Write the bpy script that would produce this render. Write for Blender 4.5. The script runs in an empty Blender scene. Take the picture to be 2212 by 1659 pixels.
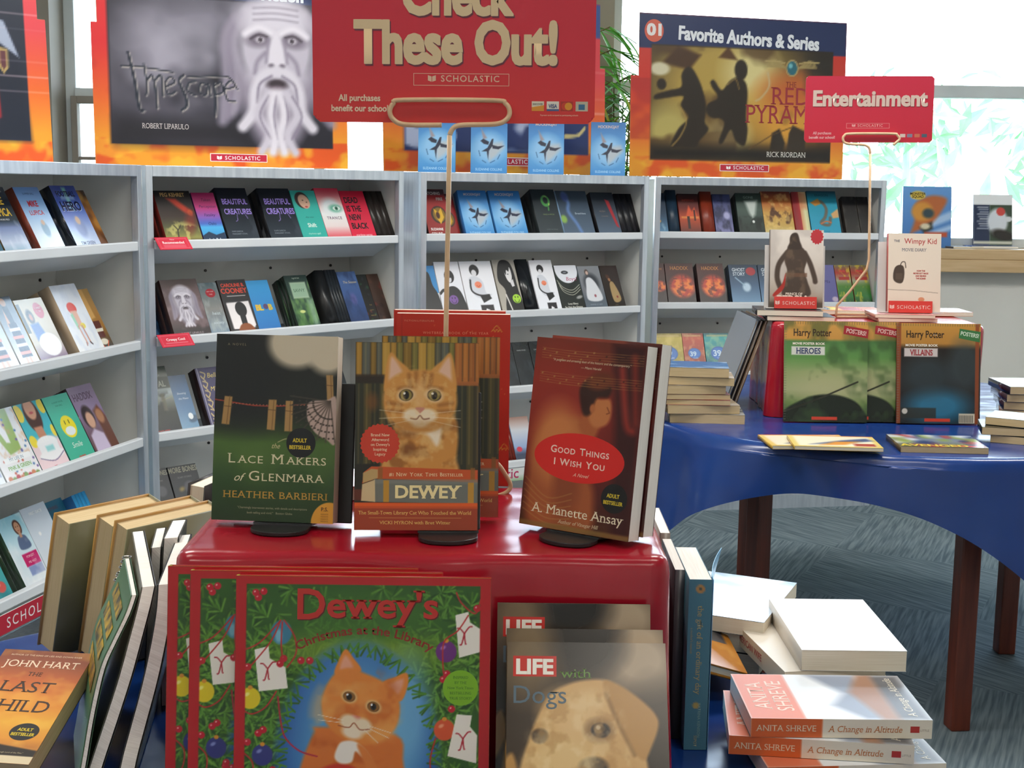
import bpy, math, random
import numpy as np
from mathutils import Matrix, Vector, noise as mnoise
sc = bpy.context.scene
C = sc.collection
PI = math.pi

# ---------------------------------------------------------------- camera, sky, added ceiling fill lights, exposure
F = 2900.0                      # focal length in pixels of the 2212 x 1659 frame
CAM = Vector((0.0, 0.0, 1.40))
PITCH, ROLL = math.atan(430/2900.0), 0.0147
Fw = Vector((0, math.cos(PITCH), -math.sin(PITCH)))
_u0 = Vector((0, math.sin(PITCH), math.cos(PITCH))); _r0 = Vector((1, 0, 0))
Rt = _r0*math.cos(ROLL) + _u0*math.sin(ROLL)
Up = _u0*math.cos(ROLL) - _r0*math.sin(ROLL)
cam_d = bpy.data.cameras.new('camera'); cam = bpy.data.objects.new('camera', cam_d); C.objects.link(cam)
cam_d.sensor_width = 36; cam_d.sensor_fit = 'HORIZONTAL'; cam_d.lens = F*36/2212
cam_d.clip_start = 0.05; cam_d.clip_end = 200
m = Matrix.Identity(4)
for i in range(3):
    m[i][0], m[i][1], m[i][2], m[i][3] = Rt[i], Up[i], -Fw[i], CAM[i]
cam.matrix_world = m
sc.camera = cam
sc.view_settings.view_transform = 'Standard'; sc.view_settings.look = 'None'
sc.view_settings.gamma = 1; sc.view_settings.use_curve_mapping = False
sc.view_settings.exposure = 0.0
SKY = 9.0
FILL = 34.0
w = bpy.data.worlds.new('sky'); sc.world = w; w.use_nodes = True
nt = w.node_tree; bg = nt.nodes['Background']
tc = nt.nodes.new('ShaderNodeTexCoord'); sp = nt.nodes.new('ShaderNodeSeparateXYZ'); rp = nt.nodes.new('ShaderNodeValToRGB')
nt.links.new(tc.outputs['Generated'], sp.inputs[0]); nt.links.new(sp.outputs['Z'], rp.inputs[0])
rp.color_ramp.elements[0].position = 0.0; rp.color_ramp.elements[0].color = (0.80, 0.92, 1.0, 1)
rp.color_ramp.elements[1].position = 0.6; rp.color_ramp.elements[1].color = (0.58, 0.78, 1.0, 1)
nt.links.new(rp.outputs[0], bg.inputs[0]); bg.inputs[1].default_value = SKY
def area(name, loc, sx, sy, power, col, rot=(0, 0, 0)):
    l = bpy.data.lights.new(name, 'AREA'); l.shape = 'RECTANGLE'; l.size, l.size_y = sx, sy
    l.energy = power; l.color = col
    o = bpy.data.objects.new(name, l); o.location = loc; o.rotation_euler = rot; C.objects.link(o)
for lx, ly, k in ((-1.6, -1.2, 0.55), (0.9, -1.2, 0.55), (-1.6, 1.0, 0.5), (0.9, 1.0, 0.5), (-1.6, 2.9, 1.3), (0.4, 3.2, 1.3), (2.2, 3.6, 1.2)):
    area('ceiling_fill', (lx, ly, 3.12), 1.2, 0.6, FILL*k, (1.0, 0.92, 0.80) if ly < 2 else (1.0, 0.97, 0.92))  # unseen fill lights, added to brighten the books and bookcases

# ---------------------------------------------------------------- projection helpers (photo pixels <-> the room)
def ray(px, py):
    return Rt*((px-1106)/F) + Up*((829.5-py)/F) + Fw
def at(px, py, Y):
    d = ray(px, py); return CAM + d*((Y-CAM.y)/d.y)
def on(px, py, z):
    d = ray(px, py); return CAM + d*((z-CAM.z)/d.z)
def proj(p):
    d = Vector(p) - CAM; k = d.dot(Fw)
    return 1106 + F*d.dot(Rt)/k, 829.5 - F*d.dot(Up)/k

# ---------------------------------------------------------------- colour and materials
def lin(c):
    c = np.asarray(c, dtype=np.float64)
    return np.where(c <= 0.04045, c/12.92, ((c+0.055)/1.055)**2.4)
def hx(c):
    if isinstance(c, str):
        c = c.lstrip('#')
        if len(c) == 3: c = ''.join(k*2 for k in c)
        return np.array([int(c[i:i+2], 16)/255 for i in (0, 2, 4)])
    return np.array(c, dtype=float)
def rgba(c):
    return tuple(lin(hx(c))) + (1.0,)
def mat(name, col='888', rough=0.5, metal=0.0, spec=0.5, coat=0.0):
    m = bpy.data.materials.new(name); m.use_nodes = True
    b = m.node_tree.nodes['Principled BSDF']
    b.inputs['Base Color'].default_value = rgba(col); b.inputs['Roughness'].default_value = rough
    b.inputs['Metallic'].default_value = metal; b.inputs['Specular IOR Level'].default_value = spec
    if coat: b.inputs['Coat Weight'].default_value = coat; b.inputs['Coat Roughness'].default_value = 0.1
    return m, m.node_tree, b
def two_tone(name, c1, c2, scale, rough=0.5, metal=0.0, detail=3, lo=0.35, hi=0.65, bump=0.0, spec=0.5, bscale=None, dist=0.01):
    m, nt, b = mat(name, c1, rough, metal, spec)
    tc = nt.nodes.new('ShaderNodeTexCoord'); mp = nt.nodes.new('ShaderNodeMapping')
    mp.inputs['Scale'].default_value = scale if hasattr(scale, '__len__') else (scale,)*3
    n = nt.nodes.new('ShaderNodeTexNoise'); n.inputs['Scale'].default_value = 1; n.inputs['Detail'].default_value = detail
    r = nt.nodes.new('ShaderNodeValToRGB')
    r.color_ramp.elements[0].position = lo; r.color_ramp.elements[0].color = rgba(c1)
    r.color_ramp.elements[1].position = hi; r.color_ramp.elements[1].color = rgba(c2)
    L = nt.links.new
    L(tc.outputs['Object'], mp.inputs[0]); L(mp.outputs[0], n.inputs['Vector']); L(n.outputs['Fac'], r.inputs[0]); L(r.outputs[0], b.inputs['Base Color'])
    if bump:
        bp = nt.nodes.new('ShaderNodeBump'); bp.inputs['Strength'].default_value = bump; bp.inputs['Distance'].default_value = dist
        src = n
        if bscale:
            src = nt.nodes.new('ShaderNodeTexNoise'); src.inputs['Scale'].default_value = bscale; src.inputs['Detail'].default_value = 2
            L(tc.outputs['Object'], src.inputs['Vector'])
        L(src.outputs['Fac'], bp.inputs['Height']); L(bp.outputs[0], b.inputs['Normal'])
    return m
def printed(name, rough, spec=0.5, coat=0.0):
    m, nt, b = mat(name, 'fff', rough, 0, spec, coat)
    a = nt.nodes.new('ShaderNodeVertexColor'); a.layer_name = 'ink'
    n = nt.nodes.new('ShaderNodeTexNoise'); n.inputs['Scale'].default_value = 900
    bp = nt.nodes.new('ShaderNodeBump'); bp.inputs['Strength'].default_value = 0.02; bp.inputs['Distance'].default_value = 0.001
    tc = nt.nodes.new('ShaderNodeTexCoord')
    nt.links.new(tc.outputs['Object'], n.inputs['Vector']); nt.links.new(n.outputs['Fac'], bp.inputs['Height']); nt.links.new(bp.outputs[0], b.inputs['Normal'])
    nt.links.new(a.outputs[0], b.inputs['Base Color'])
    return m
MT = {}
MT['gloss'] = printed('glossy_print', 0.22)
MT['satin'] = printed('satin_print', 0.34)
MT['matte'] = printed('matte_print', 0.62, 0.35)
MT['foil'] = printed('very_glossy_print', 0.13, 0.6, 0.25)
MT['pages'] = two_tone('book_pages', 'efe6d6', 'd9ccb6', (14, 2600, 14), 0.85, lo=0.3, hi=0.7)
MT['white_pages'] = two_tone('white_book_pages', 'f6f2ec', 'dcd6cf', (14, 2600, 14), 0.85, lo=0.3, hi=0.7)
MT['tan_pages'] = two_tone('tan_book_pages', 'd9c29a', 'b99f72', (14, 2600, 14), 0.85, lo=0.3, hi=0.7)
MT['aluminium'] = two_tone('brushed_aluminium', 'd6dde6', 'c2cad5', (60, 60, 6), 0.32, 0.6)
MT['shelf'] = two_tone('painted_shelf', 'e6eaef', 'dbe0e6', 3, 0.4)
MT['shelf_in'] = two_tone('painted_shelf_inside', 'e9e9e4', 'dededa', 4, 0.55)
MT['red_plastic'] = two_tone('red_plastic_cover', 'a81428', '981024', 3, 0.2, 0, bump=0.35, bscale=7, dist=0.02, spec=0.6)
MT['blue_plastic'] = two_tone('blue_plastic_cloth', '123a80', '0f3070', 3, 0.22, 0, bump=0.5, bscale=5, dist=0.02, spec=0.6)
MT['wood'] = two_tone('dark_stained_wood', '74331f', '552213', (40, 40, 3), 0.4)
MT['oak'] = two_tone('oak_sill', 'd6b68c', 'c4a276', (3, 40, 40), 0.45)
MT['wire'] = two_tone('beige_coated_wire', 'd8b894', 'cda985', 30, 0.35)
MT['steel'] = two_tone('steel_wire', 'd0cdc8', 'b5b2ae', 30, 0.25, 0.9)
MT['black'] = two_tone('black_plastic', '1c1c1e', '28282b', 20, 0.35)
MT['wall'] = two_tone('painted_wall', 'e2e0da', 'dbd9d3', 2, 0.8)
MT['pillar'] = two_tone('grey_brown_pillar', '8a8178', '7d756d', 2, 0.7)
MT['ceil'] = two_tone('ceiling_tile', 'e4e2dc', 'd9d7d0', 5, 0.9)
MT['frame'] = two_tone('window_frame_paint', 'cfd4d6', 'c0c6c9', 3, 0.5)
MT['leaf'] = two_tone('green_leaf', '79c04a', '55a032', 9, 0.45)
MT['yleaf'] = two_tone('yellow_leaf', 'cfc93a', 'b9b52c', 9, 0.45)
MT['stem'] = two_tone('plant_stem', '6b5a35', '54502a', 9, 0.6)
MT['bush'] = two_tone('pale_green_foliage', '9fc79a', '7fb083', 6, 0.7)
MT['board'] = two_tone('cardboard', 'b79a6b', 'a88b5c', 12, 0.85)
# carpet tiles: fine ribs whose direction turns from tile to tile
def carpet():
    m, nt, b = mat('carpet_tiles', '6d7a80', 0.95, 0, 0.1)
    L = nt.links.new; N = nt.nodes.new
    tc = N('ShaderNodeTexCoord'); ck = N('ShaderNodeTexChecker'); ck.inputs['Scale'].default_value = 1.55
    mp0 = N('ShaderNodeMapping'); mp0.inputs['Rotation'].default_value = (0, 0, R_(28)); L(tc.outputs['Object'], mp0.inputs[0]); L(mp0.outputs[0], ck.inputs['Vector'])
    outs = []
    for a in (66, 128):
        mq = N('ShaderNodeMapping'); mq.inputs['Rotation'].default_value = (0, 0, R_(-a)); mp = N('ShaderNodeMapping'); mp.inputs['Scale'].default_value = (5, 95, 5)
        n = N('ShaderNodeTexNoise'); n.inputs['Scale'].default_value = 1; n.inputs['Detail'].default_value = 2
        L(tc.outputs['Object'], mq.inputs[0]); L(mq.outputs[0], mp.inputs[0]); L(mp.outputs[0], n.inputs['Vector']); outs.append(n.outputs['Fac'])
    mx = N('ShaderNodeMix'); L(ck.outputs['Fac'], mx.inputs[0]); L(outs[0], mx.inputs[2]); L(outs[1], mx.inputs[3])
    r = N('ShaderNodeValToRGB'); r.color_ramp.elements[0].position = 0.35; r.color_ramp.elements[0].color = rgba('586771')
    r.color_ramp.elements[1].position = 0.65; r.color_ramp.elements[1].color = rgba('7e8c92')
    L(mx.outputs[0], r.inputs[0]); L(r.outputs[0], b.inputs['Base Color'])
    return m
R_ = math.radians
MT['carpet'] = carpet()
def glass():
    m = bpy.data.materials.new('window_glass'); m.use_nodes = True; nt = m.node_tree; nt.nodes.clear()
    o = nt.nodes.new('ShaderNodeOutputMaterial'); a = nt.nodes.new('ShaderNodeBsdfTransparent'); g = nt.nodes.new('ShaderNodeBsdfGlossy')
    x = nt.nodes.new('ShaderNodeMixShader'); fr = nt.nodes.new('ShaderNodeFresnel'); fr.inputs[0].default_value = 1.3
    g.inputs['Roughness'].default_value = 0.02
    nt.links.new(fr.outputs[0], x.inputs[0]); nt.links.new(a.outputs[0], x.inputs[1]); nt.links.new(g.outputs[0], x.inputs[2]); nt.links.new(x.outputs[0], o.inputs[0])
    return m
MT['glass'] = glass()
def clear_plastic():
    m, nt, b = mat('frosted_clear_plastic', 'ded8d4', 0.3)
    b.inputs['Alpha'].default_value = 0.75
    return m
MT['acrylic'] = clear_plastic()

# ---------------------------------------------------------------- mesh building
class MB:
    """collects faces; build() links them as one mesh object"""
    def __init__(s): s.v = []; s.f = []; s.smooth = False
    def add(s, vs, fs):
        o = len(s.v); s.v += [tuple(p) for p in vs]; s.f += [tuple(i+o for i in f) for f in fs]
    def box(s, x0, x1, y0, y1, z0, z1, M=None):
        vs = [Vector((x, y, z)) for z in (z0, z1) for y in (y0, y1) for x in (x0, x1)]
        if M is not None: vs = [M @ p for p in vs]
        s.add(vs, [(0, 2, 3, 1), (4, 5, 7, 6), (0, 1, 5, 4), (2, 6, 7, 3), (0, 4, 6, 2), (1, 3, 7, 5)]); return s
    def prism(s, pts, z0, z1, M=None):
        """pts: outline in x,y counter-clockwise, extruded in z"""
        n = len(pts)
        vs = [Vector((p[0], p[1], z)) for z in (z0, z1) for p in pts]
        if M is not None: vs = [M @ p for p in vs]
        s.add(vs, [tuple(range(n-1, -1, -1)), tuple(range(n, 2*n))] + [(i, (i+1) % n, (i+1) % n+n, i+n) for i in range(n)]); return s
    def tube(s, path, r, k=8, closed=False):
        path = [Vector(p) for p in path]; n = len(path); rs = r if hasattr(r, '__len__') else [r]*n
        rings = []; up = None
        for i, p in enumerate(path):
            a = path[(i-1) % n] if (closed or i) else p; b = path[(i+1) % n] if (closed or i < n-1) else p
            d = (b-a).normalized()
            if up is None: up = d.orthogonal().normalized()
            up = (up - d*up.dot(d)).normalized(); q = d.cross(up)
            rings.append([p + (up*math.cos(2*PI*j/k) + q*math.sin(2*PI*j/k))*rs[i] for j in range(k)])
        vs = [v for g in rings for v in g]; fs = []
        for i in range(n if closed else n-1):
            for j in range(k):
                a, b = i*k+j, i*k+(j+1) % k; c, d = ((i+1) % n)*k+(j+1) % k, ((i+1) % n)*k+j
                fs.append((a, b, c, d))
        if not closed: fs += [tuple(range(k-1, -1, -1)), tuple(range((n-1)*k, n*k))]
        s.add(vs, fs); return s
    def grid(s, P):
        """P[i][j] points -> quads"""
        n, k = len(P), len(P[0])
        s.add([p for row in P for p in row], [(i*k+j, i*k+j+1, (i+1)*k+j+1, (i+1)*k+j) for i in range(n-1) for j in range(k-1)]); return s
    def build(s, name, mt, parent=None, smooth=None, bevel=0.0):
        me = bpy.data.meshes.new(name); me.from_pydata(s.v, [], s.f)
        me.materials.append(MT[mt] if isinstance(mt, str) else mt)
        if s.smooth if smooth is None else smooth: me.shade_smooth()
        me.update()
        o = bpy.data.objects.new(name, me); C.objects.link(o)
        if parent is not None: o.parent = parent
        if bevel:
            bv = o.modifiers.new('bevel', 'BEVEL'); bv.width = bevel; bv.segments = 2; bv.limit_method = 'ANGLE'
        return o
def tag(o, label, cat, group=None, kind=None):
    if label: o['label'] = label
    if cat: o['category'] = cat
    if group: o['group'] = group
    if kind: o['kind'] = kind
    return o
def empty(name, M, label=None, cat=None, group=None):
    o = bpy.data.objects.new(name, None); o.empty_display_size = 0.05; C.objects.link(o)
    o.matrix_world = M if isinstance(M, Matrix) else Matrix.Translation(M)
    return tag(o, label, cat, group)
def struct(mb, name, mt, parent=None, **k):
    o = mb.build(name, mt, parent, **k)
    if parent is None: o['kind'] = 'structure'
    return o
def T(x, y=None, z=None): return Matrix.Translation((x, y, z) if y is not None else x)
def RX(a): return Matrix.Rotation(a, 4, 'X')
def RY(a): return Matrix.Rotation(a, 4, 'Y')
def RZ(a): return Matrix.Rotation(a, 4, 'Z')
def smooth_path(pts, k=6, closed=False):
    P = [Vector(p) for p in pts]; n = len(P); out = []
    for i in range(n if closed else n-1):
        g = lambda j: P[j % n] if closed else P[max(0, min(n-1, j))]
        a, b, c, d = g(i-1), g(i), g(i+1), g(i+2)
        for q in range(k):
            t = q/k
            out.append(0.5*((2*b)+(c-a)*t+(2*a-5*b+4*c-d)*t*t+(3*b-a-3*c+d)*t**3))
    if not closed: out.append(P[-1])
    return out

# ---------------------------------------------------------------- the room
ZT = 0.757                      # table top height
b = MB().box(-4.6, 4.1, -3.0, 6.6, -0.05, 0.0); struct(b, 'floor', 'carpet')
b = MB().box(-4.6, 4.1, -3.0, 6.6, 3.2, 3.3); struct(b, 'ceiling', 'ceil')
YW = 6.5
SILL, WTOP = 1.13, 3.02
b = MB().box(-4.6, 4.1, YW, YW+0.25, 0, SILL-0.05)
b.box(-4.6, 4.1, YW, YW+0.25, WTOP, 3.2); struct(b, 'wall_back', 'wall')
b = MB().box(4.0, 4.1, -3.0, YW, 0, 3.2); struct(b, 'wall_right', 'wall')
b = MB().box(-4.7, -4.6, -3.0, YW+0.25, 0, 3.2); struct(b, 'wall_left', 'wall')
b = MB().box(-4.6, 4.0, -3.1, -3.0, 0, 3.2); struct(b, 'wall_front', 'wall')
b = MB().box(-4.6, 4.0, YW-0.10, YW+0.25, SILL-0.05, SILL); b.box(-4.6, 4.0, YW-0.10, YW-0.085, SILL-0.11, SILL-0.05); struct(b, 'trim_1', 'oak', bevel=0.004)
XP = [(at(85, 100, YW).x, at(126, 100, YW).x), (at(1283, 100, YW).x, at(1322, 100, YW).x)]
for i, (a, c) in enumerate(XP):
    struct(MB().box(a, c, YW-0.12, YW+0.25, SILL, WTOP), 'wall_pillar_%d' % (i+1), 'pillar')
b = MB().box(-4.6, 4.0, YW-0.012, YW, 0, 0.10); struct(b, 'baseboard_back', 'frame')
ZM0, ZM1 = at(2120, 210, YW).z, at(2120, 183, YW).z        # the horizontal bar of the big window
def window(n, x0, x1, mull, zbar, casement=None):
    y0, y1 = YW+0.08, YW+0.15
    fr = MB()
    for a, c, e, g in ((x0, x0+0.05, SILL, WTOP), (x1-0.05, x1, SILL, WTOP), (x0+0.05, x1-0.05, SILL, SILL+0.045), (x0+0.05, x1-0.05, WTOP-0.05, WTOP)):
        fr.box(a, c, y0, y1, e, g)
    fr.box(x0+0.05, x1-0.05, y0-0.02, y1, zbar[0], zbar[1])
    for q in mull: fr.box(q-0.025, q+0.025, y0, y1-0.001, SILL+0.045, zbar[0]); fr.box(q-0.025, q+0.025, y0, y1-0.001, zbar[1], WTOP-0.05)
    r = struct(fr, 'window_%d' % n, 'frame', bevel=0.003)
    MB().box(x0+0.04, x1-0.04, y0+0.03, y0+0.036, SILL+0.04, WTOP-0.04).build('pane', 'glass', r)
    return r
zb1 = (at(180, 208, YW).z, at(180, 188, YW).z)
w1 = window(1, XP[0][1], XP[1][0], [-0.95], zb1)
w2 = window(2, XP[1][1], 4.0, [2.75], (ZM0, ZM1))
w3 = window(3, -4.6, XP[0][0], [-3.2], zb1)
# the opening casement seen beside the tall poster
cs = MB(); a, c = at(150, 300, YW).x, at(240, 300, YW).x; z0, z1 = at(160, 366, YW).z, at(160, 206, YW).z
for q in ((a, a+0.03, z0, z1), (c-0.03, c, z0, z1), (a+0.03, c-0.03, z1-0.035, z1), (a+0.03, c-0.03, SILL+0.05, SILL+0.085)):
    cs.box(q[0], q[1], YW+0.03, YW+0.075, max(q[2], SILL+0.05), q[3])
cs.box(a+0.03, c-0.03, YW+0.035, YW+0.07, at(180, 345, YW).z, at(180, 338, YW).z)
cs.build('casement', 'pillar', w1, bevel=0.003)
# foliage outside: loose bushes made of many small leaves
def bush(cx, cy, cz, rx, rz, n, seed, label):
    rnd = random.Random(seed); mb = MB()
    for i in range(n):
        u, v = rnd.gauss(0, 0.5), rnd.gauss(0, 0.5); q = Vector((cx+u*rx, cy+rnd.gauss(0, 0.3), cz+v*rz))
        M = T(q) @ RZ(rnd.uniform(-0.7, 0.7)) @ RX(PI/2+rnd.uniform(-0.6, 0.6)) @ RZ(rnd.random()*6.3); s = 0.03+0.05*rnd.random()
        mb.add([M @ Vector(p) for p in ((-s*2, 0, 0), (0, -s*0.6, 0.01), (s*2, 0, 0), (0, s*0.6, 0.01))], [(0, 1, 2, 3)])
    mb.tube([(cx, cy, 0), (cx+0.02, cy, cz*0.6), (cx, cy, cz)], [0.05, 0.04, 0.02])
    o = mb.build('garden_bush', 'bush'); tag(o, label, 'bush', 'garden bushes outside the windows')
bush(2.75, 9.6, 1.75, 0.5, 0.45, 110, 1, 'pale sunlit bush outside the window beyond the end of the bookcases')
bush(3.9, 10.0, 1.70, 0.45, 0.5, 100, 2, 'pale sunlit bush outside above the open magazine on the sill')
bush(3.3, 11.5, 1.9, 0.4, 0.3, 40, 3, 'thin pale bush farther out between the two fuller bushes')
b = MB().box(-12, 14, YW+0.25, 22, -0.1, -0.05); struct(b, 'ground', two_tone('outdoor_lawn', '9aa88a', '86967a', 2, 0.9))

# ---------------------------------------------------------------- printed covers: a painter on a fine grid of vertices
def mesh_np(name, V, faces, col, mt):
    """V (n,3); faces: list of index arrays (quads (k,4) or tris (k,3)); col (n,3) sRGB"""
    me = bpy.data.meshes.new(name)
    loops = np.concatenate([f.reshape(-1) for f in faces]); tot = np.concatenate([np.full(len(f), f.shape[1]) for f in faces])
    st = np.concatenate([[0], np.cumsum(tot)[:-1]])
    me.vertices.add(len(V)); me.loops.add(len(loops)); me.polygons.add(len(tot))
    me.vertices.foreach_set('co', np.ascontiguousarray(V, dtype=np.float32).ravel())
    me.loops.foreach_set('vertex_index', loops.astype(np.int32)); me.polygons.foreach_set('loop_start', st.astype(np.int32))
    me.update(calc_edges=True); me.validate()
    a = me.color_attributes.new('ink', 'FLOAT_COLOR', 'POINT')
    a.data.foreach_set('color', np.concatenate([lin(np.clip(col, 0, 1)), np.ones((len(V), 1))], 1).astype(np.float32).ravel())
    me.materials.append(MT[mt] if isinstance(mt, str) else mt)
    return me
_tc = {}
def text_geo(s, bold=0.0, serif=False, sp=1.0):
    k = (s, bold, serif, sp)
    if k in _tc: return _tc[k]
    cu = bpy.data.curves.new('t', 'FONT'); cu.body = s; cu.size = 1; cu.resolution_u = 3; cu.offset = bold; cu.space_character = sp
    ob = bpy.data.objects.new('t', cu); me = ob.to_mesh()
    V = np.array([v.co[:2] for v in me.vertices], dtype=float).reshape(-1, 2); Fs = [tuple(p.vertices) for p in me.polygons]
    if serif and len(V):
        cnt = {}
        for f in Fs:
            for i in range(len(f)):
                e = tuple(sorted((f[i], f[(i+1) % len(f)]))); cnt[e] = cnt.get(e, 0)+1
        add = []
        for (i, j), c in cnt.items():
            if c != 1: continue
            (xa, ya), (xb, yb) = V[i], V[j]
            if abs(ya-yb) < 1e-3 and 0.03 < abs(xa-xb) < 0.22:
                x0, x1 = min(xa, xb), max(xa, xb)
                for yy, dn in ((-bold, 1), (0.682+bold, -1), (0.735+bold, -1), (0.449+bold, -1), (-0.205-bold, 1)):
                    if abs(ya-yy) < 0.025:
                        add.append((x0-0.07, x1+0.07, ya if dn > 0 else ya-0.045, ya+0.045 if dn > 0 else ya)); break
        for x0, x1, y0, y1 in add:
            o = len(V); V = np.concatenate([V, [[x0, y0], [x1, y0], [x1, y1], [x0, y1]]]); Fs.append((o, o+1, o+2)); Fs.append((o, o+2, o+3))
    ob.to_mesh_clear(); bpy.data.objects.remove(ob); bpy.data.curves.remove(cu)
    V = V/0.70
    tri = np.array([f for f in Fs if len(f) == 3] + [t for f in Fs if len(f) == 4 for t in ((f[0], f[1], f[2]), (f[0], f[2], f[3]))], dtype=int).reshape(-1, 3)
    _tc[k] = (V, tri); return _tc[k]

class Art:
    """a flat printed picture w x h metres; coordinates in the frame set by .fr (x right, y down)"""
    def __init__(s, w, h, n=56, bgc='888', frame=(0, 0, 1, 1)):
        s.w, s.h = w, h; s.n = n; s.r = max(2, int(round(n*h/w))); s.a = h/w
        s.X, s.Y = np.meshgrid(np.linspace(0, 1, n+1), np.linspace(0, 1, s.r+1)); s.Yw = s.Y*s.a
        s.im = np.empty(s.X.shape+(3,)); s.im[:] = hx(bgc); s.texts = []; s.fr = frame; s.polys = []
    def u(s, x): return (x-s.fr[0])/(s.fr[2]-s.fr[0])
    def v(s, y): return (y-s.fr[1])/(s.fr[3]-s.fr[1])
    def k(s, d): return d/(s.fr[2]-s.fr[0])
    def _mix(s, m, c):
        s.im += m[..., None]*(hx(c)-s.im); return s
    def grad(s, stops, axis='y', y0=None, y1=None):
        t = s.Y if axis == 'y' else s.X; p = [q[0] for q in stops]; cs = np.array([hx(q[1]) for q in stops])
        g = np.stack([np.interp(t, p, cs[:, i]) for i in range(3)], -1)
        if y0 is None: s.im[:] = g
        else:
            msk = (s.Y >= s.v(y0)) & (s.Y <= s.v(y1)); s.im[msk] = g[msk]
        return s
    def el(s, x, y, rx, ry, c, soft=None, rot=0, a=1.0):
        cx, cy, rx, ry = s.u(x), s.v(y)*s.a, s.k(rx), s.k(ry)
        dx, dy = s.X-cx, s.Yw-cy
        if rot: q, z = math.cos(R_(rot)), math.sin(R_(rot)); dx, dy = dx*q+dy*z, dy*q-dx*z
        d = np.sqrt((dx/rx)**2+(dy/ry)**2); sf = s.k(soft)/min(rx, ry) if soft else 1.0/(s.n*min(rx, ry))
        return s._mix(np.clip((1-d)/sf+0.5, 0, 1)*a, c)
    def _pts(s, pts, sm, closed=True):
        P = [Vector((s.u(p[0]), s.v(p[1])*s.a, 0)) for p in pts]
        if sm: P = smooth_path(P, 5, closed)
        return np.array([[p.x, p.y] for p in P])
    def _seg(s, a, b):
        d = b-a; L = max(1e-12, float(d @ d)); t = np.clip(((s.X-a[0])*d[0]+(s.Yw-a[1])*d[1])/L, 0, 1)
        return (s.X-a[0]-t*d[0])**2+(s.Yw-a[1]-t*d[1])**2
    def pg(s, pts, c, soft=None, sm=False, a=1.0):
        P = s._pts(pts, sm); ins = np.zeros(s.X.shape, bool); dm = np.full(s.X.shape, 1e9)
        for i in range(len(P)):
            p, q = P[i], P[(i+1) % len(P)]
            if p[1] != q[1]:
                cr = ((p[1] > s.Yw) != (q[1] > s.Yw)) & (s.X < (q[0]-p[0])*(s.Yw-p[1])/(q[1]-p[1])+p[0]); ins ^= cr
            dm = np.minimum(dm, s._seg(p, q))
        d = np.sqrt(dm)*np.where(ins, 1, -1); sf = s.k(soft) if soft else 1.0/s.n
        return s._mix(np.clip(d/sf+0.5, 0, 1)*a, c)
    def ln(s, pts, wd, c, soft=None, sm=False, a=1.0):
        P = s._pts(pts, sm, False); dm = np.full(s.X.shape, 1e9)
        for i in range(len(P)-1): dm = np.minimum(dm, s._seg(P[i], P[i+1]))
        sf = s.k(soft) if soft else 0.8/s.n
        return s._mix(np.clip((s.k(wd)/2-np.sqrt(dm))/sf+0.5, 0, 1)*a, c)
    def rc(s, x0, y0, x1, y1, c, a=1.0, soft=None):
        return s.pg([(x0, y0), (x1, y0), (x1, y1), (x0, y1)], c, soft, False, a)
    def nz(s, c, sx, sy, a, seed=0, lo=0.45, hi=0.75, m=None):
        """blotches of colour c; sx, sy: how many across and down"""
        rg = np.random.RandomState(seed); tot = 0; amp = 0
        for o in range(3):
            fx, fy = sx*2**o, sy*2**o; L = rg.rand(int(fy)+3, int(fx)+3)
            gx, gy = s.X*fx, s.Y*fy; ix, iy = gx.astype(int), gy.astype(int); tx, ty = gx-ix, gy-iy
            tx = tx*tx*(3-2*tx); ty = ty*ty*(3-2*ty)
            val = (L[iy, ix]*(1-tx)+L[iy, ix+1]*tx)*(1-ty)+(L[iy+1, ix]*(1-tx)+L[iy+1, ix+1]*tx)*ty
            tot = tot+val*0.5**o; amp += 0.5**o
        q = np.clip((tot/amp-lo)/(hi-lo), 0, 1)*a
        if m is not None: q = q*m
        return s._mix(q, c)
    def mask(s, f):
        """the region that f() paints, as a mask for nz"""
        keep = s.im; s.im = np.zeros_like(keep); f(); k = s.im[..., 0].copy(); s.im = keep; return k
    def tx(s, t, x, y, size, c, serif=False, bold=0.0, cx=1.0, sp=1.0, al='c', rot=0, sh=None, arc=None, slant=0.0, fit=None):
        """y: baseline; size: cap height (frame units)"""
        if fit:
            g, _ = text_geo(t, min(bold, 0.02), serif, sp); cx = fit/((g[:, 0].max()-g[:, 0].min())*size)
        s.texts.append((t, s.u(x), s.v(y), s.k(size), c, serif, bold, cx, sp, al, rot, sh, arc, slant)); return s
    def sc(s, t, x0, x1, y, big, small, c, gap=0.16, serif=True, bold=0.0):
        """capitals and small capitals set between x0 and x1"""
        runs, cur = [], ''
        for word in t.split(' '):
            runs.append((word[:1], big, 0)); 
            if word[1:]: runs.append((word[1:].upper(), small, 1))
            runs.append((' ', big, 2))
        runs.pop(); pos, x = [], 0.0
        for r, z, kd in runs:
            if kd == 2: x += big*0.55; continue
            g, _ = text_geo(r, bold, serif, 1.12); a, b = g[:, 0].min(), g[:, 0].max()
            pos.append((r, z, x-a*z)); x += (b-a)*z+big*gap
        x -= big*gap; k = (x1-x0)/x
        for r, z, px in pos: s.tx(r, x0+px*k, y, z, c, serif, bold, k, 1.12, 'l')
        return s
    def vp(s, pts, c, sm=False):
        """a crisp flat shape laid over the picture (fan from its centre; star-shaped outlines)"""
        s.polys.append((s._pts(pts, sm), c)); return s
    def vel(s, x, y, rx, ry, c, n=28):
        return s.vp([(x+rx*math.cos(2*PI*i/n), y+ry*math.sin(2*PI*i/n)*(s.fr[3]-s.fr[1])/(s.fr[2]-s.fr[0])/s.a) for i in range(n)], c)
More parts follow.
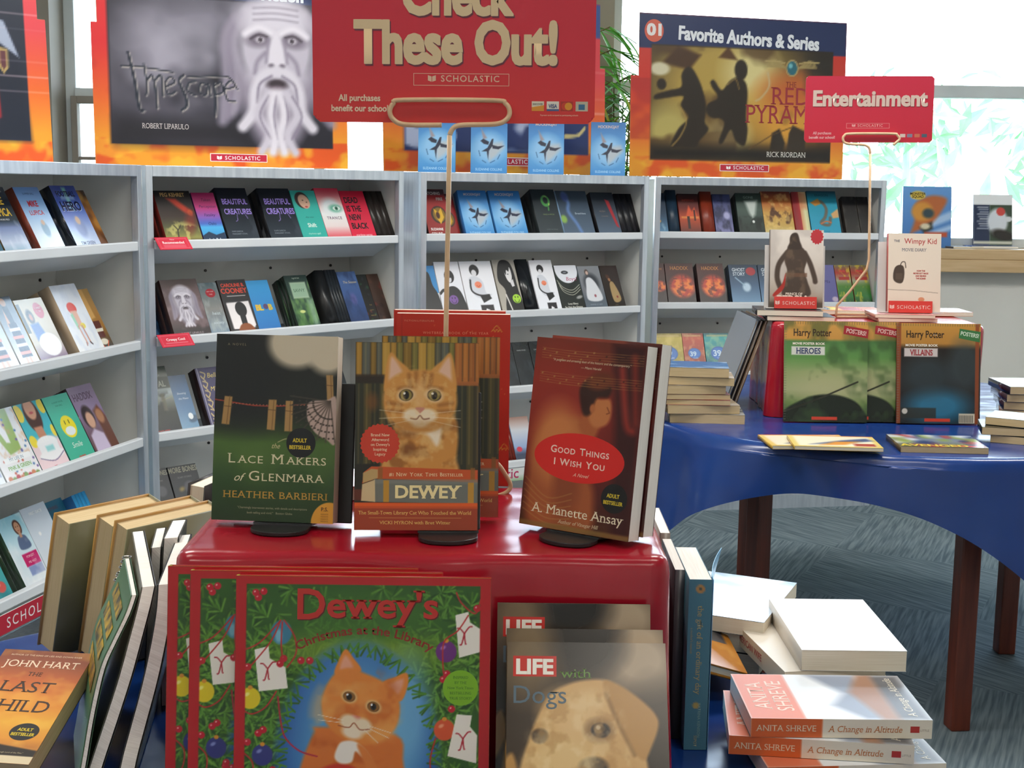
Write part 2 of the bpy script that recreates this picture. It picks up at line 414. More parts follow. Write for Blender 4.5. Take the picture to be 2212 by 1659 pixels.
    def geo(s, eps=0.00015):
        """vertices in metres: x right, z up, y = depth (toward the viewer is negative)"""
        V = [np.stack([s.X.ravel()*s.w, np.zeros(s.X.size), (1-s.Y.ravel())*s.h], 1)]; Cc = [s.im.reshape(-1, 3)]
        I = np.arange(s.X.size).reshape(s.X.shape)
        q = np.stack([I[1:, :-1], I[1:, 1:], I[:-1, 1:], I[:-1, :-1]], -1).reshape(-1, 4)
        if getattr(s, 'cut', None) is not None:
            cx = (s.X[1:, 1:]+s.X[:-1, :-1])/2; cy = (s.Y[1:, 1:]+s.Y[:-1, :-1])/2; q = q[~s.cut(cx, cy).ravel()]
        Fs = [q]; n = s.X.size
        lay = 0
        for P, c in s.polys:
            lay += 1; ctr = P.mean(0); A = np.concatenate([[ctr], P]); k = len(P)
            if np.sum(P[:, 0]*np.roll(P[:, 1], -1)-P[:, 1]*np.roll(P[:, 0], -1)) > 0: order = [(0, (i+1) % k+1, i+1) for i in range(k)]
            else: order = [(0, i+1, (i+1) % k+1) for i in range(k)]
            V.append(np.stack([A[:, 0]*s.w, np.full(len(A), -eps*(0.5+0.02*lay)), s.h-A[:, 1]*s.w], 1)); Cc.append(np.tile(hx(c), (len(A), 1)))
            Fs.append(np.array(order)+n); n += len(A)
        for (t, x, y, sz, c, serif, bold, cx, sp, al, rot, sh, arc, slant) in s.texts:
            g, tri = text_geo(t, min(bold, 0.02), serif, sp)
            if not len(tri): continue
            lay_ = np.zeros(len(g))
            if bold > 0.02:          # heavier strokes: the same letters set again a hair apart
                e = (bold-0.02)*1.0; g0, t0 = g, tri; k0 = len(g0); sh_ = [(0, 0), (-e, 0), (e, 0), (0, e*0.7), (0, -e*0.7), (-e, e*0.6), (e, e*0.6), (-e, -e*0.6), (e, -e*0.6)]
                lay_ = np.repeat(np.arange(len(sh_))*0.12, k0); g = np.concatenate([g0+np.array(q) for q in sh_]); tri = np.concatenate([t0+k0*i for i in range(len(sh_))])
            g = g.copy(); wd = g[:, 0].max()+g[:, 0].min()
            g[:, 0] -= {'c': wd/2, 'l': 0, 'r': wd}[al]; g[:, 0] += slant*g[:, 1]; g[:, 0] *= cx; g = g*sz
            if arc:      # bend on a circle of radius arc (width units); positive arches upward
                th = g[:, 0]/arc; rr = arc+g[:, 1]; g = np.stack([rr*np.sin(th), rr*np.cos(th)-arc], 1)
            if rot: q, z = math.cos(R_(rot)), math.sin(R_(rot)); g = g @ np.array([[q, z], [-z, q]])
            jobs = [((0, 0), c, 2.2 if sh else 1.0)]
            if sh: jobs.insert(0, ((sh[0], sh[1]), sh[2], 0.9))
            for (ox, oy), cc, lv in jobs:
                V.append(np.stack([(x+ox+g[:, 0])*s.w, -eps*(lv+lay_), s.h-y*s.h-oy*s.w+g[:, 1]*s.w], 1)); Cc.append(np.tile(hx(cc), (len(g), 1)))
                Fs.append(tri+n); n += len(g)
        return np.concatenate(V), Fs, np.concatenate(Cc)
def box_np(x0, x1, y0, y1, z0, z1):
    V = np.array([(x, y, z) for z in (z0, z1) for y in (y0, y1) for x in (x0, x1)], float)
    return V, np.array([(0, 2, 3, 1), (4, 5, 7, 6), (0, 1, 5, 4), (2, 6, 7, 3), (0, 4, 6, 2), (1, 3, 7, 5)])
def join(parts):
    V, Fs, Cc, n = [], [], [], 0
    for v, f, c in parts:
        f = f if isinstance(f, list) else [f]; c = np.asarray(c)
        V.append(v); Fs += [q+n for q in f]; Cc.append(np.tile(c, (len(v), 1)) if c.ndim == 1 else c); n += len(v)
    return np.concatenate(V), Fs, np.concatenate(Cc)

class Design:
    """one printed edition: its two meshes are shared by all its copies"""
    def __init__(s, art, t, spine, back=None, hard=False, mt='satin', pages='pages', spine_txt=None, edge=None, spine_art=None, curl=0.0):
        w, h = art.w, art.h; s.w, s.h, s.t, s.hard = w, h, t, hard
        c = 0.0024 if hard else 0.0006; i = 0.003 if hard else 0.0003
        sp, bk = hx(spine), hx(back if back is not None else spine)
        v, f, col = art.geo(); v[:, 0] -= w/2; v[:, 1] -= 0.00005
        e = hx(edge) if edge is not None else sp
        parts = [(v, f, col), (*box_np(-w/2+0.0001, w/2-0.0001, 0, c, 0.0001, h-0.0001), e), (*box_np(-w/2, w/2, t-c, t, 0, h), bk), (*box_np(-w/2, -w/2+c, 0.0001, t-0.0001, 0, h), sp)]
        if spine_art is not None:
            g, gf, gc = spine_art.geo()      # art of height t laid along the spine: x runs down it
            parts.append((np.stack([-w/2-0.00006+g[:, 1], t-g[:, 2], h-g[:, 0]], 1), gf, gc))
        for (t_, z, size, cc, kw) in (spine_txt or []):
            g, tri = text_geo(t_, kw.get('bold', 0), kw.get('serif', False), kw.get('sp', 1.0)); g = g.copy(); g[:, 0] *= kw.get('cx', 1)
            x = h-z-g[:, 0]*size; y = t*(0.5+kw.get('dy', 0))-(g[:, 1]-0.5)*size
            parts.append((np.stack([np.full(len(g), -w/2-0.0002), y, x], 1), tri, hx(cc)))
        V, Fs, Cc = join(parts)
        if curl:                             # a worn paperback whose front cover bows away from the pages
            pass
        s.cover = mesh_np('cover', V, Fs, Cc, mt)
        mb = MB().box(-w/2+c, w/2-i, c+0.0001, t-c-0.0001, i, h-i)
        me = bpy.data.meshes.new('page_block'); me.from_pydata(mb.v, [], mb.f); me.materials.append(MT[pages]); me.update(); s.pages = me
    def put(s, M, label, group=None, name=None, cat='book'):
        r = empty(name or ('hardcover_book' if s.hard else 'paperback_book'), M, label, cat, group)
        for n, me in (('cover', s.cover), ('page_block', s.pages)):
            o = bpy.data.objects.new(n, me); C.objects.link(o); o.parent = r
        return r
def stand(loc, az, lean=0.0, tw=0.0):
    """pose of a book standing at loc: az turns it about the vertical (degrees), lean tips it back, tw rolls it in its own plane"""
    return T(Vector(loc)) @ RZ(R_(az)) @ RX(-R_(lean)) @ RY(R_(tw))

# ---------------------------------------------------------------- the metal bookcases
LEAN = 27.0
LIPS = (1.215, 0.915, 0.615, 0.315)
ZC = 1.443
class Case:
    screw = None
    def __init__(s, px0, d0, px1, d1, label, strip=None, gap_panel=False):
        a = at(px0, 500, d0); b = at(px1, 500, d1)
        s.p0 = Vector((a.x, a.y, 0)); d = Vector((b.x-a.x, b.y-a.y, 0)); s.w = d.length; s.t = d.normalized(); s.az = math.degrees(math.atan2(s.t.y, s.t.x))
        s.M = T(s.p0) @ RZ(R_(s.az)); W = s.w; D = 0.29
        r = empty('display_bookcase', s.M, label, 'bookcase', 'metal display bookcases of the book fair'); s.root = r
        MB().box(0, 0.024, -0.012, 0.012, 0.0, ZC).box(W-0.024, W, -0.012, 0.012, 0.0, ZC).box(0.024, W-0.024, -0.012, 0.012, ZC-0.034, ZC).build('frame', 'aluminium', r, bevel=0.002)
        MB().box(0.0, W, 0.0125, D, ZC-0.012, ZC).build('top_panel', 'aluminium', r, bevel=0.001)
        for x in (0.002, W-0.010): MB().box(x, x+0.008, 0.0125, D, 0.06, ZC-0.0125).build('side_panel', 'shelf_in', r)
        MB().box(0.0105, W-0.0105, D-0.008, D, 0.06, ZC-0.0125).build('back_panel', 'shelf_in', r)
        MB().box(0.0245, W-0.0245, -0.005, D-0.009, 0.0, 0.058).build('base', 'aluminium', r)
        ca, sa = math.cos(R_(LEAN)), math.sin(R_(LEAN))
        for L in LIPS:
            y0, z0 = 0.016, L-0.010; bd = Vector((0, ca, -sa)); up = Vector((0, sa, ca)); p = Vector((0, y0, z0)); x0, x1 = 0.0107, W-0.0107
            def slab(mb, q, d1, l1, d2, l2):
                vs = [Vector((x, 0, 0))+q+d1*i*l1+d2*j*l2 for x in (x0, x1) for j in (0, 1) for i in (0, 1)]
                mb.add(vs, [(0, 1, 3, 2), (4, 6, 7, 5), (0, 4, 5, 1), (2, 3, 7, 6), (0, 2, 6, 4), (1, 5, 7, 3)])
            mb = MB(); slab(mb, p-up*0.004, bd, 0.150, up, 0.0035); slab(mb, p+bd*0.1465, bd, 0.0035, up, 0.075)
            sh = mb.build('shelf', 'shelf', r)
            MB().box(0.0245, W-0.0245, -0.010, 0.012, L-0.028, L).build('shelf_lip', 'shelf', sh, bevel=0.003)
        # screw heads on the back panel
        for L in LIPS[:3]:
            for q in (0.12, 0.38, 0.64, 0.9):
                if Case.screw is None: sw = MB().tube([(0, 0, 0), (0, -0.0035, 0)], 0.005, 8).build('screw', 'black', r); Case.screw = sw.data
                else: sw = bpy.data.objects.new('screw', Case.screw); C.objects.link(sw); sw.parent = r
                sw.location = (W*q, D-0.0085, L-0.12)
    def u_of(s, px, z):
        lo, hi = -1.0, 2.0
        for _ in range(40):
            m = (lo+hi)/2; q = s.p0+s.t*m+Vector((0, 0, z))
            if proj(q)[0] < px: lo = m
            else: hi = m
        return lo
    def pose(s, u, row, off=0.0, tw=0.0, yaw=0.0):
        L = LIPS[row]
        return s.M @ T(u, 0.0165, L-0.0095) @ RX(-R_(LEAN)) @ T(0, off, 0) @ RZ(R_(yaw)) @ RY(R_(tw))
    def top(s, px, back, az=0.0, lean=0.0, z=None):
        """on the case top: at photo column px, `back` metres behind the front edge"""
        lo, hi = -0.6, s.w+0.6
        for _ in range(40):
            m = (lo+hi)/2; q = s.M @ Vector((m, back, ZC))
            if proj(q)[0] < px: lo = m
            else: hi = m
        q = s.M @ Vector((lo, back, ZC+0.0005)); return stand(q, s.az+az, lean)
c1 = Case(-181, 3.11, 301, 4.08, 'aluminium bookcase with sports and girls books and a red lettered strip')
c2 = Case(313, 4.12, 868, 4.87, 'aluminium bookcase with two red shelf tags, under the bearded face poster')
c3 = Case(906, 5.03, 1396, 5.55, 'aluminium bookcase with four blue bird books standing on its top')
c4 = Case(1412, 5.70, 1908, 5.89, 'aluminium bookcase at the window end, holding three fiery paperbacks')
# folded hinge plate closing the gap between two of the cases
a, e = c2.M @ Vector((c2.w+0.003, -0.006, 0)), c3.M @ Vector((-0.005, -0.002, 0))
d = (e-a); mb = MB(); n = Vector((d.y, -d.x, 0)).normalized()*0.002
mb.add([a+n*0.1, e+n*0.1, e-n, a-n]+[p+Vector((0, 0, ZC-0.002)) for p in (a+n*0.1, e+n*0.1, e-n, a-n)], [(3, 2, 1, 0), (4, 5, 6, 7), (0, 1, 5, 4), (1, 2, 6, 5), (2, 3, 7, 6), (3, 0, 4, 7)])
o = mb.build('hinge_plate', 'aluminium', None); tag(o, 'tall narrow aluminium plate joining the bearded poster bookcase to its neighbour', 'hinge plate')
# ---------------------------------------------------------------- shelf editions; frame 0..100 across, 0..150 down
DS = {}
def ed(key, h, t, spine, back=None, mt='satin', hard=False, **kw):
    def deco(fn): DS[key] = (h, t, spine, back, mt, hard, fn, kw); return fn
    return deco
_made = {}
def make(key, w, t_=None):
    k = (key, round(w*200), t_)
    if k not in _made:
        h, t, spine, back, mt, hard, fn, kw = DS[key]; w = round(w*200)/200
        A = Art(w, h, 60, '777', (0, 0, 100, 150)); fn(A)
        _made[k] = Design(A, t_ or t, spine, back, hard, mt, **kw)
    return _made[k]
def blobs(A, seed, cols, n=14, lo=8, hi=30, a=0.7, y0=0, y1=150):
    r = random.Random(seed)
    for i in range(n):
        A.el(r.uniform(0, 100), r.uniform(y0, y1), r.uniform(lo, hi), r.uniform(lo, hi), cols[i % len(cols)], r.uniform(lo, hi), r.uniform(0, 180), a)
    return A
def smiley(A, x, y, r, c, d, grin=None):
    A.el(x, y, r, r, c)
    for q in (-0.33, 0.33): A.el(x+q*r, y-0.25*r*1.0, r*0.12, r*0.2, d)
    if grin: A.el(x, y+r*0.35, r*0.6, r*0.35, grin)
    else: A.ln([(x-r*0.55, y+r*0.15), (x-r*0.3, y+r*0.5), (x+r*0.3, y+r*0.5), (x+r*0.55, y+r*0.15)], r*0.13, d, sm=True)
def person_bust(A, x, y, s, skin, hair, cloth):
    A.pg([(x-s*1.3, y+s*3), (x-s*1.1, y+s*1.6), (x-s*0.4, y+s*1.2), (x+s*0.4, y+s*1.2), (x+s*1.1, y+s*1.6), (x+s*1.3, y+s*3)], cloth, s*0.2, True)
    A.el(x, y+s*0.1, s*0.95, s*1.25, hair, s*0.2); A.rc(x-s*0.3, y+s*0.5, x+s*0.3, y+s*1.5, skin, 1, s*0.2)
    A.el(x, y+s*0.1, s*0.66, s*0.92, skin, s*0.15)
    for q in (-0.27, 0.27): A.el(x+q*s, y, s*0.11, s*0.08, '3a2a22')
    A.ln([(x-s*0.22, y+s*0.52), (x, y+s*0.58), (x+s*0.22, y+s*0.52)], s*0.1, 'a8504a')

@ed('gold_black', 0.19, 0.032, '5a4a22', '222', mt='foil')
def _(A):
    A.grad([(0, '11141a'), (0.5, '1c2632'), (0.62, '7d8cb8'), (0.85, 'c3cfe6'), (1, '86a7bd')]); A.nz('e8eefc', 3, 3, 0.7, 3, 0.5, 0.7, A.mask(lambda: A.rc(0, 80, 100, 150, 'fff', 1, 20)))  # pale lower half paints window glare onto the dark cover
    A.tx('MIKE', 50, 40, 19, 'd8b23a', bold=0.03, cx=0.85).tx('LUPICA', 50, 66, 19, 'd8b23a', bold=0.03, cx=0.78).tx('THE BIG FIELD', 50, 76, 4, 'e8e8e8').tx('#1 NEW YORK TIMES BESTSELLER', 50, 12, 3.4, 'ccc')
@ed('sky_red', 0.19, 0.03, '8c3a24', '3a5a80', mt='foil')
def _(A):
    A.grad([(0, '6d9ddc'), (0.5, 'a8c6ea'), (0.75, 'd6e2ee'), (1, 'cfd9d0')]); A.tx('MIKE', 50, 46, 15, 'b8323c', bold=0.04, cx=0.85).tx('LUPICA', 50, 66, 12, 'b8323c', bold=0.02, cx=1.0).tx('SUMMER BALL', 50, 18, 5, '33507a')  # lower part paled to stand in for window glare
    A.el(55, 100, 14, 20, '7f9cb5', 6); A.el(55, 84, 7, 7, 'c9a68c', 3)
@ed('football', 0.195, 0.034, '1a2432', '222c44', mt='foil')
def _(A):
    A.grad([(0, '35479c'), (0.45, '5c78c4'), (0.75, 'a8bde4'), (1, 'c9d6ea')]); A.rc(44, 5, 58, 60, '8fe0c4', 0.8, 8); A.rc(25, 24, 78, 34, 'a9c8e8', 0.6, 6)  # fades pale downward, window glare painted into the print
    A.tx('FOOTBALL', 50, 26, 13, '101a50', bold=0.04, cx=0.8).tx('HERO', 50, 60, 22, '0f1848', bold=0.05, cx=0.95, sh=(0.01, 0.01, 'cfe0ff')).tx('TIM GREEN', 50, 142, 8, '28386a', bold=0.02)
    A.el(50, 100, 20, 26, '8296c4', 10); A.el(50, 84, 9, 10, 'd0b49c', 4)
@ed('brown_gold', 0.19, 0.03, '4a2a14', mt='foil')
def _(A):
    A.bg = A.grad([(0, '5a3318'), (0.4, '9a6224'), (1, '6a3c18')]); blobs(A, 4, ['b98234', '4a2c14', 'c59a4a'], 12)
@ed('teal_edge', 0.19, 0.03, '176a78')
def _(A): A.grad([(0, '1c7f90'), (1, '124c60')]); blobs(A, 9, ['2aa0b0', '0e3a4c'], 8)
def striped_girl(A, bg, top, x):
    A.grad([(0, bg), (1, 'e8eef6')]); A.rc(x-12, 20, x+16, 60, top, 1, 4); A.el(x+2, 12, 14, 14, 'c89878', 4); A.pg([(x-14, 26), (x-24, 62), (x-14, 80), (x-6, 60)], 'c89878', 3)
    A.pg([(x-18, 58), (x+20, 58), (x+28, 132), (x-26, 132)], '23283c', 3)
    for i in range(4): A.rc(x-26, 68+i*17, x+28, 75+i*17, 'd98a78' if i % 2 else 'e9e4f0', 1, 3)
    A.rc(x-14, 132, x-4, 150, 'd8a890'); A.rc(x+6, 132, x+16, 150, 'd8a890')
@ed('stripes_grey', 0.2, 0.022, '9aa8bc', 'dde', mt='foil')
def _(A): striped_girl(A, '8a9ab0', '53606f', 48); A.tx('PRETTY', 24, 120, 8, '556', rot=90)
@ed('stripes_dark', 0.2, 0.02, 'dfe6ee', 'dde', mt='foil')
def _(A): striped_girl(A, '46525f', '2d3a48', 50)
@ed('white_plate', 0.185, 0.025, 'c8b89a', 'b9a88c', mt='foil')
def _(A):
    A.grad([(0, 'cdbf9e'), (0.7, 'c2b49c'), (1, '7a5a78')]); A.rc(0, 10, 12, 80, '3a3d32'); A.el(70, 30, 16, 18, 'c03040'); A.tx('A SWEET', 70, 26, 4, 'f0d8d8').tx('STORY', 70, 34, 4, 'f0d8d8')
    A.el(32, 42, 12, 16, '33322c', 5); A.el(34, 44, 6, 8, 'c07850', 4); A.pg([(20, 60), (50, 58), (60, 96), (22, 100)], '3e62a8', 6); A.el(58, 112, 36, 26, 'f5f6f8', 3); A.el(58, 110, 26, 18, 'fff', 5)
@ed('umbrella', 0.214, 0.04, 'c9b296', 'c9b296', mt='foil')
def _(A):
    A.grad([(0, 'dfe6f4'), (1, 'f2f4f6')]); A.nz('c6d2ea', 6, 6, 0.4, 5); A.el(46, 52, 17, 14, 'e2503e'); A.rc(28, 54, 64, 68, 'e2503e', 0)
    A.pg([(34, 58), (58, 58), (58, 90), (38, 94)], 'e9b7a0', 3); A.pg([(30, 66), (40, 62), (42, 96), (34, 98)], '9fd8bc', 3); A.el(58, 92, 9, 7, 'e6d23c', 2); A.ln([(40, 92), (44, 130)], 5, 'd9a48c'); A.ln([(54, 92), (58, 130)], 5, 'c98f78'); A.ln([(42, 128), (40, 134)], 4, 'a88'); A.ln([(57, 128), (62, 133)], 4, '433')
    A.tx('EMILY THE STRANGE', 50, 16, 0.1, 'fff')
@ed('sandal', 0.2, 0.03, '6a4a20', mt='foil')
def _(A):
    A.grad([(0, 'b08a50'), (0.6, 'a07030'), (1, '3a3a3c')]); A.pg([(20, 0), (60, 0), (66, 70), (30, 74)], 'cfa05c', 8); A.el(50, 96, 30, 26, 'e8e2d0', 4); A.rc(24, 78, 78, 96, '5e2c22', 1, 3); A.rc(28, 104, 76, 118, '5e2c22', 1, 3); A.el(52, 128, 26, 12, 'e8e0cc', 3); A.ln([(24, 130), (52, 144), (80, 128)], 5, 'e0643a', sm=True)
@ed('map_letter', 0.2, 0.02, 'd9e2ea', 'dde', mt='foil')
def _(A):
    A.bg = A.grad([(0, 'eef2f8'), (1, 'f4f2f6')])
    A.pg([(8, 4), (26, 0), (44, 70), (54, 72), (58, 0), (80, 0), (74, 90), (40, 96)], '9dbb6a', 3); A.nz('d6a070', 9, 9, 0.5, 8, 0.5, 0.7, A.mask(lambda: A.rc(0, 0, 100, 100, 'fff'))); r = random.Random(2)
    for i in range(26): A.el(r.uniform(0, 100), r.uniform(0, 140), 3, 2.4, r.choice(['7a6aa8', '5a86b8', 'c86a5a']))
    A.rc(16, 100, 52, 112, 'fafcff'); A.rc(56, 98, 90, 110, 'fafcff'); A.rc(22, 118, 84, 130, 'e6f2f0'); A.tx('MY LIFE IN', 50, 108, 6, '7b9ab0').tx('PINK & GREEN', 50, 126, 7, '8cb26a', bold=0.02)
    for i in range(8): A.el(12+i*11, 143+3*(i % 2), 6, 5, ['d08a6a', '8aa86a', 'c25a60'][i % 3], 2)
@ed('cake_girl', 0.2, 0.02, '2a6a70', 'dde', mt='foil')
def _(A):
    A.grad([(0, '3fb6c8'), (0.5, '49bccb'), (0.62, 'f0d8de'), (1, 'f3dbe2')]); A.el(8, 20, 14, 20, 'f2dd48'); A.el(92, 14, 12, 18, 'f2dd48'); A.el(14, 84, 12, 14, 'f2dd48'); A.el(96, 72, 8, 14, 'f2dd48')
    A.el(50, 30, 26, 40, '4a2c24', 4); A.pg([(36, 56), (64, 56), (66, 84), (38, 84)], 'c88c70', 4); A.el(50, 16, 18, 24, 'd9a184', 4); A.el(50, 24, 7, 3, 'c25a5c', 2); A.el(56, 94, 36, 16, 'f4f6fa', 2); A.rc(22, 92, 90, 120, 'f2f4f9', 1, 3); A.el(56, 120, 44, 12, 'f6f6fa', 2); A.ln([(12, 122), (56, 134), (98, 120)], 2.4, '8a7ea0', sm=True); A.rc(44, 100, 72, 112, '9fdce0', 1, 5)
    for q in (44, 54, 62): A.ln([(q, 80), (q+1, 90)], 2, 'fafafa')
    A.tx('RED', 50, 148, 4, 'd04048', bold=0.03)
@ed('smile', 0.2, 0.022, '1e6a60', '49b79c', mt='foil')
def _(A):
    A.bg = A.grad([(0, '52c2a6'), (1, '49b79c')]); A.el(50, 74, 27, 27, 'f2e12c'); A.el(50, 74, 27, 27, 'f2e12c')
    for q in (42, 58): A.ln([(q, 60), (q, 67)], 3, '3c4a1c')
    A.el(50, 84, 19, 11, 'eef6f6', 1.5); A.tx('Smile', 50, 122, 13, 'd8f2e8', serif=False, slant=0.2).tx('A SHORT NOVEL', 50, 18, 4, '2a7a68').tx('FOR GIRLS', 50, 26, 4, '2a7a68').tx('GRAPHIX', 50, 146, 4.5, 'd8403c', bold=0.03)
@ed('two_girls', 0.21, 0.03, '3a2e34', '4a3c40', mt='foil')
def _(A):
    A.grad([(0, 'a08ea8'), (0.4, '8e7c9e'), (1, '6a4a48')]); A.pg([(60, 60), (84, 50), (100, 80), (100, 150), (70, 150)], '6a4030', 8); A.el(78, 74, 14, 18, 'b07a58', 6); A.el(34, 70, 22, 28, '3a2c30', 6); A.el(36, 78, 15, 20, 'd9ab92', 5); A.pg([(12, 110), (34, 98), (62, 112), (66, 150), (8, 150)], 'cfc0dc', 6)
    A.tx('HADDIX', 46, 32, 17, '6e5c72', bold=0.03, cx=0.8)
@ed('teal_flower', 0.19, 0.025, '31644a', '1d5a5c')
def _(A): A.grad([(0, '49b3a6'), (1, '3a9aa2')]); blobs(A, 3, ['6ed0c0', '2c8088'], 8); A.el(70, 124, 18, 15, 'd0524a', 4); A.el(64, 118, 7, 6, 'e8a090', 3)
@ed('collage_blue', 0.2, 0.03, '2d4a32', '2a3a2c', mt='foil')
def _(A):
    A.grad([(0, '8fd0e4'), (0.5, 'd3e8f2'), (1, 'e4ecf4')]); person_bust(A, 66, 26, 16, 'c89678', '4a2a24', '586a8c'); A.rc(36, 84, 96, 112, 'c81f68', 1, 2); A.tx('FORGET', 66, 94, 6, 'f6c8d8').tx('ME NOT', 66, 106, 6, 'f6c8d8'); A.rc(40, 112, 96, 132, '8a9ac8', 1, 4); A.nz('fff', 4, 4, 0.4, 3)
@ed('pale_blue', 0.205, 0.03, 'c9d6e4', 'c9d6e4', mt='foil')
def _(A): A.grad([(0, 'cfdcec'), (1, 'dfe6ee')]); A.tx('FIRST DATE', 52, 18, 7, 'f4f8fc', bold=0.03); A.el(34, 60, 5, 5, 'f6f8fa', 2); A.el(66, 90, 4, 4, 'f6f8fa', 2)
@ed('teal_dark', 0.2, 0.03, '123c52', '123c52')
def _(A): A.grad([(0, '1f6a88'), (1, '123a4e')]); A.tx('ZOMBIES', 50, 20, 8, '6a3a4a'); blobs(A, 5, ['a86a4a', '18506a'], 9, y0=60)
@ed('cartoon_blue', 0.19, 0.014, '37a8e8', '2a6aa8')
def _(A): A.grad([(0, '3fb4f0'), (0.4, 'f0ece4'), (1, '2e7ab8')]); A.rc(0, 40, 100, 60, 'c8484a')
@ed('fire_tree', 0.18, 0.03, '7a1d14', '1a1210')
def _(A):
    A.grad([(0, '16120f'), (0.5, '3a2a22'), (0.68, '4f5030'), (0.9, '8a8844'), (1, '4a3a18')]); A.pg([(30, 22), (56, 24), (94, 60), (90, 74), (74, 66), (50, 44)], 'c23a20', 9); A.el(86, 64, 7, 8, 'f06a30', 4); A.el(80, 90, 14, 30, '7c2418', 16, 20, 0.8)
    A.nz('c8c070', 8, 8, 0.7, 6, 0.5, 0.65, A.mask(lambda: A.el(50, 118, 44, 26, 'fff', 12))); A.ln([(34, 140), (38, 112), (30, 100)], 3, '2a2416'); A.ln([(37, 116), (50, 100)], 2, '2a2416')
    A.tx('PEG KEHRET', 50, 17, 10, 'c9a46a', bold=0.02, cx=0.85).tx('THE VOLCANO DISASTER', 50, 146, 4, 'd8c890')
@ed('dark_edge', 0.18, 0.03, '1d1614')
def _(A): A.bg = A.grad([(0, '1a1412'), (1, '2a1c18')]); blobs(A, 2, ['c0a030', '8a3428', '3a2a24'], 9, 5, 12)
@ed('pink_bands', 0.175, 0.02, '3a1a50')
def _(A):
    A.grad([(0, 'a02058'), (0.3, 'c83a80'), (0.5, '8a60c0'), (0.62, '4a6ac8'), (0.7, '48b0e8'), (1, '2a80c0')])
    for y, t, c in ((26, 'Taken', '1a1038'), (46, 'Perception', '2a1a60'), (72, 'Fatality', '2a1a60'), (98, 'Oaks', '143060')): A.tx(t, 55, y, 12, c, slant=0.25)
    A.pg([(0, 130), (30, 118), (60, 128), (100, 120), (100, 150), (0, 150)], '16304e', 3); A.tx('Lois Ruby', 55, 146, 11, 'd8e4f0', bold=0.03)
@ed('black_purple', 0.192, 0.04, '0e0f16', '0e0f16', mt='gloss')
def _(A):
    A.grad([(0, '12121c'), (0.5, '20242e'), (1, '343c46')]); A.nz('56606c', 3, 3, 0.6, 7, 0.5, 0.8, A.mask(lambda: A.el(55, 110, 45, 36, 'fff', 20)))
    A.tx('BEAUTIFUL', 52, 46, 16, 'a48ce0', bold=0.02, cx=0.72, sh=(0.008, 0.008, '3c2a66')).tx('CREATURES', 54, 74, 16, 'a48ce0', bold=0.02, cx=0.72, sh=(0.008, 0.008, '3c2a66')).tx('KAMI GARCIA', 34, 124, 4, '8a94a0').tx('MARGARET STOHL', 40, 131, 4, '8a94a0')
    A.ln([(48, 76), (46, 90), (40, 94)], 1.5, 'a48ce0', sm=True); A.ln([(76, 76), (80, 86)], 1.5, 'a48ce0')
@ed('teal_face', 0.185, 0.02, '2a9a90')
def _(A): A.bg = A.grad([(0, '3cb8ac'), (1, '2fa79c')]); A.el(40, 30, 28, 30, '3a2420', 3, -20); A.el(46, 34, 22, 26, 'e0b49a', 3, -20); A.el(42, 30, 3, 2, '432'); A.el(56, 36, 3, 2, '432'); A.el(50, 50, 6, 3, 'c4484e', 1.5); A.tx('after ever', 50, 84, 6, '1d6a64').tx('Shift', 50, 112, 14, 'd8efe8', bold=0.02).tx('charlotte agell', 50, 134, 6, 'b8e4da')
@ed('red_eye', 0.195, 0.02, 'c03a44')
def _(A):
    A.grad([(0, 'd8304a'), (0.22, 'e8a0a0'), (0.5, 'eef0f0'), (0.75, 'e6d6d6'), (1, 'd4404e')]); A.el(50, 58, 40, 34, 'e6ecee', 20); A.el(66, 60, 26, 14, '6fb8a0', 10); A.el(70, 60, 15, 8, 'e8f0ec', 3); A.el(70, 60, 7, 7, '4a8a70', 2); A.el(70, 60, 3, 3, '1c2c28')
    A.tx('TRANCE', 50, 92, 10, '5a2a5c', sp=1.2, bold=0.01)
@ed('red_black', 0.185, 0.02, '5a1020')
def _(A):
    A.bg = A.grad([(0, 'c8183a'), (1, 'd82244')])
    for i, t in enumerate(('DEAD', 'IS THE', 'NEW', 'BLACK')): A.tx(t, 10, 38+i*27, 20, '17141a', bold=0.04, cx=0.75, al='l')
    A.tx('marlene perez', 50, 142, 8, 'f0c8d0', slant=0.2)
@ed('gold_dashes', 0.185, 0.016, '2a2420', '1c1a1c')
def _(A):
    A.bg = A.grad([(0, '1c1a20'), (1, '2a2420')])
    for i in range(4): A.rc(60, 30+i*26, 90, 42+i*26, 'b0925a')
@ed('navy_art', 0.19, 0.03, '183050')
def _(A): A.grad([(0, '1c3e60'), (1, '14304e')]); A.nz('4a86b8', 5, 8, 0.8, 4, 0.5, 0.75)
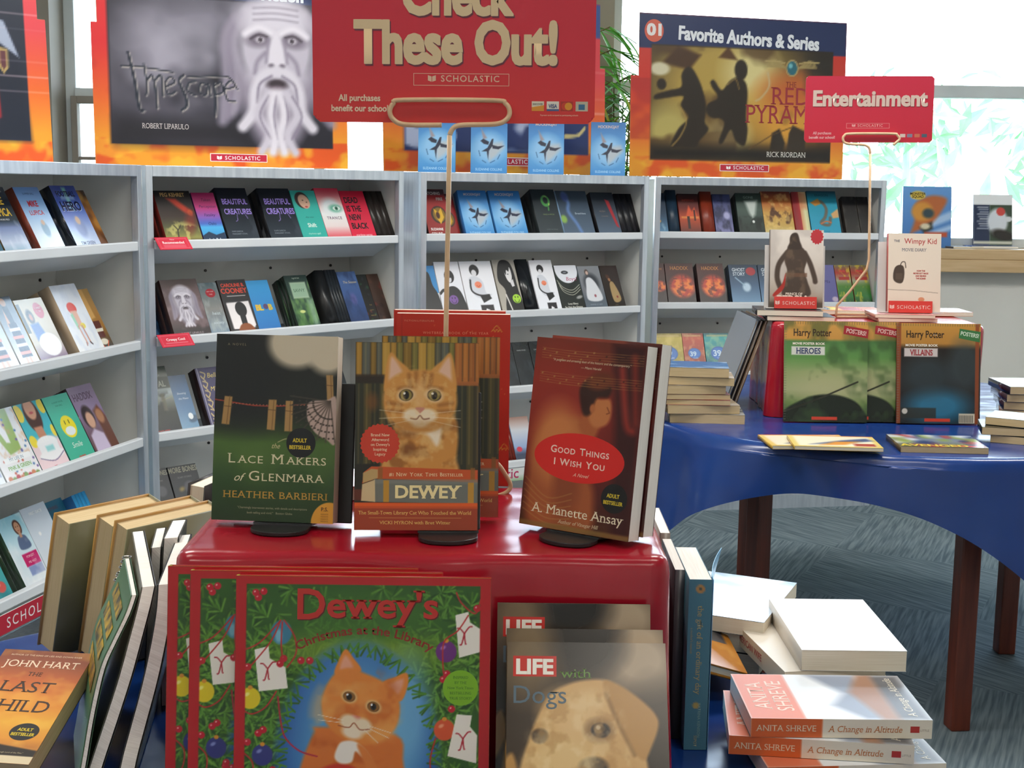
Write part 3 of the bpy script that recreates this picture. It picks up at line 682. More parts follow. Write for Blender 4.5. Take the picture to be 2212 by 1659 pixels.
def stone_face(A, x, y, s):
    sk, sh, dk = 'bdb7c6', '857c90', '5c5262'
    for q in (-1, 1):      # locks of hair and beard hanging at the sides
        for k in range(4): A.ln([(x+q*s*(0.55+k*0.12), y-s*(0.9-k*0.1)), (x+q*s*(0.95+k*0.07), y-s*0.2), (x+q*s*(0.8+k*0.12), y+s*0.7), (x+q*s*(0.95+k*0.1), y+s*(1.35+0.1*k))], s*0.2, (sh, 'a9a2b2', sh, '958d9f')[k], s*0.16, True, 0.85)
    A.pg([(x-s*0.8, y+s*0.5), (x+s*0.8, y+s*0.5), (x+s*0.72, y+s*1.5), (x+s*0.3, y+s*2.2), (x-s*0.3, y+s*2.2), (x-s*0.72, y+s*1.5)], '938b9c', s*0.3, True)
    A.el(x, y-s*0.05, s*0.86, s*1.12, sk, s*0.3); A.el(x, y-s*0.72, s*0.72, s*0.42, 'd3cedb', s*0.4)
    for k in range(3): A.ln([(x-s*0.5, y-s*(0.62+k*0.13)), (x, y-s*(0.66+k*0.13)), (x+s*0.5, y-s*(0.62+k*0.13))], s*0.035, sh, s*0.06, True, 0.7)
    for q in (-1, 1):
        A.el(x+q*s*0.38, y-s*0.2, s*0.25, s*0.14, dk, s*0.2, q*8); A.el(x+q*s*0.37, y-s*0.19, s*0.11, s*0.075, 'b4adba', s*0.05); A.el(x+q*s*0.36, y-s*0.19, s*0.045, s*0.05, '3a323c', s*0.03); A.ln([(x+q*s*0.2, y-s*0.27), (x+q*s*0.4, y-s*0.3), (x+q*s*0.58, y-s*0.2)], s*0.04, '3f3742', s*0.05, True)
        A.ln([(x+q*s*0.1, y-s*0.34), (x+q*s*0.4, y-s*0.46), (x+q*s*0.7, y-s*0.3)], s*0.13, 'e0dbe6', s*0.1, True); A.ln([(x+q*s*0.26, y+s*0.1), (x+q*s*0.44, y+s*0.3), (x+q*s*0.5, y+s*0.55)], s*0.06, sh, s*0.12, True)
    A.pg([(x-s*0.09, y-s*0.3), (x+s*0.09, y-s*0.3), (x+s*0.21, y+s*0.32), (x, y+s*0.42), (x-s*0.21, y+s*0.32)], 'd9d4e0', s*0.12, True)
    for q in (-1, 1): A.el(x+q*s*0.12, y+s*0.38, s*0.07, s*0.05, dk, s*0.05); A.ln([(x+q*s*0.17, y-s*0.2), (x+q*s*0.24, y+s*0.3)], s*0.04, sh, s*0.1)
    A.el(x, y+s*0.78, s*0.24, s*0.12, '3a3038', s*0.1); A.el(x, y+s*0.88, s*0.16, s*0.06, '8a7c8a', s*0.08)
    for q in (-1, 1):
        A.ln([(x+q*s*0.02, y+s*0.5), (x+q*s*0.3, y+s*0.6), (x+q*s*0.5, y+s*0.95), (x+q*s*0.55, y+s*1.4), (x+q*s*0.8, y+s*1.75)], s*0.24, 'd2cdd9', s*0.12, True); A.ln([(x+q*s*0.12, y+s*0.6), (x+q*s*0.4, y+s*0.8), (x+q*s*0.46, y+s*1.2)], s*0.05, sh, s*0.06, True)
    for q in (-0.3, -0.1, 0.1, 0.3): A.ln([(x+q*s*0.7, y+s*1.0), (x+q*s*1.5, y+s*1.45), (x+q*s*0.7, y+s*1.9), (x+q*s*1.3, y+s*2.3)], s*0.2, ('c6c0ce' if abs(q) > 0.2 else 'dbd6e1'), s*0.12, True); A.ln([(x+q*s*0.9+s*0.07, y+s*1.05), (x+q*s*1.6+s*0.07, y+s*1.5), (x+q*s*0.8+s*0.07, y+s*2.0)], s*0.04, sh, s*0.06, True)
@ed('stone_face', 0.2, 0.035, '3e2622', '2e1e1c')
def _(A):
    A.grad([(0, '5a4444'), (0.6, '6e585c'), (0.85, '3a2a2c'), (1, '251c1e')]); A.nz('9a8288', 6, 8, 0.5, 2); A.el(50, 8, 50, 16, '4a3634', 12); stone_face(A, 50, 52, 30); A.rc(0, 128, 100, 150, '2c2224', 0.9, 8); A.tx('ROBERT LIPARULO', 50, 142, 5, 'a89aa0')
@ed('grey_seal', 0.185, 0.02, '5a6a74', mt='gloss')
def _(A):
    A.grad([(0, '5a6c74'), (0.5, '8a8a88'), (1, '7a92a8')]); A.nz('b8c0c0', 4, 5, 0.6, 3); A.el(55, 30, 26, 22, 'a82030'); A.tx('NEW YORK', 55, 27, 5, 'e8c8c8').tx('TIMES', 55, 35, 5, 'e8c8c8'); A.tx('heist', 55, 92, 16, 'c8d4dc', slant=0.2).tx('society', 55, 118, 14, 'c8d4dc', slant=0.2)
@ed('silhouette', 0.19, 0.03, '2a1c1a', '1c1a1c')
def _(A):
    A.bg = A.grad([(0, '17151a'), (1, '201c20')]); A.pg([(10, 66), (90, 62), (94, 130), (80, 140), (14, 138)], 'e9e2e4', 3); A.rc(12, 64, 90, 136, 'ece6e8', 1, 6); A.el(56, 84, 20, 24, '151217'); A.rc(46, 92, 66, 128, '151217'); A.pg([(30, 150), (36, 132), (50, 124), (66, 124), (80, 132), (86, 150)], '8a4a24', 3, True)
    A.tx('CAROLINE B.', 50, 20, 11, 'd8402a', bold=0.03, cx=0.9).tx('COONEY', 50, 38, 16, 'd8402a', bold=0.03, cx=0.95); A.rc(20, 45, 86, 47, 'c9c4c4')
@ed('blob', 0.185, 0.02, '1e66a8')
def _(A):
    A.grad([(0, '36a0e0'), (1, '2470b8')])
    for t, x, c in (('B', 22, 'e0b83a'), ('L', 38, 'd8c040'), ('B', 78, 'd0b83c')): A.tx(t, x, 88, 22, c, bold=0.08)
    A.el(58, 78, 11, 11, '5a4470')
@ed('green_label', 0.195, 0.018, '26362c', '1a261e', mt='gloss')
def _(A):
    A.grad([(0, '2a3c38'), (0.5, '3c5448'), (1, '24402c')]); A.nz('7aa85a', 4, 5, 0.6, 9, 0.5, 0.75); A.rc(16, 20, 86, 66, 'a9c0a4', 1, 6); A.rc(20, 24, 82, 62, '98b69c', 1, 4); A.tx('SAVVY', 50, 48, 12, '4c6a54', serif=True).tx('ingrid law', 50, 10, 6, 'b8c8b8'); A.el(38, 104, 12, 6, 'cfd88a', 3); A.rc(72, 70, 96, 150, 'c8e0e0', 0.35, 16)
@ed('dark_back', 0.21, 0.02, '17181a', '101214')
def _(A):
    A.bg = A.grad([(0, '16181a'), (1, '1e2226')])
    for i in range(14): A.rc(14, 30+i*6, 60+(i*37 % 26), 32+i*6, '6c6248')
    A.rc(40, 126, 74, 144, 'c9c4b4')
@ed('stripe_spine', 0.21, 0.012, '22282e', '15181c', pages='white_pages')
def _(A): A.bg = A.grad([(0, '1a2026'), (1, '12161a')])
@ed('blue_scene', 0.2, 0.03, '1d2c4c')
def _(A): A.grad([(0, '4a6aa0'), (0.4, '3a568e'), (1, '2a3c68')]); A.tx('The Season', 55, 34, 11, 'c8c0a0', slant=0.2); A.el(50, 80, 16, 26, '5a5a98', 12); A.nz('22345c', 4, 5, 0.6, 4)
@ed('dark_portal', 0.19, 0.02, '1a1414')
def _(A): A.bg = A.grad([(0, '141a18'), (1, '241c1a')]); blobs(A, 6, ['2c5a3a', '6a2a24', '2a2a34'], 10, 6, 14); A.tx('THE', 60, 96, 9, '8a7440').tx('EMPTY', 60, 112, 9, '8a7440').tx('MIRROR', 60, 128, 9, '8a7440')
@ed('dark_brown', 0.19, 0.025, '3a2018')
def _(A): A.bg = A.grad([(0, '4a342a'), (1, '30201a')]); blobs(A, 8, ['5a3a2c', '6a2820', '2a1a18'], 10, 8, 20)
@ed('castle', 0.225, 0.014, '2c3030')
def _(A):
    A.grad([(0, '6a6c60'), (0.26, '9aa098'), (0.4, 'b8c4c8'), (0.5, '8a9088'), (0.7, '323630'), (1, '1c2228')]); A.nz('2a2e28', 5, 8, 0.7, 5, 0.5, 0.7, A.mask(lambda: A.rc(0, 60, 100, 140, 'fff', 1, 20))); A.rc(0, 24, 100, 50, '4c5048', 0.8, 4); A.tx('MEDIEVAL', 40, 46, 18, 'b9bcae', bold=0.03, cx=0.8).tx('THE ADVENTURES OF', 40, 22, 5, 'ccc'); A.ln([(60, 78), (96, 70)], 2, 'a8a888'); A.rc(60, 62, 72, 100, '6a6450', 0.7, 6); A.tx('SCHOLASTIC', 40, 146, 5, 'd0463e', bold=0.03)
@ed('blue_moon', 0.19, 0.02, '24405e', mt='gloss')
def _(A): A.grad([(0, '34587e'), (0.6, '4a78a4'), (1, '6a98b8')]); A.tx('Shooting', 50, 52, 10, 'd4e2ee', slant=0.2).tx('the Moon', 54, 66, 10, 'd4e2ee', slant=0.2); A.el(80, 120, 28, 18, '2e5474', 8, -20); A.el(68, 112, 14, 17, 'eef4f8', 2)
@ed('ornament', 0.205, 0.045, '2a1a1c', '2a1a22', hard=True)
def _(A):
    A.bg = A.grad([(0, '4c466e'), (1, '3c3660')]); A.ln([(6, 0), (6, 150)], 2, 'c8c4d8')
    for i in range(6): A.ln([(14, 10+i*24), (26, 16+i*24), (18, 28+i*24), (12, 20+i*24), (22, 34+i*24)], 3, 'd0b880', sm=True)
    A.tx('Bella at', 58, 26, 13, 'e8d070', slant=0.2).tx('Midnight', 60, 60, 12, 'e8d070', slant=0.2)
@ed('night_city', 0.2, 0.025, '14181a')
def _(A):
    A.grad([(0, '101416'), (0.5, '20262c'), (0.8, '8a949c'), (1, '4a5258')]); A.tx('GREGOR', 50, 30, 9, 'b8c0c4').tx('THE OVERLANDER', 50, 42, 6, '8a9498')
    for i in range(6): A.rc(8+i*16, 92-(i*29 % 23), 16+i*16, 150, 'a9b2b8' if i % 2 else '39424a', 1, 4)
@ed('more_bones', 0.19, 0.03, '1c1e22')
def _(A): A.bg = A.grad([(0, '262a30'), (1, '3a3c40')]); A.tx('MORE BONES', 50, 18, 17, 'a8a48e', bold=0.03, cx=0.68).tx('SCARY STORIES', 50, 34, 5, '888'); A.el(60, 60, 20, 20, '55565c', 8); blobs(A, 3, ['c0a050', '50525a'], 6, 4, 10, y0=60)
@ed('maroon', 0.19, 0.03, '5a1a28')
def _(A): A.bg = A.grad([(0, '4a1622'), (1, '2a1016')]); A.rc(50, 0, 60, 150, '8a4a58', 1, 6)
@ed('red_bird', 0.195, 0.035, '2c1614', '7a1c1c')
def _(A):
    A.bg = A.grad([(0, '8a2424'), (0.4, 'a42c2a'), (1, '8e2420')]); A.rc(0, 0, 100, 18, '3c2a2c', 1, 10); A.el(58, 82, 32, 36, '3a2a24', 4); A.el(60, 82, 26, 30, '8a6a24', 4); A.pg([(40, 62), (58, 74), (72, 60), (78, 90), (60, 112), (46, 92)], 'e0b030', 3); A.el(54, 84, 8, 14, '4a2a1c', 4)
    A.tx('CATCHING', 46, 18, 12, 'b9b0aa', bold=0.03, cx=0.8).tx('FIRE', 74, 36, 12, 'b9b0aa', bold=0.03, cx=0.9).tx('SUZANNE', 12, 132, 10, 'f0ecea', bold=0.03, cx=0.8, al='l').tx('COLLINS', 12, 146, 10, 'f0ecea', bold=0.03, cx=0.8, al='l')
def blue_bird(A):
    A.grad([(0, '2a6cae'), (0.3, '4a8fd0'), (0.6, '6fb0e4'), (1, '3a88cc')]); A.el(50, 82, 40, 40, '8cc0ea', 26); A.pg([(54, 70), (86, 66), (92, 80), (70, 104), (52, 118), (46, 94)], 'b4bfca', 12)
    A.pg([(28, 30), (44, 56), (34, 60)], '9a8f98', 5); d = '262c42'
    A.pg([(34, 58), (50, 66), (48, 74), (36, 72), (26, 64)], d, 2); A.pg([(58, 58), (62, 58), (60, 76), (50, 90), (48, 114), (44, 92), (30, 92), (46, 82)], d, 2); A.pg([(58, 74), (74, 78), (92, 76), (76, 86), (60, 84)], d, 2)
    for q in ((22, 90, 26, 104), (32, 116, 42, 122), (54, 122, 66, 116), (74, 112, 80, 100)): A.ln([q[:2], q[2:]], 2, '2e5f94')
    A.tx('MOCKINGJAY', 50, 17, 8, 'c9b8b0', bold=0.02, cx=0.85).tx('SUZANNE COLLINS', 50, 143, 6.5, '9fd0f2', bold=0.02, cx=0.9)
ed('blue_bird', 0.192, 0.034, '2f6fb0', '2f6fb0')(blue_bird)
ed('blue_bird_big', 0.215, 0.034, '2b66a4', '2b66a4', hard=True)(blue_bird)
@ed('green_ring', 0.2, 0.045, '20282a', '1c2224')
def _(A):
    A.bg = A.grad([(0, '20282c'), (1, '3a4248')]); A.el(54, 38, 19, 23, '4f9a50', 3); A.nz('c8e070', 12, 12, 0.8, 3, 0.5, 0.7, A.mask(lambda: A.el(54, 38, 19, 23, 'fff', 3))); A.el(55, 36, 10, 13, '20282c', 3); A.tx('ONCE A WITCH', 56, 84, 4.5, '8aa060').tx('carolyn maccullough', 56, 132, 4, '707a7c')
    A.ln([(62, 58), (60, 68)], 5, '4f9a50', 3)
@ed('grey_smoke', 0.195, 0.03, '8fb0d0', '3a4450', mt='gloss')
def _(A): A.grad([(0, '3a4652'), (1, '5a6a80')]); A.ln([(24, 10), (34, 40), (28, 70), (46, 110), (56, 140)], 10, '6a8cc8', 8, True, 0.8); A.el(26, 20, 12, 14, '4a5a90', 8); A.tx('Breathless', 66, 80, 6, 'b0c0d0'); A.el(8, 96, 10, 12, '8ab05a', 6)
@ed('red_feather', 0.19, 0.03, '1c1c22', '17181c')
def _(A): A.grad([(0, '20262e'), (1, '5a6a80')]); A.pg([(58, 24), (76, 30), (86, 80), (96, 126), (84, 120), (70, 70)], 'a83038', 4); A.tx('HUSH', 36, 70, 7, '8a7a70').tx('crescendo', 42, 86, 5, '8a7a70')
@ed('slim_dark', 0.185, 0.03, '17181e', '14151a')
def _(A): A.grad([(0, '15171d'), (0.6, '22304a'), (1, '7a8ca8')]); A.el(40, 130, 12, 14, '8a7a3a', 8)
@ed('blue_figure', 0.205, 0.02, '1a5a98')
def _(A): A.bg = A.grad([(0, '2a88cc'), (0.55, '2f90d4'), (0.56, 'e8ecf4'), (1, 'e8ecf4')]); A.pg([(30, 24), (70, 20), (80, 60), (96, 90), (98, 150), (28, 150), (20, 100), (10, 90)], '121318', 2, True); A.el(12, 116, 12, 13, '3a90d0'); A.ln([(6, 120), (12, 124), (18, 118)], 2, 'fff')
@ed('purple_smiley', 0.22, 0.014, 'e4e4ee', 'eee')
def _(A):
    A.bg = A.grad([(0, 'f0f0f8'), (1, 'e6eaf4')]); A.pg([(16, 150), (18, 100), (34, 76), (62, 70), (84, 82), (96, 110), (100, 150)], '17171b', 2, True); A.el(52, 42, 20, 26, '1b1a1e'); A.el(50, 50, 10, 14, 'd8d8e0', 2); A.rc(38, 36, 66, 46, '1b1a1e'); smiley(A, 52, 108, 18, '7a4fa0', '2a1a38'); A.ln([(2, 90), (20, 80), (24, 96)], 10, '17171b', 2, True)
@ed('orange_smiley', 0.22, 0.016, 'e8e8f0', 'eee')
def _(A):
    A.bg = A.grad([(0, 'f2f2f8'), (1, 'e9ecf5')]); A.el(42, 26, 15, 17, '1a191c'); A.el(40, 34, 8, 10, 'e4e4ea', 2); A.pg([(22, 48), (44, 44), (62, 60), (66, 92), (84, 96), (60, 108), (30, 100), (20, 70)], 'd5d8e2', 3, True); A.ln([(24, 54), (22, 84), (44, 98), (74, 98)], 5, '1a191c', 2, True); A.pg([(44, 98), (74, 96), (80, 108), (52, 120)], '1a191c', 2); A.el(46, 68, 11, 10, 'f08a68'); A.ln([(41, 70), (46, 74), (51, 70)], 1.5, 'b04a30')
    A.rc(40, 126, 80, 150, '26242a', 1, 2); A.pg([(50, 150), (56, 136), (66, 140), (70, 150)], 'e8e8ee', 2)
@ed('hood', 0.225, 0.02, '9a948c', '222')
def _(A):
    A.bg = A.grad([(0, 'a49e94'), (1, 'b4aea4')]); A.pg([(20, 20), (40, 2), (74, 6), (88, 34), (92, 90), (100, 150), (22, 150), (34, 90), (10, 60)], '151416', 2, True); A.pg([(46, 22), (72, 22), (76, 48), (64, 66), (50, 54)], 'e6e4e6', 2, True); A.pg([(42, 18), (70, 14), (66, 34), (56, 30), (50, 44)], '151416', 2, True); A.el(60, 42, 3, 2, '223'); A.pg([(62, 64), (78, 56), (80, 76), (68, 78)], 'd8d6da', 2); smiley(A, 76, 112, 19, 'a8d838', '1c2a10'); A.ln([(32, 100), (48, 150)], 6, 'd8d4d0', 2)
@ed('folded_dark', 0.225, 0.02, '191c20', '15171a', mt='gloss')
def _(A): A.grad([(0, '14161a'), (0.5, '1e242c'), (0.62, '6a7684'), (0.75, '20262e'), (1, '14161a')], axis='x'); blobs(A, 5, ['8a9a30', '2a3040'], 6, 4, 8)
@ed('half_moon', 0.195, 0.014, '1d2220', '222')
def _(A):
    A.bg = A.grad([(0, '26302c'), (1, '1a1e1c')]); A.el(52, 16, 48, 52, 'e6e9f2'); A.rc(4, 0, 100, 20, 'e6e9f2')
    for i in range(3): A.ln([(4+i*3, 50+i*9), (24, 74+i*8), (60, 84+i*8), (96, 66+i*8)], 2.2, 'b8b8a8', sm=True)
    A.el(44, 24, 15, 7, '2a2e34'); A.el(44, 24, 8, 2.5, '8a8e98'); A.tx('Boys!', 66, 52, 15, 'b03868', slant=0.2); A.el(84, 108, 14, 6, '9a9a98', 4, -15); A.tx('Lucy Ellery', 50, 132, 7, 'd8d8d0', bold=0.02).tx('So Not the Drama', 50, 143, 7, 'd8d8d0', bold=0.02)
@ed('white_dress', 0.19, 0.016, '5a6470')
def _(A): A.grad([(0, '8e9298'), (0.6, '70747c'), (0.8, '58626e'), (1, '5e6a78')]); A.el(50, 60, 34, 40, '3a3e46', 16); A.el(38, 22, 9, 12, '54443e', 4); A.el(39, 24, 6, 8, 'd0b4a8', 3); A.pg([(30, 44), (52, 42), (74, 70), (84, 118), (18, 118), (22, 70)], 'd8dbe2', 5, True); A.el(54, 104, 5, 6, '9a5a64', 3); A.tx('SHADES OF GREY', 50, 136, 5, '97a2ae')
@ed('brown_woman', 0.19, 0.02, '1f1512')
def _(A): A.bg = A.grad([(0, '2e1f1a'), (1, '20160f')]); A.el(34, 40, 10, 14, '4a2c20', 5, -25); A.el(40, 50, 7, 9, '9a6a48', 4, -20); A.pg([(36, 66), (60, 60), (84, 118), (40, 126)], 'a98e62', 5, True); A.el(64, 110, 5, 6, '8a3c38', 3); A.tx('SPIRIT', 50, 140, 5, '7a6a54')
@ed('dark_black', 0.19, 0.03, '15171a', '15171a', mt='gloss')
def _(A): A.bg = A.grad([(0, '1a1e22'), (1, '24292e')]); A.nz('39424a', 3, 4, 0.6, 3); A.tx('DARK RIVER', 50, 30, 7, 'b0b4b4')
@ed('red_spine', 0.185, 0.013, '7a2418', '43301c')
def _(A): A.bg = A.grad([(0, '8a2c1c'), (0.5, '6a3a1c'), (1, '40301c')]); A.rc(0, 60, 100, 74, 'c8923a')
@ed('white_blue', 0.185, 0.02, '8aa0c0')
def _(A): A.grad([(0, 'c89a8a'), (0.3, 'd0d4dc'), (0.7, '8aa0c8'), (0.85, '34405c'), (1, '3a4254')]); A.el(24, 110, 14, 12, 'c83048', 3)
@ed('planet', 0.19, 0.03, '16283c')
def _(A): A.grad([(0, '142434'), (0.5, '1c3c58'), (1, '5a90b8')]); A.el(40, 104, 14, 14, 'd8a048', 6); A.nz('a8cce0', 4, 5, 0.6, 4, 0.55, 0.8, A.mask(lambda: A.rc(0, 110, 100, 150, 'fff', 1, 20)))
@ed('navy_turned', 0.205, 0.03, '22384c', '1c2c3c')
def _(A): A.bg = A.grad([(0, '1a2836'), (1, '22303c')]); A.rc(30, 126, 80, 148, 'a8a8a0')
@ed('inferno', 0.19, 0.03, '5a1c14', '3a1812')
def _(A): A.grad([(0, '2a1414'), (0.35, '6a1e14'), (0.6, 'c04a20'), (0.75, '9a3a1c'), (1, '5a2014')]); A.pg([(30, 90), (50, 44), (64, 66), (78, 50), (92, 92)], 'd8542a', 8); A.rc(10, 84, 96, 92, 'e08a40', 0.8, 5); A.rc(38, 84, 50, 130, '301410', 1, 3); A.rc(72, 60, 80, 100, '40180f', 1, 3); A.tx('INFERNO', 50, 28, 10, '8a3428', bold=0.02)
@ed('brick_turned', 0.2, 0.03, '8a3420', '5a2014')
def _(A): A.bg = A.grad([(0, '7a2a1a'), (1, '4a1a12')]); blobs(A, 3, ['a8743a', '3a1410'], 8, 5, 14)
@ed('purple_wolf', 0.19, 0.03, '2c2c4a')
def _(A): A.grad([(0, '38406a'), (1, '8080b0')]); A.nz('2a2c48', 4, 5, 0.8, 6); A.el(70, 80, 18, 22, 'a8a8d0', 12); A.tx('Legend', 44, 26, 9, '22284a', slant=0.2)
@ed('green_beam', 0.195, 0.04, '1c2826', '1a2220')
def _(A): A.grad([(0, '26342e'), (0.4, '4a5c54'), (1, '1c2622')]); A.pg([(34, 30), (84, 26), (70, 78), (58, 92), (48, 76)], 'c4cec8', 14); A.nz('16201c', 5, 6, 0.9, 9, 0.45, 0.65, A.mask(lambda: A.rc(0, 88, 100, 150, 'fff', 1, 14))); A.el(60, 104, 5, 6, 'e8ecea', 3); A.tx('GONE', 50, 20, 10, '8aa096')
@ed('battle', 0.205, 0.03, '5a2c1c')
def _(A): A.grad([(0, '6a2c22'), (0.25, 'b0622e'), (0.5, 'd0a050'), (0.8, 'c8a458'), (1, 'd8cc94')]); A.nz('4a2a1c', 6, 6, 0.85, 12, 0.48, 0.62, A.mask(lambda: A.el(56, 84, 40, 42, 'fff', 16))); A.nz('f0d080', 6, 8, 0.5, 15, 0.5, 0.7)
@ed('scroll', 0.205, 0.05, 'a03028', 'd8d0a8')
def _(A): A.grad([(0, '8a2c30'), (0.45, 'a82c30'), (0.5, 'd8a070'), (0.8, 'e4e0b0'), (1, 'c8c898')], axis='x'); A.rc(46, 0, 100, 60, 'd07a50', 0.6, 30)
@ed('dragon', 0.21, 0.03, '1a5a6c')
def _(A): A.grad([(0, '184a5a'), (0.2, '2a9ab4'), (1, '2f9cc0')]); A.ln([(24, 44), (44, 36), (60, 60), (52, 90), (36, 110), (62, 116), (70, 92)], 10, '6a6458', 5, True); A.pg([(8, 40), (36, 26), (44, 44), (24, 52)], 'c88a3a', 5); A.pg([(74, 78), (100, 60), (100, 90), (78, 94)], 'd8a870', 5); A.ln([(36, 112), (54, 104), (70, 108)], 5, 'c07048', 3, True); A.tx('ERAGON', 50, 18, 8, '103038').tx('brisingr', 50, 140, 6, '1f6a8a')
@ed('dark_wood', 0.19, 0.03, '2a2420')
def _(A): A.bg = A.grad([(0, '1c1a1a'), (1, '34302e')]); A.nz('4a4640', 4, 6, 0.7, 5)
@ed('haddix', 0.19, 0.026, '2a1418', '3a1a18', pages='white_pages')
def _(A): A.bg = A.grad([(0, '381612'), (0.15, '4a1c14'), (0.85, '2a1410'), (1, '241418')]); A.el(56, 84, 44, 42, 'b8341c', 16); A.nz('f0842c', 5, 9, 0.9, 21, 0.46, 0.66, A.mask(lambda: A.el(56, 86, 40, 38, 'fff', 14))); A.nz('4a120c', 7, 12, 0.7, 7, 0.52, 0.66, A.mask(lambda: A.el(50, 80, 46, 44, 'fff', 10))); A.tx('HADDIX', 50, 24, 13, 'c8843c', serif=True, cx=0.9)
@ed('ghost', 0.185, 0.026, '1a2a38', '22303c')
def _(A): A.grad([(0, '24384c'), (0.5, '3a5a7c'), (1, '6a94b8')]); A.tx('GHOST', 34, 26, 12, 'c8d4de', bold=0.02, cx=0.8).tx('STORY', 34, 42, 12, 'c8d4de', bold=0.02, cx=0.8); A.el(76, 26, 17, 15, 'a83038'); A.el(56, 86, 14, 16, 'b8d0e4', 8); A.ln([(20, 50), (50, 80)], 4, '9ab8d0', 4)
@ed('violet', 0.185, 0.02, '4a4a7c')
def _(A): A.grad([(0, '6a68a0'), (1, '585690')]); A.tx('Mia', 60, 70, 14, '3a3868', slant=0.2); A.el(86, 132, 14, 12, 'b8a8c0', 6)
@ed('meadow', 0.185, 0.02, '6a2a1c')
def _(A): A.grad([(0, '6a6a50'), (0.2, 'a83428'), (0.4, '9a9c80'), (0.55, '4a7a2c'), (0.8, '2c7030'), (1, '1c4420')]); A.nz('d0b830', 5, 7, 0.7, 4, 0.55, 0.75); A.rc(20, 46, 90, 58, 'a83028', 1, 6); A.tx('Magic', 50, 26, 12, 'd8403a', bold=0.03)
def clue(key, c1, c2, sp):
    @ed(key, 0.185, 0.02, sp)
    def _(A): A.grad([(0, c2), (0.12, c1), (1, c2)]); A.nz('ffe8a0', 6, 8, 0.35, len(key)); A.el(50, 76, 30, 26, '2c62b0', 2); A.el(50, 76, 26, 22, '3c78c8', 3); A.tx('39', 44, 86, 22, 'c4dcf2', bold=0.04).tx('CLUES', 54, 96, 6, 'c4dcf2'); A.rc(10, 6, 90, 13, 'd8c080', 0.6, 2); A.tx('SCHOLASTIC', 50, 142, 5, 'e8d0c0')
clue('clue_green', '2a8a5a', '1c5a3c', '1c5a3c'); clue('clue_yellow', 'c8b440', '8a7a24', '7a6a20'); clue('clue_red', 'c0482c', '7a2a1c', '6a2418'); clue('clue_teal', '2aa0a4', '1a5a64', '164c54'); clue('clue_brown', 'a06a38', '5a3a1c', '3a2414')

# ---------------------------------------------------------------- books on the shelves
G = {}
for ci, cn in ((1, 'lettered strip bookcase'), (2, 'red tag bookcase'), (3, 'middle bookcase'), (4, 'window end bookcase')):
    for ri, rn in enumerate(('top', 'second', 'third', 'lowest')): G[ci, ri] = 'books on the %s shelf of the %s' % (rn, cn)
CS = {1: c1, 2: c2, 3: c3, 4: c4}
def shelve(ci, row, x0, x1, key, label, off=0.0, copies=0, tw=0.0, yaw=0.0, w=None):
    cs = CS[ci]; L = LIPS[row]
    u0, u1 = cs.u_of(x0, L), cs.u_of(x1, L)
    if w: u0 = u1-abs(w) if w < 0 else u0; w = abs(w); u1 = u0+w
    d = make(key, u1-u0-0.001); t = d.t
    u = (u0+u1)/2
    d.put(cs.pose(u, row, off, tw, yaw), label, G[ci, row])
    for i in range(copies):
        d.put(cs.pose(u-0.003*(i % 2), row, off+(t+0.001)*(i+1), tw, yaw), 'further copy standing directly behind the '+' '.join(label.split(',')[0].split()[:9]), G[ci, row])
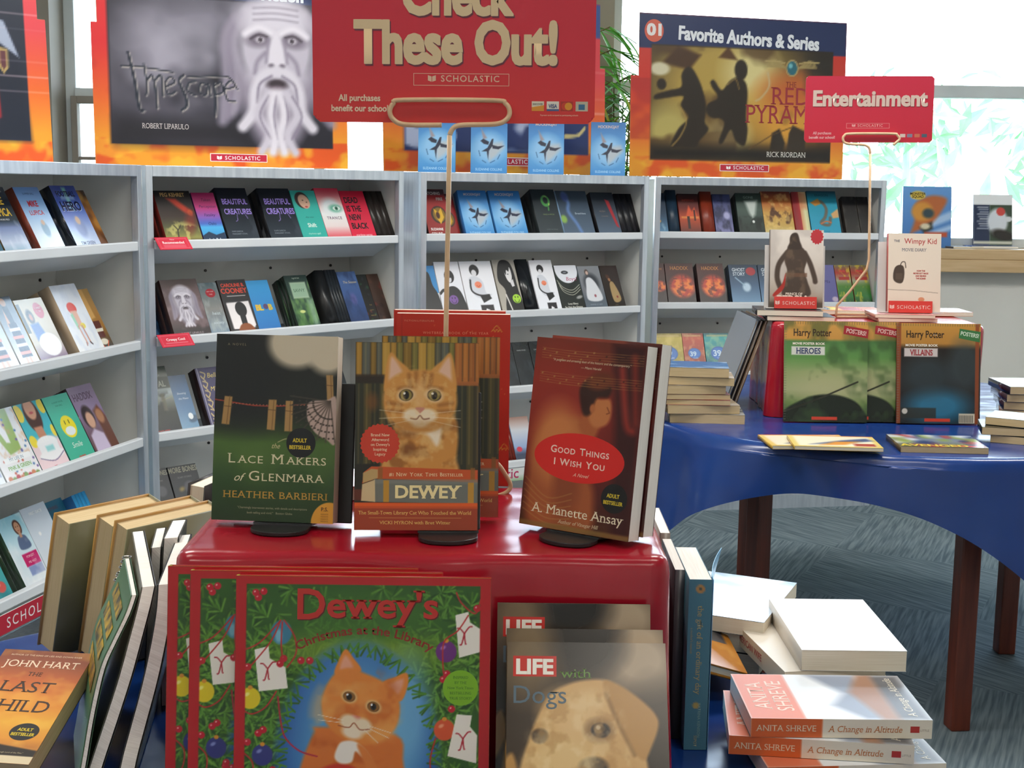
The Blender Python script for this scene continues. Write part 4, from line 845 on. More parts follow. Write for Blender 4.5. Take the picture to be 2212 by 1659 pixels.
SH = [
 (1, 0, -40, 24, 'teal_edge', 'teal paperback cut by the photo edge beside the gold-lettered black book'),
 (1, 0, 27, 84, 'gold_black', 'black paperback with gold author name over painted glare', 0, 1),
 (1, 0, 103, 156, 'sky_red', 'sky blue paperback with red author name', 0, 1),
 (1, 0, 181, 232, 'football', 'indigo football paperback with dark block title', 0, 2),
 (1, 0, 234, 262, 'brown_gold', 'brown and gold paperback in the shade beside the football book', 0.02),
 (1, 1, -50, 1, 'teal_edge', 'teal paperback at the photo edge beside the two striped skirt books'),
 (1, 1, 4, 57, 'stripes_grey', 'grey paperback showing a girl in a striped skirt'),
 (1, 1, 59, 101, 'stripes_dark', 'dark-topped paperback with striped skirt and pale legs, next to the white plate'),
 (1, 1, 103, 161, 'white_plate', 'beige paperback with a white plate and red seal', 0, 1),
 (1, 1, 186, 239, 'umbrella', 'white paperback with a figure under a red umbrella', 0, 1),
 (1, 1, 241, 272, 'sandal', 'tan paperback with a foot in a brown sandal', 0.02),
 (1, 2, -30, 27, 'collage_blue', 'pale blue collage paperback at the photo edge beside the green letter book'),
 (1, 2, 30, 104, 'map_letter', 'white paperback with a large mossy green letter'),
 (1, 2, 105, 164, 'cake_girl', 'turquoise paperback with a girl holding a birthday cake'),
 (1, 2, 166, 218, 'smile', 'mint green paperback with a yellow smiling face in braces'),
 (1, 2, 220, 270, 'two_girls', 'mauve paperback with two girls in profile', 0, 1),
 (1, 3, -12, 42, 'teal_flower', 'teal paperback with a red flower near the lettered strip', 0, 1),
 (1, 3, 70, 120, 'collage_blue', 'pale collage paperback with a magenta title block', 0, 1),
 (1, 3, 121, 172, 'pale_blue', 'plain pale blue paperback beside the magenta-titled collage'),
 (1, 3, 173, 222, 'teal_dark', 'dark teal paperback behind the tan hardcovers', 0.03),
 (2, 0, 324, 352, 'dark_edge', 'dark paperback half hidden by the bookcase post', 0.064, 0, 0, 0, 0.09),
 (2, 0, 369, 446, 'fire_tree', 'dark paperback with a red comet over a pale tree', 0, 1),
 (2, 0, 450, 499, 'pink_bands', 'pink to blue banded paperback', 0.002),
 (2, 0, 503, 570, 'black_purple', 'black paperback with violet metallic title, beside the pink banded book', 0, 1),
 (2, 0, 594, 663, 'black_purple', 'black paperback with violet metallic title, beside the teal face book', 0, 1),
 (2, 0, 664, 717, 'teal_face', 'teal paperback with a tilted face'),
 (2, 0, 718, 769, 'red_eye', 'white and red paperback with one green eye'),
 (2, 0, 770, 822, 'red_black', 'crimson paperback with heavy black title words'),
 (2, 1, 330, 372, 'navy_art', 'navy paperback beside the bearded stone face book', 0.074, 0, 0, 0, 0.1),
 (2, 1, 385, 465, 'stone_face', 'brown paperback with a bearded stone face', 0, 1),
 (2, 1, 466, 507, 'grey_seal', 'grey glossy paperback with a dark red seal', 0.004),
 (2, 1, 508, 568, 'silhouette', 'black paperback with a head silhouette on white and orange title', 0, 1),
 (2, 1, 569, 618, 'blob', 'bright blue paperback with yellow bubble letters', 0.004),
 (2, 1, 653, 701, 'green_label', 'dark green glossy paperback with a pale label', 0, 3),
 (2, 1, 767, 807, 'blue_scene', 'blue misty paperback beside the white-edged thin books'),
 (2, 1, 809, 832, 'dark_portal', 'dark paperback with ochre title words', 0.01),
 (2, 1, 833, 858, 'dark_brown', 'dark brown paperback at the post end of the shelf', 0.01),
 (2, 2, 336, 401, 'castle', 'grey green magazine-like book with a ruined castle'),
 (2, 2, 403, 440, 'blue_moon', 'blue glossy paperback with a white moon', 0.004),
 (2, 2, 463, 532, 'ornament', 'purple hardcover with gold scroll ornament'),
 (2, 2, 690, 728, 'night_city', 'dark paperback with grey towers, mostly behind the lace book', 0.0),
 (2, 2, 730, 772, 'night_city', 'dark paperback with grey towers, in the gap beside the ginger cat book', 0.0),
 (2, 3, 344, 398, 'more_bones', 'charcoal paperback with bone coloured title, nearer the shelf post', 0.0),
 (2, 3, 400, 462, 'more_bones', 'charcoal paperback with bone coloured title, set back behind the lace book', 0.0),
 (2, 3, 735, 775, 'maroon', 'maroon paperback low in the gap beside the lace book', 0.0),
 (3, 0, 912, 931, 'dark_edge', 'dark red paperback squeezed against the bookcase post', 0.074, 0, 0, 0, 0.06),
 (3, 0, 932, 984, 'red_bird', 'red paperback with a gold bird emblem, first beside the post', 0, 0),
 (3, 0, 960, 1011, 'red_bird', 'red paperback with a gold bird emblem, partly behind its twin', 0.037),
 (3, 0, 1013, 1075, 'blue_bird', 'blue bird paperback on the shelf next to the red twins'),
 (3, 0, 1079, 1148, 'blue_bird', 'blue bird paperback on the shelf next to the green ring book', 0.0, 1),
 (3, 0, 1172, 1224, 'green_ring', 'black paperback with a green glowing ring', 0, 1),
 (3, 0, 1226, 1293, 'grey_smoke', 'slate glossy paperback with a curl of blue smoke'),
 (3, 0, 1301, 1350, 'red_feather', 'dark paperback with a red feather'),
 (3, 1, 912, 963, 'blue_figure', 'white and blue paperback with a black figure'),
 (3, 1, 964, 1018, 'purple_smiley', 'white paperback with purple smiley on a black shirt'),
 (3, 1, 1019, 1089, 'orange_smiley', 'white paperback with orange smiley, beside the hooded face'),
 (3, 1, 1091, 1140, 'hood', 'grey paperback with a hooded face and lime smiley'),
 (3, 1, 1172, 1220, 'orange_smiley', 'white paperback with orange smiley, beside the curled black cover'),
 (3, 1, 1221, 1272, 'half_moon', 'dark paperback with a white disc and lips'),
 (3, 1, 1273, 1320, 'white_dress', 'grey paperback with a woman in a white dress'),
 (3, 1, 1321, 1359, 'brown_woman', 'dark brown paperback with a woman in beige'),
 (3, 2, 1092, 1130, 'dark_black', 'black glossy paperback just beside the red book on the draped box', 0, 0),
 (3, 2, 1131, 1166, 'dark_black', 'black glossy paperback in the middle of three above the crimson novels', 0, 0),
 (3, 2, 1167, 1205, 'dark_black', 'black glossy paperback last of three above the crimson novels', 0, 0),
 (3, 3, 1122, 1165, 'white_blue', 'pale blue paperback low beside the red-brown spines', 0.0),
 (4, 0, 1418, 1447, 'planet', 'dark blue paperback with an orange planet'),
 (4, 0, 1475, 1520, 'inferno', 'red black paperback with burning towers', 0.004),
 (4, 0, 1552, 1590, 'purple_wolf', 'violet paperback beside the brick red turned book', 0.004),
 (4, 0, 1602, 1657, 'green_beam', 'black green paperback with a pale beam', 0, 1),
 (4, 0, 1658, 1722, 'battle', 'golden paperback with a battle scene', 0, 1),
 (4, 0, 1725, 1757, 'scroll', 'red and cream paperback curling like a scroll', 0),
 (4, 0, 1759, 1822, 'dragon', 'turquoise paperback with a winding dragon', 0, 1),
 (4, 0, 1836, 1866, 'dark_wood', 'dark grey paperback beside the turquoise dragon book', 0.01),
 (4, 0, 1867, 1894, 'dark_wood', 'dark grey paperback against the window end post', 0.01),
 (4, 1, 1416, 1446, 'haddix', 'fiery red paperback cut by the bookcase post', 0.0),
 (4, 1, 1447, 1509, 'haddix', 'fiery red paperback in the middle of the three alike', 0.0),
 (4, 1, 1516, 1575, 'haddix', 'fiery red paperback next to the blue ghost book', 0.0, 1),
 (4, 1, 1586, 1649, 'ghost', 'steel blue paperback with a red seal, beside the fiery book', 0, 1),
 (4, 1, 1650, 1712, 'ghost', 'steel blue paperback with a red seal, behind the warrior book', 0, 0),
 (4, 1, 1770, 1816, 'violet', 'violet paperback beside the warrior book holder'),
 (4, 1, 1817, 1851, 'meadow', 'green meadow paperback with red title, beside the violet one'),
 (4, 1, 1852, 1890, 'meadow', 'green meadow paperback with red title, behind the sign wire'),
 (4, 2, 1416, 1423, 'clue_green', 'green paperback with a round blue badge by the post', 0.022, 0, 0, 0, 0.07),
 (4, 2, 1424, 1484, 'clue_yellow', 'yellow paperback with a round blue badge'),
 (4, 2, 1485, 1531, 'clue_red', 'orange red paperback with a round blue badge'),
 (4, 2, 1532, 1590, 'clue_teal', 'teal paperback with a round blue badge'),
 (4, 2, 1591, 1648, 'clue_brown', 'brown paperback with a round blue badge'),
]
for e in SH: shelve(*e)
# thin books set spine-out, and single books turned sideways on their shelf
def spines(ci, row, x0, x1, n, key, label, off=0.0, width=0.10):
    cs = CS[ci]; u0, u1 = cs.u_of(x0, LIPS[row]), cs.u_of(x1, LIPS[row]); d = make(key, width, round((u1-u0)/n-0.0008, 4))
    for i in range(n):
        u = u0+(u1-u0)*(i+0.5)/n
        # spine forward: the book's own left side turned to the front
        M = cs.M @ T(u, 0.0165, LIPS[row]-0.0095) @ RX(-R_(LEAN)) @ T(0, off+width/2, 0) @ RZ(R_(90)) @ T(0, -d.t/2, 0)
        d.put(M, label % ('first', 'second', 'third', 'fourth', 'fifth')[i] if '%s' in label else label, G[ci, row])
spines(1, 3, 224, 252, 4, 'cartoon_blue', '%s thin blue and white spine beyond the dark teal paperback')
spines(2, 0, 824, 862, 3, 'gold_dashes', '%s black spine with gold dashes beside the crimson book')
spines(2, 1, 742, 766, 4, 'stripe_spine', '%s thin dark spine with white page edge beside the dark back cover')
spines(2, 1, 722, 740, 1, 'dark_back', 'black paperback turned to show its lettered back beside the green glossy ones', 0.0, 0.11)
spines(3, 0, 1352, 1390, 3, 'slim_dark', '%s dark slim spine beyond the red feather book')
spines(3, 1, 1143, 1168, 1, 'folded_dark', 'black paperback with a curled glossy cover between two white ones', 0.0, 0.11)
spines(3, 3, 1098, 1121, 4, 'red_spine', '%s red-brown spine low beside the red standing book')
spines(4, 0, 1450, 1472, 1, 'navy_turned', 'navy paperback turned spine-out beside the burning towers', 0.0, 0.11)
spines(4, 0, 1524, 1549, 1, 'brick_turned', 'brick red paperback turned spine-out beside the violet one', 0.0, 0.11)
# four blue hardbacks standing on the middle case
for i, (xa, xb, lb) in enumerate(((905, 981, 'blue bird hardcover on top of the bookcase, behind the sign wire'), (1014, 1097, 'blue bird hardcover on top of the bookcase, beside the wire one'), (1140, 1218, 'blue bird hardcover on top of the bookcase, under the big sign corner'), (1273, 1352, 'blue bird hardcover on top of the bookcase, beside the leafy plant'))):
    d = make('blue_bird_big', 0.142)
    M = c3.top((xa+xb)/2, 0.035+0.004*(i % 2), (-30, -30, -30, -32)[i], 8)
    d.put(M, lb, 'blue hardcovers on top of the middle bookcase')
# lettered strip on the first case, white strip on the third, two shelf tags on the second
def plate(name, art, M, parent=None, mt='satin', th=0.004, back='ddd'):
    v, f, c = art.geo(); v[:, 1] -= 0.0001
    V, Fs, Cc = join([(v, f, c), (*box_np(0, art.w, 0, th, 0, art.h), hx(back))])
    o = bpy.data.objects.new(name, mesh_np(name, V, Fs, Cc, mt)); C.objects.link(o)
    if parent is not None: o.parent = parent; o.matrix_local = M
    else: o.matrix_world = M
    return o
_w = c1.w-0.06; A = Art(_w, 0.052, 40, 'bf1f38', (0, 0, _w, 0.052)); A.tx('SCHOLASTIC', c1.u_of(2, 0.26)-0.03, 0.040, 0.028, 'f4f0f0', sp=1.3, al='l')
plate('sign_strip', A, T(0.03, -0.0165, 0.231), c1.root)
A = Art(c3.w-0.06, 0.05, 40, 'e4e6e4', (0, 0, 100, 6)); A.tx('scholastic', 30, 4.6, 4.2, 'c03a68', bold=0.01); A.rc(0, 5.4, 100, 6, '5a9a4a')
plate('sign_strip', A, T(0.03, -0.0165, 0.236), c3.root)
for px, row, t1, t2 in ((362, 0, 'New', 'Recommended'), (367, 1, '', 'Creepy Cool')):
    u = c2.u_of(px, LIPS[row]); A = Art(0.115, 0.05, 40, 'cf2f45', (0, 0, 100, 43))
    if t1: A.tx(t1, 50, 11, 5, 'f0c8cc')
    A.tx(t2, 50, 23, 8.5, 'f2d8da', bold=0.03, cx=0.9)
    for y in ((28, 33) if t1 else (30,)): A.rc(16, y, 84, y+1.6, 'e8a8b0')
    for q in ((6, 4, 94, 5), (6, 38, 94, 39), (6, 4, 7, 39), (93, 4, 94, 39)): A.rc(*q, 'e8a8b0', 0.8)
    o = plate('shelf_tag', A, c2.M @ T(u-0.0575, -0.052, LIPS[row]-0.026) @ RX(-R_(44)), None, 'satin', 0.0015, 'b82840')
    tag(o, 'red tag reading %s clipped on the shelf lip' % ('recommended' if t1 else 'creepy cool'), 'shelf tag', 'red tags on the shelf lips')
# ---------------------------------------------------------------- tables and their plastic cloths
def round_table(cx, cy, R, legs, label, rot=0):
    r = empty('round_table', (cx, cy, 0), label, 'table')
    n = 64; MB().prism([(R*math.cos(2*PI*i/n), R*math.sin(2*PI*i/n)) for i in range(n)], ZT-0.034, ZT-0.003).build('tabletop', 'wood', r, bevel=0.003)
    for (x, y) in legs:
        a = math.atan2(y-cy, x-cx)
        MB().box(-0.026, 0.026, -0.026, 0.026, 0.0, ZT-0.035, T(x-cx, y-cy, 0) @ RZ(a)).build('leg', 'wood', r, bevel=0.004)
    return r
def drape(cx, cy, R, s, phi, label, seed, amp=0.02, lift=None):
    """a square cloth of half side s laid over a round top of radius R; phi turns the square"""
    N = 144; P = []; prof = [0, .3, .6, .85, .95, .985, 1.0]
    for f in prof: P.append([(cx+R*f*math.cos(2*PI*i/N), cy+R*f*math.sin(2*PI*i/N), ZT+0.0005) for i in range(N+1)])
    hang = [0.006, 0.02, 0.05, 0.15, 0.3, 0.45, 0.6, 0.75, 0.9, 1.0]
    for q, h in enumerate(hang):
        row = []
        for i in range(N+1):
            t = 2*PI*(i % N)/N; u = t-phi; ov = s/max(abs(math.cos(u)), abs(math.sin(u)))-R
            ov = max(0.06, ov); crn = abs(math.sin(2*u))**2
            d = h if q < 3 else h*ov
            if q < 3: d = (0.006, 0.012, 0.03)[q]
            out = 0.004+0.012*min(1, d/0.02)
            k = mnoise.noise(Vector((math.cos(t)*3.2+seed, math.sin(t)*3.2, 0.3)))
            rip = amp*min(1, d/0.12)*(math.sin(t*14+seed+3*k)*0.6+k*1.1)+crn*0.05*min(1, d/0.25)*math.sin(u*10+seed)
            rr = R+out+max(-0.005, rip)+0.07*crn*min(1, d/0.3)
            row.append((cx+rr*math.cos(t), cy+rr*math.sin(t), ZT-d))
        P.append(row)
    mb = MB().grid([list(reversed(r)) for r in P]); mb.smooth = True
    o = mb.build('plastic_tablecloth', 'blue_plastic'); md = o.modifiers.new('sub', 'SUBSURF'); md.levels = md.render_levels = 1
    return tag(o, label, 'tablecloth')
T2 = (1.12, 3.96)
L2 = [tuple(on(2066, 1572, 0))[:2], None, tuple(on(2168, 1408, 0))[:2], (0.835, 4.58)]
q = on(1625, 1470, 0); L2[1] = (q.x, q.y)
round_table(*T2, 0.745, L2, 'round wooden table with square dark legs under the blue cloth beyond the white book')
drape(*T2, 0.75, 0.86, R_(-25), 'blue plastic cloth draped over the round table with the wizard magazines', 2.0)
T1 = (-0.22, 1.305)
round_table(*T1, 0.70, [(T1[0]+0.5*math.cos(a), T1[1]+0.5*math.sin(a)) for a in (0.8, 2.4, 3.9, 5.5)], 'round wooden table under the blue cloth carrying the ginger cat books')
drape(*T1, 0.705, 0.83, R_(8), 'blue plastic cloth draped over the table with the ginger cat books', 5.0)

def draped_box(FL, FR, depth, z0, z1, label, seed, flare=0.009, rad=0.02):
    w = (FR-FL).length; az = math.atan2(FR.y-FL.y, FR.x-FL.x); c = (FL+FR)/2
    M = T(c.x, c.y, z0) @ RZ(az) @ T(0, depth/2, 0); H = z1-z0
    r = empty('draped_display_box', M, label, 'display box')
    MB().box(-w/2+0.012, w/2-0.012, -depth/2+0.012, depth/2-0.012, 0, H-0.012).build('box', 'board', r)
    def ring(off, z, amp):
        hw, hd, rr = w/2+off, depth/2+off, max(0.006, rad+off); pts = []
        segs = []
        for sx, sy, a0 in ((1, -1, -90), (1, 1, 0), (-1, 1, 90), (-1, -1, 180)):
            cx, cy = sx*(hw-rr), sy*(hd-rr)
            for k in range(7): a = R_(a0+15*k); segs.append(Vector((cx+rr*math.cos(a), cy+rr*math.sin(a), z)))
        out = []
        for i in range(len(segs)):
            a, b = segs[i], segs[(i+1) % len(segs)]; n = max(1, int((b-a).length/0.012)) if (b-a).length > 0.02 else 1
            if n > 1: n = 40 if abs(b.x-a.x) > abs(b.y-a.y) else 26
            for k in range(n): out.append(a.lerp(b, k/n))
        res = []
        for p in out:
            nrm = Vector((p.x, p.y, 0)).normalized(); t = math.atan2(p.y, p.x)
            f = amp*(mnoise.noise(Vector((p.x*9+seed, p.y*9, z*2.2)))*1.0+mnoise.noise(Vector((p.x*22, p.y*22+seed, z*5)))*0.4)
            res.append(p+nrm*f)
        return res+[res[0]]
    rows = [[Vector((p.x*f, p.y*f, H)) for p in ring(-0.014, H, 0)] for f in (0.02, 0.5, 0.85)]
    for off, dz, amp in ((-0.016, 0, 0), (-0.008, 0.0008, 0.001), (-0.003, 0.004, 0.002), (0.0, 0.010, 0.003), (0.0015, 0.02, 0.003)): rows.append(ring(off, H-dz, amp))
    for k in range(1, 9): f = k/8; rows.append(ring(0.002+flare*f, (H-0.02)*(1-f)+0.001*f, 0.004+0.010*f))
    mb = MB().grid(rows); mb.smooth = True; mb.build('plastic_cover', 'red_plastic', r)
    return M, w
ZR = 1.02
RF = draped_box(on(376, 1193, ZR), on(1452, 1207, ZR), 0.33, ZT+0.001, ZR, 'red plastic draped box carrying the ginger cat book and two novels', 1.0)
y2 = on(1660, 908, ZT).y+0.05
z2 = at(1850, 699, y2).z
a2, b2 = at(1668, 800, y2), at(2120, 800, y2-0.0)
R2 = draped_box(Vector((a2.x, y2, 0)), Vector((b2.x, y2-0.02, 0)), 0.40, ZT+0.001, z2, 'red plastic draped box behind the wizard magazines', 4.0, 0.008, 0.03)

# ---------------------------------------------------------------- hero covers
def star(cx, cy, r0, r1, n): return [(cx+(r0 if i % 2 else r1)*math.cos(PI*i/n), cy+(r0 if i % 2 else r1)*math.sin(PI*i/n)) for i in range(2*n)]
def sticker(A, x, y, r):
    A.vel(x, y, r, r, '131418', 40); A.tx('ADULT', x-1, y-0.5, r*0.26, 'd8c030', bold=0.03, cx=0.8).tx('BESTSELLER', x-0.5, y+r*0.42, r*0.25, 'd8c030', bold=0.03, cx=0.8)
def art_lace():
    A = Art(0.137, 0.206, 200, '1c1e1c', (0, 0, 100, 150)); A.grad([(0, '1d1e1e'), (0.42, '1f231e'), (0.5, '2c3a20'), (0.58, '48682c'), (0.66, '44622c'), (0.78, '2c4a20'), (1, '21381a')])
    A.el(22, 40, 30, 34, '17181a', 30, 0, 0.8); A.el(66, 6, 23, 20, 'c9bca4', 7); A.el(92, 10, 18, 20, 'c9bca4', 7); A.rc(56, -5, 104, 8, 'c9bca4', 1, 6); A.nz('5a7a34', 3, 4, 0.35, 4, 0.5, 0.8, A.mask(lambda: A.rc(0, 85, 100, 125, 'fff', 1, 20)))
    A.ln([(0, 53), (12, 54.5), (32, 57), (52, 57), (68, 55.5), (82, 54)], 0.9, 'a23a28', sm=True)
    for i in range(24): A.el(15+i*2.8, 56.5-abs(i-10)*0.08, 0.4, 0.4, 'c87858')
    for p in ([(8, 50), (14.5, 50.5), (12.5, 73), (6, 72.5)], [(44.5, 52), (51, 52), (50, 76.5), (43.5, 76)], [(58.5, 52.5), (64.5, 52.5), (64.5, 77), (58, 77)], [(91, 31), (96.5, 31), (98, 55), (92.5, 55)]):
        A.pg(p, 'a8824e', 0.8); A.ln([((p[0][0]+p[1][0])/2+1, p[0][1]), ((p[2][0]+p[3][0])/2+1, p[2][1])], 0.7, '7a5a34', 0.6); A.ln([(p[0][0], p[0][1]+8), (p[1][0], p[0][1]+8.5)], 0.5, '5a4028', 0.4)
    A.pg([(78, 53), (92, 51), (100, 50), (100, 85), (93, 83), (84, 78), (78, 70), (76, 62)], 'b9a096', 1.2, True)
    for i in range(9): a = R_(82+i*13); A.ln([(95, 52), (95+33*math.cos(a), 52+33*math.sin(a))], 1.0, '4a4038', 0.8, a=0.8)
    for k in range(4):
        for i in range(16): a = R_(84+i*7); rr = 14+k*5.5; A.el(95+rr*math.cos(a), 53+rr*math.sin(a)*0.95, 0.9, 0.7, '3c342e')
    A.tx('A NOVEL', 17, 9, 1.9, '8a7f62', sp=1.5); sticker(A, 72, 86, 12)
    A.tx('the', 51, 91, 4.2, 'c8c08c', slant=0.4, cx=0.9); A.ln([(53, 86), (60, 83), (66, 85)], 0.5, 'c8c08c', sm=True)
    A.sc('Lace Makers', 12, 93, 103.5, 7.8, 6.0, 'd9d2ae'); A.tx('of', 21, 118, 6.4, 'd9d2ae', slant=0.45); A.sc('Glenmara', 30, 92, 117.5, 8.0, 6.2, 'd9d2ae')
    A.tx('HEATHER BARBIERI', 52, 131.5, 5.6, 'b88f38', serif=True, sp=1.06, fit=86)
    A.tx('"Charmingly interwoven stories, with details and descriptions', 50, 140, 1.7, '9a9878', cx=0.95).tx('both telling and vivid."   Boston Globe', 48, 144, 1.7, '9a9878')
    A.el(97, 150, 15, 17, 'd99c30'); A.rc(84, 142, 100, 150, 'd99c30'); A.tx('P.S.', 93, 140, 3, '5a3a18', bold=0.02)
    for i in range(4): A.tx('INSIGHTS', 93, 143+i*1.9, 1, '7a4a18')
    return A
def cat_face(A, cx, cy, s, fur='cf8c3e', dk='9a5a1e', lt='ecd9bc', eye='8a7a3c', rot=0):
    R = lambda x, y: (cx+s*(x*math.cos(R_(rot))-y*math.sin(R_(rot))), cy+s*(x*math.sin(R_(rot))+y*math.cos(R_(rot))))
    P = lambda pts: [R(*p) for p in pts]
    for q in (-1, 1):
        A.pg(P([(q*0.98, -0.2), (q*1.0, -0.75), (q*0.86, -1.32), (q*0.62, -1.12), (q*0.3, -0.72)]), fur, s*0.06, True)
        A.pg(P([(q*0.86, -0.45), (q*0.88, -0.8), (q*0.82, -1.2), (q*0.62, -0.98), (q*0.5, -0.66)]), 'e0b49a', s*0.1, True)
    A.pg(P([(-0.95, -0.45), (-0.5, -0.78), (0, -0.84), (0.5, -0.78), (0.95, -0.45), (1.05, 0.1), (0.9, 0.5), (0.5, 0.85), (0, 0.95), (-0.5, 0.85), (-0.9, 0.5), (-1.05, 0.1)]), fur, s*0.1, True)
    for x0, y0, x1, y1 in ((-0.12, -0.75, -0.1, -0.35), (0.12, -0.75, 0.1, -0.35), (-0.32, -0.7, -0.28, -0.4), (0.32, -0.7, 0.28, -0.4), (-0.9, 0.1, -0.55, 0.16), (0.9, 0.1, 0.55, 0.16), (-0.88, 0.32, -0.52, 0.34), (0.88, 0.32, 0.52, 0.34), (-0.6, -0.3, -0.25, -0.34), (0.6, -0.3, 0.25, -0.34)):
        A.ln(P([(x0, y0), (x1, y1)]), s*0.09, dk, s*0.12, a=0.75)
    A.el(*R(0, -0.1), s*0.17, s*0.42, 'dca868', s*0.14, rot)
    for q in (-1, 1):
        A.el(*R(q*0.4, -0.12), s*0.25, s*0.2, lt, s*0.12, rot+q*14, 0.8); A.el(*R(q*0.4, -0.12), s*0.2, s*0.165, '3a2410', s*0.03, rot+q*10); A.el(*R(q*0.4, -0.12), s*0.165, s*0.15, eye, s*0.03); A.el(*R(q*0.4, -0.12), s*0.085, s*0.12, '14100c', s*0.02); A.el(*R(q*0.4-0.05, -0.17), s*0.035, s*0.035, 'f4f4ee', s*0.01)
        A.el(*R(q*0.2, 0.46), s*0.28, s*0.2, lt, s*0.1, rot)
    A.el(*R(0, 0.66), s*0.24, s*0.14, lt, s*0.1, rot); A.pg(P([(-0.13, 0.24), (0.13, 0.24), (0.02, 0.38), (-0.02, 0.38)]), 'c88470', s*0.04, True)
    A.ln(P([(-0.26, 0.54), (-0.1, 0.56), (0, 0.46), (0.1, 0.56), (0.26, 0.54)]), s*0.035, '8a5a44', s*0.03, True)
    for q in (-1, 1):
        for y in (0.42, 0.52, 0.62): A.ln(P([(q*0.3, y-0.02), (q*1.15, y+(y-0.5)*1.4)]), s*0.014, 'f0e6d6', s*0.02, a=0.7)
def art_dewey():
    A = Art(0.1335, 0.2035, 230, '1c1a14', (180, 195, 1055, 1530))
    A.grad([(0, '2a2418'), (0.6, '1f1c14'), (1, '241c12')])
    r = random.Random(4); x = 180
    for cset, y0, y1 in ((('b5862e', '8c6a24', 'c89a3c', '5c5c4c', '7c7434', '3a3a30', 'a88a34', '4a4a38', '5c6058'), 195, 440), (('3a321e', '4c4420', '2a2c1c', '5a4a1c', '33361f'), 490, 1060)):
        x = 185; i = 0
        while x < 1055:
            wd = r.uniform(34, 62); c = cset[(i*5+r.randint(0, 3)) % len(cset)]
            if x > 880 and y0 < 300: c = ('c4742a', 'a85e22', 'b86a28')[i % 3]
            A.rc(x, y0, x+wd, y1 if x < 880 else y1+40, c, 0.9, 12); A.rc(x+wd*0.3, y0, x+wd*0.5, y1, 'd8b060', 0.22, 10); x += wd+4; i += 1
    A.rc(180, 425, 560, 480, '2a1c12', 0.8, 14); A.rc(880, 470, 1055, 500, 'a8602a', 0.9, 10); A.el(300, 620, 40, 60, '7a4a1c', 40, 0, 0.7)
    A.pg([(400, 640), (420, 760), (520, 800), (760, 800), (880, 720), (912, 860), (900, 1020), (880, 1120), (400, 1120), (400, 1000), (470, 900)], 'c98a3e', 26, True)
    A.nz('8c541c', 9, 14, 0.75, 5, 0.48, 0.66, A.mask(lambda: A.pg([(440, 800), (900, 760), (900, 1110), (400, 1110)], 'fff', 50))); A.nz('e2b878', 12, 18, 0.6, 8, 0.5, 0.7, A.mask(lambda: A.pg([(400, 640), (900, 640), (900, 1110), (400, 1110)], 'fff', 60)))
    A.pg([(520, 770), (640, 800), (780, 780), (790, 850), (760, 930), (690, 850), (560, 830)], 'ecdcc4', 30, True); A.el(560, 830, 60, 50, '6a3c18', 40, 0, 0.5); A.el(560, 960, 50, 40, '6a3c18', 40, 0, 0.5)
    cat_face(A, 640, 600, 250, 'cf9044', '8c5420', 'ecd8b8'); A.nz('e8c488', 26, 40, 0.35, 6, 0.5, 0.72, A.mask(lambda: A.el(640, 620, 250, 250, 'fff', 60))); A.el(640, 790, 210, 40, '8c5a28', 50, 0, 0.35)
    A.rc(170, 1240, 240, 1320, '5a2410', 1, 8); A.pg([(300, 1078), (1055, 1100), (1055, 1190), (330, 1165), (235, 1200), (245, 1120)], 'c2501e', 3); A.pg([(240, 1125), (300, 1095), (345, 1100), (345, 1160), (240, 1196)], 'b89a64', 4)
    for x in (365, 1020): A.rc(x-18, 1085, x+14, 1180, '8a5a20', 0.8, 4)
    A.pg([(320, 1170), (1055, 1188), (1055, 1338), (320, 1330)], '6c706a', 3); A.rc(320, 1168, 1055, 1200, '7c807a', 0.7, 12); A.pg([(235, 1205), (325, 1172), (328, 1330), (228, 1322)], 'cbb48a', 4); A.rc(385, 1176, 425, 1330, 'b98a2c', 1, 3); A.rc(985, 1190, 1026, 1336, 'b98a2c', 1, 3)
    A.rc(180, 1335, 1055, 1376, 'dc5a18', 1, 4); A.rc(180, 1374, 1055, 1535, '9c3c1e', 1, 6); A.rc(180, 1360, 1055, 1374, 'b8481a', 0.7, 8)
    A.vp(star(358, 915, 132, 142, 26), 'c83a22')
    for i, t in enumerate(('Brand New', 'Afterword', "on Dewey's", 'Inspiring', 'Legacy')): A.tx(t, 360, 864+i*34, 20, 'f0dcb8', serif=True)
    A.sc('#1 New York Times Bestseller', 425, 950, 1146, 26, 20, 'f2dfb2').tx('DEWEY', 705, 1300, 88, 'eedfa6', serif=True, bold=0.035, fit=470)
    A.tx('The Small-Town Library Cat Who Touched the World', 610, 1418, 25, 'e8c06a', serif=True, fit=800); A.rc(285, 1441, 940, 1443, 'd8a860')
    A.tx('VICKI MYRON with Bret Witter', 610, 1487, 23, 'e8c06a', serif=True, fit=505)
    return A
